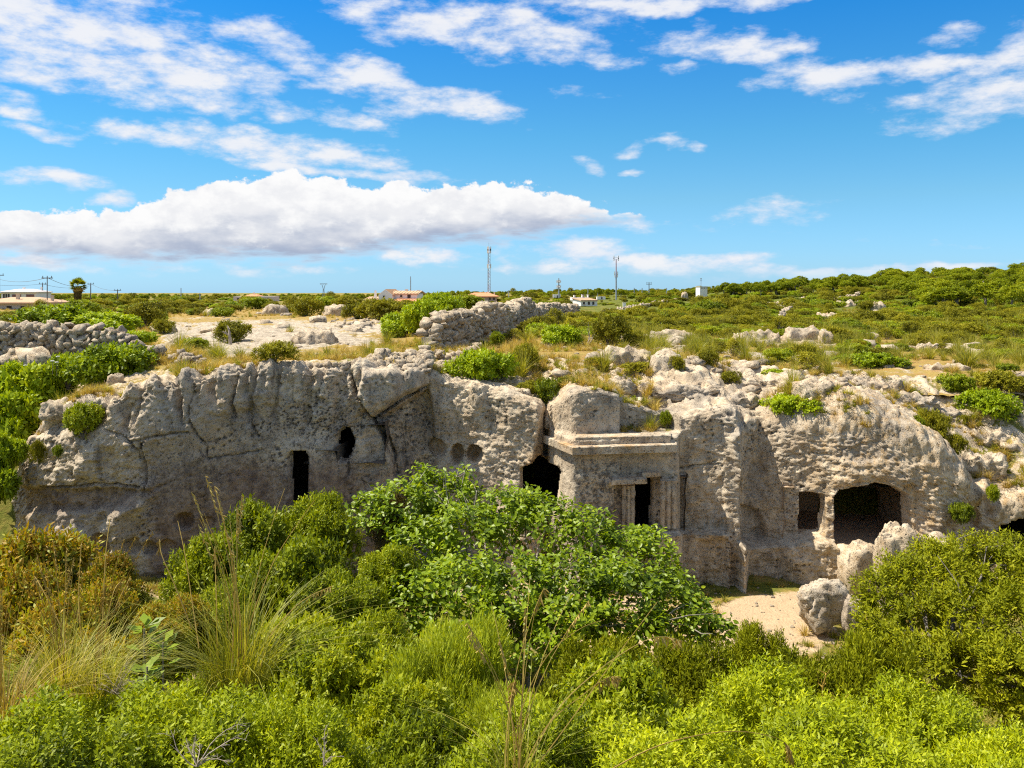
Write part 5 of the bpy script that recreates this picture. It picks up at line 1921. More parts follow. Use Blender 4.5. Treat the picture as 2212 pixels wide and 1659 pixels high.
boulder(2185, 1225, 90, 46, 'white boulder below the cave at the right edge', 65, 27.0, .8, .4, 4, 0, 1.0)
boulder(1873, 1240, 110, 66, 'sandy sunlit threshold rock of the large cave', 68, 28.2, .9, .5, 4, 0, 1.0, .6)

# ------------------------------------------------------------------ shrubs on the clifftop
def S_(kind, ox, oy, w, h, label, Y=None, cat='shrub', name='shrub', group=None, zb=None):
    p = PROTO[kind]
    if Y is None:
        q = hit(ox, oy)
        x, Y, z = q.x, q.y, q.z
    else:
        x, z = wx(ox, Y), wz(oy, Y)
    return plant(kind, (x, Y + w / F * Y * .3, z - .05), w / F * Y / p['w'], h / F * Y / p['h'], None, label, cat, group, name)


SH = [
    ('scrub3', 228, 826, 215, 74, 'bright green leafy mound below the left stone wall', 32.6), ('scrub3', 130, 830, 110, 60, 'darker green bush left of the bright mound', 33.0),
    ('scrub3', 95, 712, 170, 50, 'bright green bush above the left wall at the frame edge', 38.0), ('scrub3', 200, 718, 190, 40, 'bright green strip of shrub along the top of the left wall', 38.0), ('scrub3', 280, 742, 100, 26, 'low green tail of shrub ending beside the rock pavement', 37.0),
    ('scrub2', 150, 690, 110, 40, 'dull green dome of shrub behind the bright strip', 42.0), ('scrub1', 300, 712, 95, 62, 'dark bushy shrub left of the rock pavement', None), ('scrub1', 345, 722, 60, 34, 'small dark shrub beside the larger one', None),
    ('scrub1', 487, 742, 105, 50, 'dark olive shrub with a pale leaning trunk on the pavement', None), ('scrub2', 415, 756, 70, 26, 'low green shrub at the near edge of the pavement', None),
    ('scrub1', 585, 780, 105, 44, 'olive shrub at the near edge of the pavement above the cliff', None), ('scrub1', 655, 684, 80, 44, 'dark dry shrub between two boulders behind the pavement', None),
    ('scrub2', 545, 668, 70, 26, 'bright yellow green shrub behind the boulder pair', None), ('scrub2', 700, 668, 90, 26, 'green rounded shrub left of the farmhouse', None),
    ('scrub3', 865, 728, 130, 48, 'bright green shrub tongue reaching down to the dry grass by the ruined wall', None), ('scrub3', 915, 708, 110, 56, 'bright green shrub leaning on the grey ruined wall', 43.0), ('scrub3', 945, 690, 120, 54, 'tall bright green shrub behind the grey ruined wall', 48.0),
    ('scrub1', 825, 692, 130, 48, 'large dark olive shrub below the farmhouse roof', None), ('scrub1', 770, 690, 80, 34, 'dark olive shrub left of the large one below the farmhouse', None), ('scrub2', 1010, 668, 90, 30, 'olive shrub behind the ruined wall below the brown house', None),
    ('scrub3', 1038, 822, 150, 60, 'wide bright green shrub with white flower heads right of the stone heap', None), ('scrub1', 1130, 810, 70, 70, 'dark upright shrub right of the wide flowering shrub', None), ('scrub1', 1100, 806, 55, 40, 'dark shrub joining the wide flowering shrub', None),
    ('scrub2', 1075, 752, 40, 34, 'small green bush at the foot of the tall wall section', None), ('scrub3', 1215, 750, 120, 44, 'bright green shrub under the pale bare branches', None), ('scrub3', 1165, 730, 80, 30, 'green shrub at the foot of the farthest wall section', None),
    ('scrub1', 1320, 745, 95, 66, 'dark brown green shrub standing out on the right slope', None), ('scrub1', 1372, 748, 70, 34, 'green shrub at the right foot of the dark one', None),
    ('scrub2', 1190, 872, 85, 52, 'olive shrub at the rim above the crevice', 31.0), ('scrub1', 1140, 862, 80, 40, 'dark shrub left of the crevice on the rim', 31.4), ('scrub1', 1225, 850, 60, 40, 'small shrub on the rock above the tomb block', 31.6), ('scrub1', 1090, 860, 60, 30, 'low shrub at the rim above the sunlit wall', 31.6),
    ('scrub3', 1720, 898, 140, 40, 'flat yellow green mat on the right rock brow', None), ('scrub1', 2028, 962, 85, 76, 'dark green bush in the cleft of the right rock', 31.0), ('scrub1', 2075, 980, 48, 44, 'small bush at the lower end of the right cleft', 30.6), ('scrub2', 1985, 940, 40, 40, 'narrow reddish green bush along the right cleft', 30.9),
    ('scrub3', 1905, 795, 130, 30, 'low bright green shrub behind the rock mass at the right', None), ('scrub3', 2150, 905, 150, 56, 'bright green mat at the right edge above the rock bank', None), ('scrub1', 2180, 850, 120, 50, 'dark scrub bush at the right edge above the green mat', None), ('scrub2', 2080, 850, 90, 40, 'green shrub in tall grass at the right', None),
    ('scrub2', 165, 940, 95, 64, 'olive shrub growing in the hollow of the left cliff corner', 28.6), ('scrub1', 78, 1000, 36, 52, 'small yellowish shrub clinging to the left cliff corner', 28.7), ('scrub2', 120, 985, 28, 24, 'tiny shrub on the cliff face right of the yellowish one', 28.4),
    ('scrub1', 1395, 810, 110, 28, 'low olive shrub below the long pale outcrop', None), ('scrub1', 1465, 800, 40, 34, 'dark shrub touching the grey boulder', None), ('scrub1', 1290, 800, 60, 30, 'olive shrub left of the long outcrop', None), ('scrub2', 1440, 918, 36, 30, 'reddish green tuft on the ledge right of the tomb block', 30.2), ('scrub2', 1365, 896, 50, 40, 'green shrub behind the tomb block', 31.3),
    ('scrub2', 2150, 1082, 34, 34, 'small green bush on the right rock by the edge cave', 29.0), ('scrub2', 2085, 1130, 60, 40, 'shrub in the shaded notch below the right rock', 28.4), ('scrub4', 1235, 735, 70, 48, 'pale bare branched shrub behind the bright green one', None), ('scrub4', 1190, 720, 60, 36, 'grey leafless shrub by the farthest wall section', None),
    ('scrub4', 1110, 740, 70, 30, 'grey tangle of bare branches under the third wall section', None), ('scrub1', 2090, 920, 36, 26, 'small bush in a crack of the pale right rock', None), ('scrub1', 1580, 830, 60, 30, 'olive shrub between the pale rocks above the pillar', None), ('scrub1', 1530, 790, 60, 36, 'dark shrub behind the pale rock shelf', None),
]
for (k, ox, oy, w, h, lab, Y) in SH:
    S_(k, ox, oy, w, h, lab, Y)

_pave = [(330, 690), (600, 684), (860, 694), (880, 735), (760, 760), (500, 780), (420, 752), (330, 760)]
_keep = [(s[1], s[2], s[3]) for s in SH] + [(b[0], b[1], b[2] * .8) for b in BL]


def inpoly(x, y, poly):
    return poly_sd(np.array([float(x)]), np.array([float(y)]), poly)[0] < 0


def bare(ox, oy):
    if inpoly(ox, oy, _pave):
        return True
    if inpoly(ox, oy, [(1240, 660), (1300, 660), (1480, 670), (1300, 690), (1230, 690)]):
        return True
    return any(abs(ox - a) < w * .5 and -6 < oy - b < 40 for a, b, w in _keep)


# coarse height table for quick lookups
_gu = np.linspace(-.9, .9, 241)
_gl = np.linspace(math.log(26), math.log(480), 241)
_GU, _GL = np.meshgrid(_gu, _gl)
_GZ = plateau_z(_GU * np.exp(_GL), np.exp(_GL))


def plateau_z_fast(x, Y):
    a = (x / Y + .9) / 1.8 * 240
    b = (math.log(Y) - _gl[0]) / (_gl[-1] - _gl[0]) * 240
    i, j = int(min(max(a, 0), 239)), int(min(max(b, 0), 239))
    s, t = a - i, b - j
    return (_GZ[j, i] * (1 - s) + _GZ[j, i + 1] * s) * (1 - t) + (_GZ[j + 1, i] * (1 - s) + _GZ[j + 1, i + 1] * s) * t


HOUSE_ZONES = [(772, 925, 648), (1000, 1080, 648), (964, 994, 648), (1238, 1298, 661), (1503, 1538, 641), (-20, 112, 656), (498, 592, 642), (1192, 1215, 640), (1290, 1312, 646), (1340, 1356, 664)]


def hides(ox, Y, ztop, margin=14):
    oyt = HY + (ZC - ztop) / Y * F
    return any(x0 - margin < ox < x1 + margin and oyt < lim and Y < 215 for x0, x1, lim in HOUSE_ZONES)


# countable bushes over the plateau: the 290 nearest stand as single shrubs
_r = np.random.RandomState(303)
cand = []
for i in range(3400):
    u = _r.uniform(-.60, .60)
    Y = 34.5 * math.exp(_r.uniform(0, 1) ** .9 * math.log(9.0))
    ox = CX + u * F
    z = float(plateau_z_fast(u * Y, Y))
    oy = HY + (ZC - z) / Y * F
    dens = .40 if ox < 1150 else .75
    if Y < 44:
        dens *= .32 if ox < 1250 else .30
    if Y < 37.2 and 1250 < ox < 2050:
        dens *= .5
    if 1280 < ox and Y > 60:
        dens = 1.0
    if _r.uniform() < dens and not bare(ox, oy) and not (ox < 330 and Y < 38):
        cand.append((u * Y, Y, ox))
cand.sort(key=lambda c: c[1])
near, far = cand[:285], cand[285:]
MARKS = [(678, 742, 'long brown boulder'), (592, 680, 'pale boulder pair'), (722, 682, 'rough boulder below the farmhouse'), (455, 682, 'low pale boulder on the left flat'), (247, 832, 'white boulder above the cliff corner'), (557, 790, 'flat rim slab'),
         (752, 776, 'thin slab in the grass'), (1345, 792, 'long pale outcrop'), (1442, 798, 'grey shaded boulder'), (1452, 735, 'low ledge behind the outcrop'), (1640, 742, 'left half of the broken ledge'), (1740, 740, 'right half of the broken ledge'),
         (1840, 662, 'upper rocky ledge'), (1790, 690, 'orange lichened ledge'), (1900, 672, 'lone dark boulder'), (2010, 755, 'thin ledge in the scrub'), (2075, 757, 'right piece of the thin ledge'), (1668, 832, 'broad rock hump'), (1770, 850, 'pitted boulder with the hollow'),
         (1890, 838, 'rounded rock mass above the cave'), (1960, 872, 'wide rock step'), (2060, 905, 'sloping rock by the green mat'), (2150, 950, 'rock bank at the frame edge'), (1480, 850, 'rough shelf above the tomb'), (1590, 872, 'rock knob above the pillar'), (1120, 868, 'rounded rim rock'),
         (2055, 800, 'flat rock in tall grass'), (1480, 650, 'standing rock by the tower'), (860, 655, 'white farmhouse'), (1040, 650, 'brown house'), (1270, 660, 'small white house'), (1520, 645, 'white tower'), (545, 650, 'pale pink house'), (50, 655, 'tan roofed house'), (168, 650, 'palm tree'),
         (90, 770, 'left stone wall'), (975, 750, 'grey ruined wall'), (1065, 730, 'tallest ruined wall section'), (1200, 690, 'farthest ruined wall section'), (1400, 665, 'long field wall'), (1710, 670, 'short field wall'), (1320, 745, 'dark slope shrub'), (1215, 750, 'bare forked tree'),
         (620, 735, 'pale rock pavement'), (1038, 822, 'wide flowering shrub'), (850, 790, 'heap of rounded stones'), (1331, 640, 'slender mast'), (1207, 640, 'antenna mast'), (1056, 635, 'lattice mast'), (699, 640, 'small pylon'), (2140, 640, 'bare greyish tree'), (1402, 640, 'pole with crossarms')]
USED = set()


def tell(what, ox, oy, sizes=('small', 'wide', 'tall'), s=.6):
    """a label by size and by the landmarks around"""
    near_ = sorted(MARKS, key=lambda m: math.hypot((m[0] - ox), (m[1] - oy) * 2.2))
    for m in near_[:16]:
        dx, dy = ox - m[0], oy - m[1]
        if abs(dx) > 1.2 * abs(dy) * 2.2:
            rel = ('right of' if dx > 0 else 'left of')
        else:
            rel = 'in front of' if dy > 0 else 'behind'
        dist = math.hypot(dx, dy * 2.2)
        rel = ('just ' if dist < 60 else '' if dist < 160 else 'well ') + rel
        lab = '%s %s %s the %s' % (sizes[0] if s < .5 else sizes[1] if s < .8 else sizes[2], what, rel, m[2])
        if lab not in USED and len(lab.split()) <= 16:
            USED.add(lab)
            return lab
    return lab


LOOK = {'scrub1': 'dark olive scrub bush', 'scrub2': 'mid green scrub bush', 'scrub3': 'bright green scrub bush', 'scrub4': 'thin greyish scrub bush'}
for (x, Y, ox) in near:
    k = _r.choice(['scrub1', 'scrub2', 'scrub3', 'scrub4'], p=[.42, .28, .14, .16])
    s = _r.uniform(.35, .95) * (1 + .3 * (Y > 55))
    if hides(ox, Y, plateau_z_fast(x, Y) + s * .9):
        s *= .5
    z = drop(x, Y) - .05
    lab = tell(LOOK[k], ox, HY + (ZC - z) / Y * F, ('small', 'middling', 'large'), s)
    plant(k, (x, Y, z), s, s * _r.uniform(.7, 1.1), None, lab, 'shrub', 'scrub bushes of the clifftop and slope', 'scrub_bush')


def scatter(name, pts, protos, label=None):
    """uncountable growth: points that carry copies of a few plant meshes, one object"""
    pts = np.array(pts, float)
    me = bpy.data.meshes.new(name)
    me.vertices.add(len(pts))
    me.vertices.foreach_set('co', pts[:, :3].astype(np.float32).ravel())
    for nm, col in (('sc', 3), ('rz', 4), ('kd', 5), ('sz', 6)):
        a = me.attributes.new(nm, 'FLOAT', 'POINT')
        a.data.foreach_set('value', pts[:, col].astype(np.float32))
    o = obj(name, me)
    ng = bpy.data.node_groups.new(name + '_spread', 'GeometryNodeTree')
    ng.interface.new_socket('Geometry', in_out='INPUT', socket_type='NodeSocketGeometry')
    ng.interface.new_socket('Geometry', in_out='OUTPUT', socket_type='NodeSocketGeometry')
    gi, go = ng.nodes.new('NodeGroupInput'), ng.nodes.new('NodeGroupOutput')
    jn = ng.nodes.new('GeometryNodeJoinGeometry')

    def na(nm):
        n = ng.nodes.new('GeometryNodeInputNamedAttribute')
        n.data_type = 'FLOAT'
        n.inputs[0].default_value = nm
        return n.outputs[0]
    for k, src in enumerate(protos):
        ip = ng.nodes.new('GeometryNodeInstanceOnPoints')
        ng.links.new(gi.outputs[0], ip.inputs['Points'])
        cmpn = ng.nodes.new('FunctionNodeCompare')
        cmpn.data_type = 'FLOAT'
        cmpn.operation = 'EQUAL'
        ng.links.new(na('kd'), cmpn.inputs[0])
        cmpn.inputs[1].default_value = float(k)
        cmpn.inputs['Epsilon'].default_value = .1
        ng.links.new(cmpn.outputs[0], ip.inputs['Selection'])
        oi = ng.nodes.new('GeometryNodeObjectInfo')
        oi.transform_space = 'ORIGINAL'
        oi.inputs[0].default_value = src
        ng.links.new(oi.outputs['Geometry'], ip.inputs['Instance'])
        cz = ng.nodes.new('ShaderNodeCombineXYZ')
        ng.links.new(na('rz'), cz.inputs[2])
        rot = ng.nodes.new('FunctionNodeEulerToRotation')
        ng.links.new(cz.outputs[0], rot.inputs[0])
        ng.links.new(rot.outputs[0], ip.inputs['Rotation'])
        cs = ng.nodes.new('ShaderNodeCombineXYZ')
        ng.links.new(na('sc'), cs.inputs[0])
        ng.links.new(na('sc'), cs.inputs[1])
        ng.links.new(na('sz'), cs.inputs[2])
        ng.links.new(cs.outputs[0], ip.inputs['Scale'])
        ng.links.new(ip.outputs[0], jn.inputs[0])
    ng.links.new(jn.outputs[0], go.inputs[0])
    md = o.modifiers.new('spread', 'NODES')
    md.node_group = ng
    return tag(o, label, None, None, 'stuff')


def proto_obj(kind):
    """any placed object that uses the kind's leaf mesh"""
    me = PROTO[kind]['f']
    for o in bpy.data.objects:
        if o.data == me:
            return o
    o = bpy.data.objects.new(PROTO[kind]['fname'], me)
    return o


pts = []
for (x, Y, ox) in far:
    s = _r.uniform(.5, 1.5) * (1 + .3 * (Y > 110))
    if hides(ox, Y, plateau_z_fast(x, Y) + s * .8):
        s *= .4
    pts.append((x, Y, plateau_z_fast(x, Y) - .05, s, _r.uniform(0, 6.28), _r.choice([0, 1, 2, 3], p=[.42, .32, .10, .16]), s * _r.uniform(.6, 1.2)))
for i in range(2000):       # dense scrub of the right hillside and the flat behind
    Y = 60 * math.exp(_r.uniform() * math.log(5.5))
    u = _r.uniform(.04, .62) if _r.uniform() < .72 else _r.uniform(-.62, .04)
    if u < .04 and Y < 95:
        continue
    ox = CX + u * F
    oy = HY + (ZC - float(plateau_z_fast(u * Y, Y))) / Y * F
    if bare(ox, oy):
        continue
    s = _r.uniform(.6, 1.6) * (1.0 if Y < 150 else 1.2)
    if hides(ox, Y, plateau_z_fast(u * Y, Y) + s * .7):
        s *= .4
    pts.append((u * Y, Y, plateau_z_fast(u * Y, Y) - .1, s, _r.uniform(0, 6.28), _r.choice([0, 1, 2, 3], p=[.45, .33, .08, .14]), s * _r.uniform(.4, .85)))
scatter('scrub', pts, [proto_obj(k) for k in ('scrub1', 'scrub2', 'scrub3', 'scrub4')], 'dense far scrub covering the flat and the hillside behind the clifftop')

# dry grass over the plateau and between the rocks
pts = []
_n0 = None
for i in range(19000):
    Y = 29.5 * math.exp(_r.uniform() ** 1.2 * math.log(4.2))
    u = _r.uniform(-.60, .62)
    x = u * Y
    if Y < plan_y(x) + .9 or (x < -16.5 and Y < 37):
        continue
    ox = CX + u * F
    zz = float(plateau_z_fast(x, Y))
    if inpoly(ox, HY + (ZC - zz) / Y * F, _pave) and _r.uniform() < .93:
        continue
    n = math.sin(x * .9 + 2 * math.sin(Y * .37)) * .35 + math.sin(Y * .75 + 1.7 * math.sin(x * .51)) * .35 + .15
    if n < -.05 or (1450 < ox < 2100 and Y < 38 and n < .25):
        continue
    if Y < 38.5:
        zz = drop(x, Y)
    s = _r.uniform(.5, 1.25)
    k = 0 if _r.uniform() < (.72 if ox < 1200 else .5) else 1
    if _r.uniform() < (.16 if ox > 1300 and Y > 42 else .02):
        k = 2
    pts.append((x, Y, zz - .03, s, _r.uniform(0, 6.28), k, s * _r.uniform(.6, 1.3)))
for k in ('tuft', 'tuftg', 'bigtuft'):
    pass
g1 = plant('tuft', (wx(700, 36), 36, drop(wx(700, 36), 36)), 1, 1, 0, 'small straw tuft in the dry grass behind the rim of the left cliff', 'grass', None, 'grass_tuft')
g2 = plant('tuftg', (wx(1480, 40), 40, drop(wx(1480, 40), 40)), 1, 1, 0, 'small green grass tuft behind the pale rock shelf', 'grass', None, 'grass_tuft')
g3 = plant('bigtuft', (wx(462, 36.5), 36.5, drop(wx(462, 36.5), 36.5)), 1, 1, 0, 'spiky pale green tussock at the near edge of the rock pavement', 'grass', None, 'grass_tussock')
plant('bigtuft', (wx(1600, 48), 48, drop(wx(1600, 48), 48)), 1.4, 1.5, 1, 'tall yellow grass clump on the slope left of the broken ledge', 'grass', None, 'grass_tussock')
plant('bigtuft', (wx(2090, 40), 40, drop(wx(2090, 40), 40)), 1.5, 1.6, 2, 'tall yellow grass clump at the right among the rocks', 'grass', None, 'grass_tussock')
scatter('dry_grass', pts, [proto_obj('tuft'), proto_obj('tuftg'), proto_obj('bigtuft')], 'dry golden grass between the rocks of the clifftop')

# broken limestone lying everywhere between the ledges
pts = []
for i in range(1500):
    Y = 31 * math.exp(_r.uniform() * math.log(3.6))
    x = _r.uniform(-.6, .62) * Y
    if Y < plan_y(x) + 1.3 or (x < -16 and Y < 38):
        continue
    ox = CX + x / Y * F
    if _r.uniform() > (.8 if 1180 < ox < 2150 else .25):
        continue
    s = .10 + .45 * _r.uniform() ** 3.5 * (1 + (Y > 45))
    pts.append((x, Y, drop(x, Y) + s * .08, s * 1.3, _r.uniform(0, 6.28), _r.randint(4), s * .7))
for i in range(170):
    Y = _r.uniform(22, 29.5)
    x = wx(_r.uniform(1480, 1840), Y)
    s = .03 + .16 * _r.uniform() ** 5
    pts.append((x, Y, drop(x, Y, [ground]) + .01, s * 1.3, _r.uniform(0, 6.28), _r.randint(4), s * .7))
scatter('rubble', pts, [next(o for o in bpy.data.objects if o.data == STONES[k]) for k in range(4)], 'small pale limestone fragments strewn over clifftop and path')

# fresh grass and ground cover in the valley
pts = []
for i in range(9000):
    Y = _r.uniform(3, 30.5)
    x = _r.uniform(-.64, .64) * Y
    if Y > plan_y(x) - .35:
        continue
    z = drop(x, Y, [ground])
    ox, oy = CX + x / Y * F, HY + (ZC - z) / Y * F
    path = poly_sd(np.array([ox]), np.array([oy]), [(1560, 1330), (1600, 1286), (1790, 1266), (1750, 1310), (1720, 1400), (1560, 1440)])[0]
    if Y > 18 and path < 8:
        continue
    strip = inpoly(ox, oy, [(1520, 1245), (1800, 1235), (1780, 1268), (1600, 1282), (1530, 1300)])
    if Y > 18 and not strip and _r.uniform() < .45:
        continue
    s = _r.uniform(.5, 1.1) * (.7 if strip else 1)
    pts.append((x, Y, z - .02, s, _r.uniform(0, 6.28), 1 if _r.uniform() < .85 else 0, s * _r.uniform(.5, 1.1)))
scatter('grass', pts, [proto_obj('tuft'), proto_obj('tuftg')], 'fresh green grass on the valley floor and along the cliff foot')
# shade filling undergrowth of the near slope
pts = []
for i in range(220):
    Y = _r.uniform(3.5, 19)
    x = _r.uniform(-.66, .66) * Y
    ox = CX + x / Y * F
    if Y > 13 and ox > 1450:
        continue
    z = drop(x, Y, [ground])
    s = _r.uniform(.35, .6)
    pts.append((x, Y, z - .05, s, _r.uniform(0, 6.28), _r.choice([1, 2]), s * _r.uniform(.6, .9)))
scatter('undergrowth', pts, [proto_obj('lent1'), proto_obj('bush1'), proto_obj('junip1')], 'low undergrowth between the shrubs of the near slope')


# ------------------------------------------------------------------ pines on the skyline
def make_pine(kind, seed, r, h, nl):
    rng = np.random.RandomState(seed)
    lob = []
    for i in range(nl):
        a = rng.uniform(0, 6.28)
        d = r * rng.uniform(.1, .72)
        lob.append((d * math.cos(a), d * math.sin(a), h * (.78 - .33 * (d / r) ** 1.5 + rng.uniform(-.1, .1)), r * rng.uniform(.26, .42), r * rng.uniform(.26, .42), h * rng.uniform(.10, .18)))
    P, O = lobe_points(lob, 520, rng, (.7, 1.08))
    V, Q, T = sprigs(P, O, 4, .28, .34, .16, rng, .8, .7, .5)
    m = MB()
    m.tube([(0, 0, -.3), (.1, 0, h * .35), (-.1, .1, h * .7)], [.16, .12, .06], 6)
    twig_tree(rng, (0, 0, h * .35), [l[:3] for l in lob[:5]], .06, m, .2, 4, 1)
    register(kind, V, Q, T, M['pine'], m, M['bark'], 2 * r, h, fname='crown', sname='trunk', rootname='pine_tree')


for i in range(3):
    make_pine('pine%d' % i, 500 + i, 2.2, 4.2, 9 + i)
# (photo x, photo y of the crown top) along the ridge
RIDGE = [(-40, 632), (60, 634), (230, 636), (330, 638), (420, 636), (500, 640), (560, 638), (640, 636), (700, 640), (740, 634), (765, 628), (790, 632), (830, 634), (870, 626), (930, 630), (980, 624), (1040, 626), (1090, 632), (1120, 626), (1165, 634),
         (1200, 630), (1240, 622), (1290, 620), (1340, 622), (1400, 628), (1450, 626), (1500, 622), (1560, 624), (1620, 628), (1680, 618), (1730, 622), (1790, 624), (1850, 620), (1900, 616), (1960, 610), (2030, 606), (2100, 602), (2160, 598), (2220, 595), (2300, 592)]
rx_, ry_ = [r[0] for r in RIDGE], [r[1] for r in RIDGE]
pine_pts = []
for i in range(300):
    ox = _r.uniform(-20, 2240)
    if ox < 700 and _r.uniform() < .25:
        continue
    Y = _r.uniform(222, 330)
    pine_pts.append((ox, Y, None))
for i in range(190):         # wooded hillside at the right
    ox = _r.uniform(1560, 2240)
    Y = _r.uniform(105, 235)
    lim = np.interp(ox, [1560, 1900, 2000, 2240], [205, 170, 110, 100])
    if Y > lim:
        pine_pts.append((ox, Y, 1))
pine_pts.sort(key=lambda p: p[1])
wood = []
for n, (ox, Y, hillside) in enumerate(pine_pts):
    x = wx(ox, Y)
    zb = float(plateau_z_fast(x, Y))
    k = 'pine%d' % _r.randint(3)
    if hillside:
        s, sz = _r.uniform(.75, 1.25), _r.uniform(.55, .85)
    else:
        zt = wz(np.interp(ox, rx_, ry_) + abs(_r.normal()) * 4.0, Y)
        sz = np.clip((zt - zb) / 4.3, .35, 1.9)
        s = sz * _r.uniform(.85, 1.25)
    if n < 270:
        lab = tell('green hillside pine' if hillside else 'skyline pine', ox, HY + (ZC - zb) / Y * F, ('slender', 'rounded', 'broad'), s - .3)
        plant(k, (x, Y, zb - .15), s, sz, None, lab, 'tree', 'pines of the ridge and hillside', 'pine_tree')
    else:
        wood.append((x, Y, zb - .15, s, _r.uniform(0, 6.28), _r.randint(3), sz))
for i in range(900):
    ox = _r.uniform(-200, 2400)
    Y = _r.uniform(225, 420)
    x = wx(ox, Y)
    zb = float(plateau_z_fast(x, Y))
    zt = wz(np.interp(ox, rx_, ry_) + abs(_r.normal()) * 4 + 2, Y)
    sz = np.clip((zt - zb) / 4.3, .3, 1.7)
    wood.append((x, Y, zb - .2, sz * _r.uniform(.8, 1.2), _r.uniform(0, 6.28), _r.randint(3), sz))
scatter('pine_wood', wood, [proto_obj('pine%d' % i) for i in range(3)], 'pine wood closing the horizon behind the single pines')

# ------------------------------------------------------------------ houses
WHITE = plain('white_render', (0.80, 0.77, 0.74), .8, 0, .06, 1.0)
PINK = plain('pale_pink_render', (0.62, 0.50, 0.44), .8, 0, .08, 1.0)
BROWN = plain('brown_stone_wall', (0.44, 0.33, 0.27), .85, 0, .15, 2.0)
TILE = plain('terracotta_tiles', (0.55, 0.36, 0.22), .85, 0, .25, 3.0)
TILE2 = plain('tan_roof', (0.50, 0.33, 0.21), .9, 0, .25, 2.0)
TILE3 = plain('orange_roof_tiles', (0.58, 0.26, 0.13), .85, 0, .25, 3.0)
DARK = plain('dark_opening', (0.05, 0.035, 0.03), .4, 0, .2, 2.0)
STEEL = plain('galvanised_steel', (0.38, 0.40, 0.42), .5, .6, .15, 3.0)
REDPAINT = plain('red_paint', (0.45, 0.12, 0.10), .6, 0, .2, 3.0)
WOODPOLE = plain('weathered_pole', (0.13, 0.115, 0.105), .9, 0, .25, 3.0)
CREAM = plain('cream_stone', (0.55, 0.47, 0.36), .85, 0, .12, 1.5)


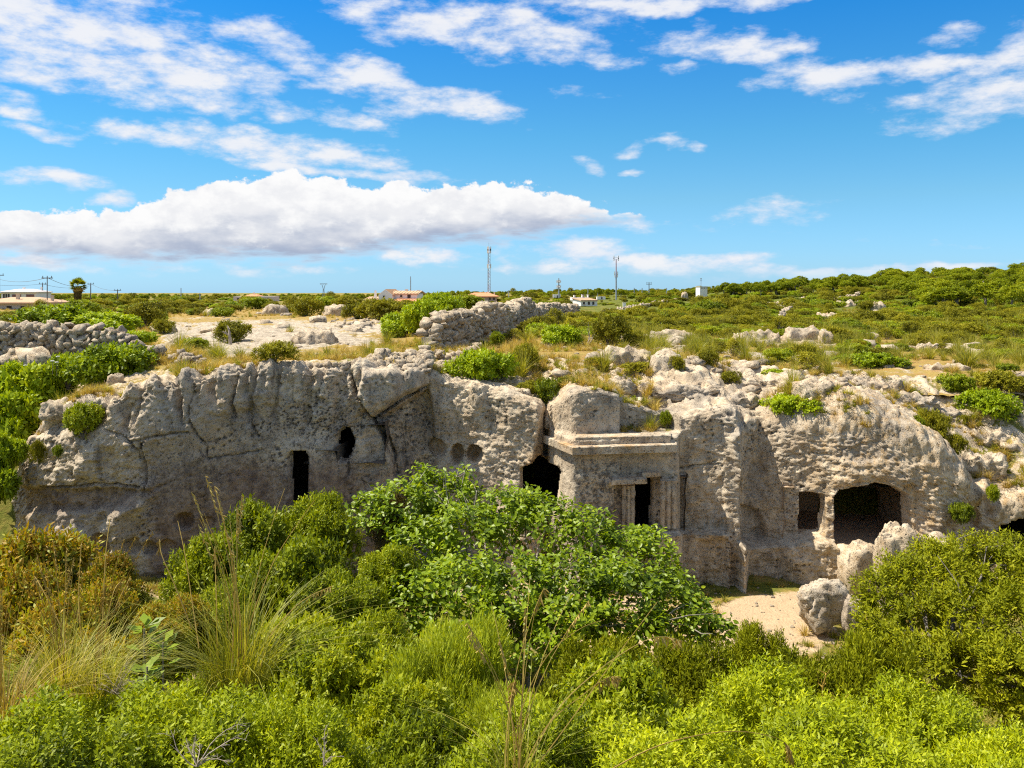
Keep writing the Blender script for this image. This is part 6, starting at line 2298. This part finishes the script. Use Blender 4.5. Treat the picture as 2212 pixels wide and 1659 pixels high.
class House:
    """local axes: x along the front, y away from the viewer; origin at the front's base centre"""

    def __init__(s, name, ox, Y, oyb, rz, label, cat='house'):
        s.Y = Y
        s.u = Y / F
        s.r = empty(name, (wx(ox, Y), Y, wz(oyb, Y)), rz)
        tag(s.r, label, cat)

    def wall(s, x0, x1, y0, y1, z0, z1, mat=WHITE, gable=0.0, name='wall', parent=None):
        m = MB()
        if gable:
            xm = (x0 + x1) / 2
            vs = [(x0, y0, z0), (x1, y0, z0), (x1, y0, z1), (xm, y0, z1 + gable), (x0, y0, z1), (x0, y1, z0), (x1, y1, z0), (x1, y1, z1), (xm, y1, z1 + gable), (x0, y1, z1)]
            m.add(vs, [(0, 1, 2, 3, 4), (9, 8, 7, 6, 5), (0, 5, 6, 1), (1, 6, 7, 2), (2, 7, 8, 3), (3, 8, 9, 4), (4, 9, 5, 0)])
        else:
            m.box(((x0 + x1) / 2, (y0 + y1) / 2, (z0 + z1) / 2), (x1 - x0, y1 - y0, z1 - z0))
        return m.build(name, mat, parent or s.r)

    def roof(s, x0, x1, y0, y1, z, rise, mat=TILE, kind='gable_x', over=.25, th=.18, ridges=True):
        """kind: gable_x ridge along x; gable_y ridge along y; shed falling to the front; hip"""
        x0, x1, y0, y1 = x0 - over, x1 + over, y0 - over, y1 + over
        xm, ym = (x0 + x1) / 2, (y0 + y1) / 2
        m = MB()
        if kind == 'gable_x':
            vs = [(x0, y0, z), (x1, y0, z), (x1, ym, z + rise), (x0, ym, z + rise), (x0, y1, z), (x1, y1, z)]
            fs = [(0, 1, 2, 3), (3, 2, 5, 4)]
        elif kind == 'gable_y':
            vs = [(x0, y0, z), (xm, y0, z + rise), (xm, y1, z + rise), (x0, y1, z), (x1, y0, z), (x1, y1, z)]
            fs = [(0, 1, 2, 3), (1, 4, 5, 2)]
        elif kind == 'shed':
            vs = [(x0, y0, z), (x1, y0, z), (x1, y1, z + rise), (x0, y1, z + rise)]
            fs = [(0, 1, 2, 3)]
        else:
            d = min((x1 - x0) * .3, (y1 - y0) * .5)
            vs = [(x0, y0, z), (x1, y0, z), (x1, y1, z), (x0, y1, z), (x0 + d, ym, z + rise), (x1 - d, ym, z + rise)]
            fs = [(0, 1, 5, 4), (1, 2, 5), (2, 3, 4, 5), (3, 0, 4)]
        n = len(vs)
        vv = vs + [(a, b, c - th) for a, b, c in vs]
        edges = {}
        for f in fs:
            for i in range(len(f)):
                e = (f[i], f[(i + 1) % len(f)])
                edges[e] = edges.get(e, 0) + 1
        side = [e for e in edges if (e[1], e[0]) not in edges]
        m.add(vv, fs + [tuple(i + n for i in f[::-1]) for f in fs] + [(b, a, a + n, b + n) for a, b in side])
        o = m.build('roof', mat, s.r)
        if ridges and kind in ('gable_x', 'shed', 'gable_y'):
            # cover tile rows
            r = MB()
            if kind == 'gable_y':
                k = int((y1 - y0) / .55)
                for i in range(k):
                    yy = y0 + (i + .5) * (y1 - y0) / k
                    for xa in (x0, x1):
                        r.tube([(xa, yy, z + .02), (xm, yy, z + rise + .02)], .05, 4)
            else:
                k = int((x1 - x0) / .55)
                yb = ym if kind == 'gable_x' else y1
                for i in range(k):
                    xx = x0 + (i + .5) * (x1 - x0) / k
                    r.tube([(xx, y0, z + .02), (xx, yb, z + rise + .02)], .05, 4)
            tag(r.build('tile_rows', mat, o), kind='stuff')
        return o

    def win(s, x, z, w, h, y=0.0, mat=None, frame=True, name='window', arch=False, side=None):
        """window or door on the front (or on the side wall x = side)"""
        m = MB()
        d = .10
        if side is None:
            if arch:
                pts = [(x - w / 2, z), (x + w / 2, z)] + [(x + w / 2 * math.cos(t), z + h - w / 2 + w / 2 * math.sin(t)) for t in np.linspace(0, math.pi, 7)]
                vs = [(a, y - d, b) for a, b in pts] + [(a, y + .02, b) for a, b in pts]
                n = len(pts)
                m.add(vs, [tuple(range(n)), tuple(range(n, 2 * n))[::-1]] + [(i, (i + 1) % n, n + (i + 1) % n, n + i) for i in range(n)])
            else:
                m.box((x, y - d / 2 + .01, z + h / 2), (w, d, h))
        else:
            m.box((side, x, z + h / 2), (d * 2, w, h))
        o = m.build(name, mat or DARK, s.r)
        if frame and side is None:
            f = MB()
            f.box((x, y - d * .8, z - .06), (w + .2, d * 1.8, .12))
            f.build('sill', CREAM, o)
        return o

    def chimney(s, x, y, z, w, h, mat=WHITE, cap=True, taper=1.0):
        m = MB()
        m.box((x, y, z + h / 2), (w, w, h), 0, taper)
        o = m.build('chimney', mat, s.r)
        if cap:
            c = MB()
            c.box((x, y, z + h + .06), (w * 1.3 * taper, w * 1.3 * taper, .12))
            c.build('chimney_cap', mat, o)
        return o


# white farmhouse left of centre
Y = 150.0
h = House('white_farmhouse', 862, Y, 655, -.10, 'white farmhouse with terracotta roofs and chimneys behind the dark shrubs')
u = h.u
h.wall(-38 * u, 40 * u, 0, 5, 0, 21 * u, WHITE)
h.roof(-38 * u, 40 * u, 0, 6.0, 21 * u, 6 * u, TILE, 'gable_x')
h.wall(-40 * u, -10 * u, -1.6, 6, 0, 18 * u, WHITE, 11 * u, 'gable_wall')
h.roof(-40 * u, -10 * u, -1.4, 6, 18 * u, 12 * u, TILE, 'gable_y', .1)
h.wall(-78 * u, -38 * u, -1.2, 4.5, 0, 5 * u, WHITE, 0, 'wing_wall')
h.roof(-78 * u, -38 * u, -1.2, 4.5, 5 * u, 9 * u, TILE, 'shed')
h.wall(-2 * u, 56 * u, -4.0, 0, 0, 5 * u, WHITE, 0, 'porch_wall')
h.roof(-2 * u, 56 * u, -4.0, 0, 5 * u, 5.5 * u, TILE3, 'shed')
h.chimney(-57 * u, 1.5, 4 * u, 7 * u, 24 * u, WHITE, False, .45)
h.chimney(8 * u, 3, 20 * u, 5 * u, 9 * u)
h.chimney(34 * u, 3, 20 * u, 4 * u, 7 * u)
h.win(22 * u, 11 * u, 7 * u, 8 * u, 0, DARK, False, 'door')
h.win(5 * u, 13 * u, 4 * u, 4.5 * u)
h.win(-28 * u, 8 * u, 4 * u, 9 * u, -1.6, DARK, True, 'window', True)
h.win(-66 * u, 1 * u, 4 * u, 3 * u, -1.2)
h.win(42 * u, .5 * u, 22 * u, 4 * u, -4.0, DARK, False, 'porch_opening')

# brown house with orange roof under the lattice mast
h = House('brown_house', 1040, 185.0, 652, .05, 'low brown house with a wide orange hipped roof below the lattice mast')
u = h.u
h.wall(-34 * u, 33 * u, 0, 7, 0, 12 * u, BROWN)
h.roof(-35 * u, 35 * u, 0, 7, 12 * u, 8 * u, TILE3, 'hip', .4)
for xx in (-24, -14, -4, 18, 27):
    h.win(xx * u, 4 * u, 4 * u, 5 * u)
m = MB()
m.box((6 * u, -.8, 3 * u), (16 * u, .3, 2 * u))
m.build('balcony', CREAM, h.r)
h.chimney(15 * u, 4, 15 * u, 2.2 * u, 6 * u, WHITE)
h.chimney(29 * u, 4, 13 * u, 2.2 * u, 6 * u, WHITE)
# beige hut
h = House('beige_hut', 982, 170.0, 654, -.1, 'small beige flat roofed hut left of the brown house')
u = h.u
h.wall(-13 * u, 14 * u, 0, 3, 0, 13 * u, CREAM)
h.wall(-14 * u, 15 * u, -.1, 3.1, 13 * u, 14.6 * u, WHITE, 0, 'parapet')
h.win(3 * u, 5 * u, 8 * u, 6 * u)
h.win(-8 * u, 5 * u, 3 * u, 5 * u)
# small white house
h = House('small_white_house', 1278, 170.0, 661, .42, 'small white house with three chimneys on the scrub slope')
u = h.u
h.wall(-26 * u, 14 * u, 0, 4.2, 0, 13 * u, WHITE)
h.roof(-27 * u, 13 * u, -.2, 3.2, 13 * u, 4.5 * u, TILE2, 'shed', .1)
h.wall(-27 * u, 14 * u, 3.2, 4.3, 12 * u, 18.5 * u, WHITE, 0, 'upper_wall')
h.chimney(-22 * u, 3.4, 15 * u, 3 * u, 7 * u)
h.chimney(-2 * u, 3.4, 17 * u, 3 * u, 6 * u)
h.chimney(12 * u, 3.4, 16 * u, 3 * u, 7 * u)
h.win(-19 * u, 4 * u, 4 * u, 5 * u)
h.win(-7 * u, 3 * u, 4.5 * u, 6.5 * u, 0, DARK, False, 'arched_window', True)
h.win(4 * u, 3 * u, 4.5 * u, 6.5 * u, 0, DARK, False, 'arched_window', True)
h.win(2.2, 4.5 * u, 5 * u, 6 * u, 0, DARK, False, 'window', False, 14 * u)
# white tower
h = House('white_tower', 1520, 210.0, 645, .32, 'plain white square tower with a mast on its flat roof')
u = h.u
h.wall(-9 * u, 9 * u, 0, 18 * u, 0, 25 * u, WHITE)
h.wall(-9.7 * u, 9.7 * u, -.7 * u, 18.7 * u, 25 * u, 26.2 * u, CREAM, 0, 'parapet')
for xx in (-6, -2, 2, 6):
    h.win(xx * u, 22 * u, 1.4 * u, 1.6 * u, 0, DARK, False, 'vent')
m = MB()
m.tube([(-3 * u, 6 * u, 25 * u), (-3 * u, 6 * u, 43 * u)], .06, 5)
m.box((-3 * u, 6 * u, 43 * u), (2.6 * u, .1, 2.6 * u))
m.tube([(-6 * u, 6 * u, 39 * u), (0, 6 * u, 39 * u)], .04, 4)
m.build('roof_mast', STEEL, h.r)
# house at the left edge, upper and lower
h = House('white_villa', 38, 170.0, 647, .10, 'white villa with a low grey roof at the left edge behind the tan roof')
u = h.u
h.wall(-34 * u, 38 * u, 0, 7, 0, 17 * u, WHITE)
h.roof(-36 * u, 40 * u, -.5, 7, 17 * u, 6 * u, plain('pale_roof', (.62, .56, .54), .8, 0, .06), 'hip', .1)
for xx, w in ((-28, 3), (-23, 3), (-18, 3)):
    h.win(xx * u, 3 * u, w * u, 9 * u)
h.win(-2 * u, 2 * u, 18 * u, 9 * u, 0, plain('brown_shutters', (.22, .11, .10), .7, 0, .2), False, 'terrace_door')
h.win(26 * u, 2 * u, 16 * u, 9 * u, 0, bpy.data.materials['brown_shutters'], False, 'terrace_door')
h.chimney(-6 * u, 4, 20 * u, 4 * u, 5 * u)
h.chimney(31 * u, 4, 18 * u, 3 * u, 8 * u)
h = House('tan_roofed_house', 50, 118.0, 658, 0, 'low house with a broad tan roof and two chimneys at the left edge')
u = h.u
h.wall(-90 * u, 50 * u, 0, 6, -1, 5 * u, WHITE)
h.roof(-92 * u, 52 * u, -1.2, 7, 5 * u, 11 * u, TILE2, 'hip', .2)
h.chimney(-22 * u, 1.2, 7 * u, 6 * u, 15 * u, CREAM)
h.chimney(42 * u, 2.5, 8 * u, 5 * u, 10 * u, CREAM)
for xx in (-60, -30, 0, 28):
    h.win(xx * u, -.5, 10 * u, 5 * u)
# pale house half hidden
h = House('pale_pink_house', 545, 190.0, 652, .1, 'pale pink house half hidden by bushes left of the farmhouse')
u = h.u
h.wall(-40 * u, 46 * u, 0, 7, 0, 12 * u, PINK)
h.roof(-16 * u, 10 * u, 0, 7, 12 * u, 5 * u, TILE3, 'hip', .2)
h.chimney(-2 * u, 3, 14 * u, 3 * u, 5 * u)
for xx in (-30, -8, 14, 34):
    h.win(xx * u, 3 * u, 4 * u, 5 * u)
h = House('white_shed', 1205, 215.0, 643, 0, 'tiny white equipment shed beside the antenna mast with platforms', 'shed')
h.wall(-10 * h.u, 6 * h.u, 0, 2, 0, 7 * h.u, WHITE)
h.win(0, 0, 3 * h.u, 5 * h.u, 0, DARK, False, 'door')
h = House('equipment_cabin', 1292, 200.0, 647, 0, 'tiny white cabin left of the tall slender mast', 'shed')
h.wall(-2 * h.u, 16 * h.u, 0, 2, 0, 6 * h.u, WHITE)
h.win(8 * h.u, 1 * h.u, 3 * h.u, 4 * h.u, 0, DARK, False, 'door')
h = House('gate_pillar', 1349, 150.0, 665, 0, 'small white gate pillar on the slope right of the small white house', 'pillar')
h.wall(-3 * h.u, 3 * h.u, 0, .5, 0, 11 * h.u, WHITE)
h.wall(-3.6 * h.u, 3.6 * h.u, -.05, .55, 11 * h.u, 12 * h.u, CREAM, 0, 'cap')


# ------------------------------------------------------------------ masts, poles and wires
def root_at(name, ox, oyb, Y, label, cat):
    return tag(empty(name, (wx(ox, Y), Y, wz(oyb, Y))), label, cat)


def lattice(ox, oyb, oyt, Y, w, label):
    r = root_at('lattice_mast', ox, oyb, Y, label, 'mast')
    H, W = (oyb - oyt) / F * Y, w / F * Y
    c = [(W / 2 * math.cos(a), W / 2 * math.sin(a)) for a in (.3, 2.4, 4.5)]
    for x, y in c:
        m = MB()
        m.tube([(x, y, 0), (x * .8, y * .8, H)], .05, 5)
        m.build('leg', STEEL, r)
    n = 16
    red, grey = MB(), MB()
    for i in range(n):
        z0, z1 = H * i / n, H * (i + 1) / n
        for k in range(3):
            a, b = c[k], c[(k + 1) % 3]
            t = red if (i // 2) % 2 else grey
            s0, s1 = 1 - .2 * i / n, 1 - .2 * (i + 1) / n
            t.tube([(a[0] * s0, a[1] * s0, z0), (b[0] * s1, b[1] * s1, z1)], .03, 3)
            t.tube([(a[0] * s1, a[1] * s1, z1), (b[0] * s1, b[1] * s1, z1)], .03, 3)
    grey.build('bracing', STEEL, r)
    red.build('red_bracing', REDPAINT, r)
    for q in (.62, .93, .98):
        m = MB()
        for k in range(3):
            m.box((c[k][0] * 1.2, c[k][1] * 1.2, H * q), (.2, .12, 1.0), k)
        m.build('antenna', WHITE, r)
    m = MB()
    m.tube([(0, 0, H * .98), (0, 0, H * 1.10)], .03, 4)
    m.build('top_rod', STEEL, r)
    return r


lattice(1056, 640, 535, 205, 7, 'tall red and grey lattice mast rising behind the brown house')
r = root_at('slender_mast', 1331, 648, 200, 'tall slender white and red mast right of the small white house', 'mast')
u = 200 / F
m = MB(); m.tube([(0, 0, 0), (0, 0, 50 * u)], [.2, .15], 8); m.build('pole', STEEL, r)
m = MB(); m.tube([(0, 0, 50 * u), (-.0, 0, 88 * u)], [.12, .08], 6); m.build('upper_pole', REDPAINT, r)
for z, s in ((88, .5), (92, .5), (58, .35), (52, .3)):
    m = MB()
    m.box((s, 0, z * u), (.18, .18, 7 * u)); m.box((-s, 0, z * u), (.18, .18, 7 * u)); m.tube([(-s, 0, z * u), (s, 0, z * u)], .04, 4)
    m.build('antenna', WHITE, r)
r = root_at('antenna_mast', 1207, 643, 215, 'grey antenna mast with two platforms of panels above the white shed', 'mast')
u = 215 / F
m = MB(); m.tube([(0, 0, 0), (0, 0, 42 * u)], [.22, .12], 8); m.build('pole', STEEL, r)
for z in (24, 35):
    m = MB()
    for a in range(6):
        q = a * math.pi / 3
        m.box((7 * u * math.cos(q) * .6, 7 * u * math.sin(q) * .6, z * u), (.16, .16, 6 * u))
        m.tube([(0, 0, z * u), (7 * u * math.cos(q) * .6, 7 * u * math.sin(q) * .6, z * u)], .05, 3)
    m.build('antenna_platform', WHITE, r)
r = root_at('pylon', 699, 642, 240, 'small pylon with a V shaped head on the skyline left of the farmhouse', 'pylon')
u = 240 / F
m = MB()
for sx in (-1, 1):
    m.tube([(sx * 2 * u, 0, 0), (sx * .8 * u, 0, 18 * u), (sx * 4 * u, 0, 29 * u)], .09, 4)
for i in range(7):
    z = i * 2.6 * u
    m.tube([(-1.8 * u, 0, z), (1.6 * u, 0, z + 2.6 * u)], .06, 3)
m.build('frame', STEEL, r)
m = MB(); m.tube([(-8 * u, 0, 29 * u), (8 * u, 0, 29 * u)], .09, 4); m.build('crossarm', STEEL, r)
m = MB()
for sx in (-7, 0, 7):
    m.tube([(sx * u, 0, 29 * u), (sx * u, 0, 26.5 * u)], .07, 4)
m.build('insulators', WHITE, r)

POLES = [(102, 664, 598, 120, 'tall dark utility pole beside the tan roof', 1), (92, 650, 612, 175, 'shorter utility pole left of the tall one', 1), (196, 650, 612, 200, 'utility pole right of the palm tree', 1), (254, 655, 626, 190, 'utility pole among the bushes right of the palm', 1),
         (391, 655, 622, 200, 'thin pole rising from a dark bush on the left flat', 0), (432, 655, 634, 200, 'short pole right of the dark bush on the left flat', 0), (-1, 655, 592, 150, 'utility pole cut by the left edge', 1), (1099, 652, 628, 190, 'thin grey pole right of the brown house', 0),
         (887, 640, 597, 190, 'thin aerial rod above the farmhouse roof', 0), (1402, 640, 610, 240, 'distant pole with crossarms on the wooded ridge', 2), (1370, 642, 622, 235, 'distant plain pole left of the one with crossarms', 0), (1336, 640, 622, 245, 'faint pole just right of the slender mast', 0),
         (1387, 645, 622, 228, 'distant lattice like post between two ridge poles', 0), (1440, 645, 622, 232, 'distant post on the ridge left of the white tower', 0), (1270, 640, 622, 230, 'distant post above the small white house', 0), (1291, 642, 626, 228, 'distant reddish post right of the small white house', 0)]
PT = {}
for ox, ob, ot, Y, lab, arms in POLES:
    r = root_at('utility_pole', ox, ob, Y, lab, 'pole')
    H = (ob - ot) / F * Y
    m = MB()
    m.tube([(0, 0, -1), (.0, 0, H)], [.10 * Y / 150, .07 * Y / 150], 6)
    m.build('shaft', WOODPOLE if arms == 1 else STEEL, r)
    for a in range(arms):
        k = MB()
        k.box((0, 0, H * (.96 - .1 * a)), (1.5, .10, .12))
        for sx in (-.6, 0, .6):
            k.tube([(sx, 0, H * (.96 - .1 * a)), (sx, 0, H * (.96 - .1 * a) + .3)], .05, 4)
        k.build('crossarm', WOODPOLE if arms == 1 else STEEL, r)
    PT[ox] = Vector((wx(ox, Y), Y, wz(ot, Y) - .1))


def wire(a, b, sag, label):
    m = MB()
    pts = [a.lerp(b, t) - Vector((0, 0, sag * 4 * t * (1 - t))) for t in np.linspace(0, 1, 14)]
    m.tube([p - a for p in pts], .028, 4)
    o = m.build('overhead_wire', WOODPOLE)
    o.location = a
    return tag(o, label, 'wire')


wire(PT[-1] - Vector((0, 0, 0.8)), PT[102], .5, 'overhead wire from the left edge to the tall utility pole')
wire(PT[102], PT[196], .9, 'overhead wire from the tall utility pole towards the palm')
wire(PT[92], PT[196] - Vector((0, 0, .4)), .7, 'overhead wire from the shorter pole behind the palm')
wire(Vector((wx(-40, 170), 170, wz(612, 170))), PT[92], .4, 'lower overhead wire at the left edge above the villa')
wire(PT[196], PT[254], .5, 'overhead wire right of the palm tree')
wire(PT[391] - Vector((0, 0, 1)), PT[432], .5, 'short overhead wire between two poles on the left flat')


# ------------------------------------------------------------------ palm
def build_palm():
    Y = 128.0
    rng = np.random.RandomState(7)
    r = root_at('palm_tree', 168, 652, Y, 'fan palm with a shaggy skirt of dead fronds on the left skyline', 'tree')
    u = Y / F
    H = 34 * u
    m = MB()
    m.tube([(0, 0, -.2), (.05, 0, H * .5), (0, 0, H)], [.26, .28, .22], 9)
    m.build('trunk', WOODPOLE, r)

    def frond(el, az, L, mat, name):
        d = np.array([math.cos(az) * math.cos(el), math.sin(az) * math.cos(el), math.sin(el)])
        p0 = np.array([0, 0, H])
        p1 = p0 + d * L * .55 + np.array([0, 0, -.05])
        k = 13
        P, D, N = [], [], []
        side = unit(np.cross(d, [0, 0, 1.0])[None])[0]
        upv = np.cross(side, d)
        for i in range(k):
            a = (i / (k - 1) - .5) * 2.6
            q = d * math.cos(a) + side * math.sin(a) - upv * .15 * abs(a) - np.array([0, 0, .25 if el > -.3 else .05])
            P.append(p1)
            D.append(q)
            N.append(upv + rng.normal(size=3) * .2)
        V, Q = leaves(np.array(P), np.array(D), np.array(N), L * .55, L * .12, .0)
        V2, Q2 = leaves(np.array([p0]), np.array([d]), np.array([upv]), L * .6, .05, 0)
        me = np_mesh(name, np.concatenate([V, V2]), np.concatenate([Q, Q2 + len(V)]), mat, {'tint': np.full(len(V) + 4, rng.uniform(.3, .9))})
        obj(name, me, r)
    for i in range(40):
        frond(rng.uniform(-.2, 1.4), rng.uniform(0, 6.28), 19 * u * rng.uniform(.8, 1.1), M['pine'], 'frond')
    for i in range(26):
        frond(rng.uniform(-1.0, -.1), rng.uniform(0, 6.28), 17 * u * rng.uniform(.8, 1.1), M['straw'], 'dry_frond')
    # shaggy skirt
    n = 420
    a = rng.uniform(0, 6.28, n)
    z = rng.uniform(H * .25, H * .95, n)
    rr_ = (.22 + .22 * (z / H)) 
    P = np.stack([rr_ * np.cos(a), rr_ * np.sin(a), z], 1)
    D = np.stack([np.cos(a) * .35, np.sin(a) * .35, -np.ones(n)], 1)
    N = np.stack([np.cos(a), np.sin(a), .3 + 0 * a], 1)
    V, Q = leaves(P, D, N, rng.uniform(.35, .8, n), .16, .05)
    me = np_mesh('dead_frond_skirt', V, Q, M['brownleaf'], {'tint': np.repeat(rng.uniform(.2, .9, n), 4)})
    tag(obj('dead_frond_skirt', me, r), kind='stuff')


build_palm()
# pale bare trunk leaning on the pavement shrub, bare trees on the slope
dead_branch('dead_tree', 'bare pale forked tree standing in the green shrubs on the clifftop', 1218, 752, 46.0, [(1205, 712), (1230, 705), (1218, 700), (1240, 722)], .05, M['dead'], 'tree', 6)
dead_branch('dead_tree', 'second bare pale tree right of the forked one', 1268, 750, 46.0, [(1250, 722), (1285, 715), (1268, 708), (1295, 730)], .045, M['dead'], 'tree', 6)
dead_branch('leaning_trunk', 'pale leaning bare trunk in the dark shrub on the pavement', 498, 744, 41.5, [(480, 716), (488, 706)], .08, M['dead'], 'tree', 4)
dead_branch('dead_branch', 'grey dead branches lying on the rock right of the dark upright shrub', 1200, 790, 40.0, [(1160, 770), (1230, 772), (1250, 786), (1180, 764)], .04, M['dead'], 'branch', 6)
dead_branch('dead_branch', 'grey dead branches among the pale rocks at the right', 1690, 842, 36.0, [(1640, 815), (1720, 812), (1750, 835), (1665, 806)], .035, M['dead'], 'branch', 6)
dead_branch('dead_tree', 'bare greyish tree in the wood at the upper right', 2140, 640, 150.0, [(2125, 612), (2150, 608), (2165, 625)], .14, M['dead'], 'tree', 6)
dead_branch('dead_tree', 'leafless pale tree lower on the wooded hillside', 2050, 660, 140.0, [(2038, 638), (2060, 634), (2070, 648)], .12, M['dead'], 'tree', 6)

# white umbel flowers standing in the shrubs
FW = plain('white_umbel', (.78, .76, .68), .8, 0, .05)
_r2 = np.random.RandomState(19)
n_f = 0
for (ox, oy, Y, lab, cnt, sx, sy) in ((1060, 800, 36, 'white umbel flower above the wide green shrub by the stone heap', 8, 60, 18), (1200, 735, 45, 'white umbel flower in the green shrubs by the farthest wall', 5, 50, 14), (1290, 745, 45, 'white umbel flower beside the dark slope shrub', 4, 60, 10),
                                      (440, 735, 44, 'white umbel flower on the rock pavement edge', 6, 60, 14), (1840, 1310, 23.5, 'white flower head in front of the tilted boulder', 2, 6, 10), (150, 780, 33, 'white umbel flower on the left green mound', 4, 90, 16), (700, 700, 60, 'white umbel flower behind the pale pavement', 5, 160, 14)):
    for i in range(cnt):
        a, b = ox + _r2.normal() * sx * .5, oy + _r2.normal() * sy * .5
        o = empty('umbel_flower', (wx(a, Y), Y - .5, wz(b, Y - .5)))
        m = MB()
        for k in range(6):
            q = k * 1.05
            m.box((.035 * math.cos(q), .035 * math.sin(q), .0), (.05, .05, .03), q)
        m.box((0, 0, .01), (.05, .05, .03))
        m.build('flower_head', FW, o)
        m = MB()
        m.tube([(0, 0, -.5), (0, 0, 0)], .008, 3)
        m.build('stem', M['bark'], o)
        tag(o, tell('white umbel flower', a, b, ('tiny', 'tiny', 'tiny'), .6), 'flower', 'white umbel flowers')
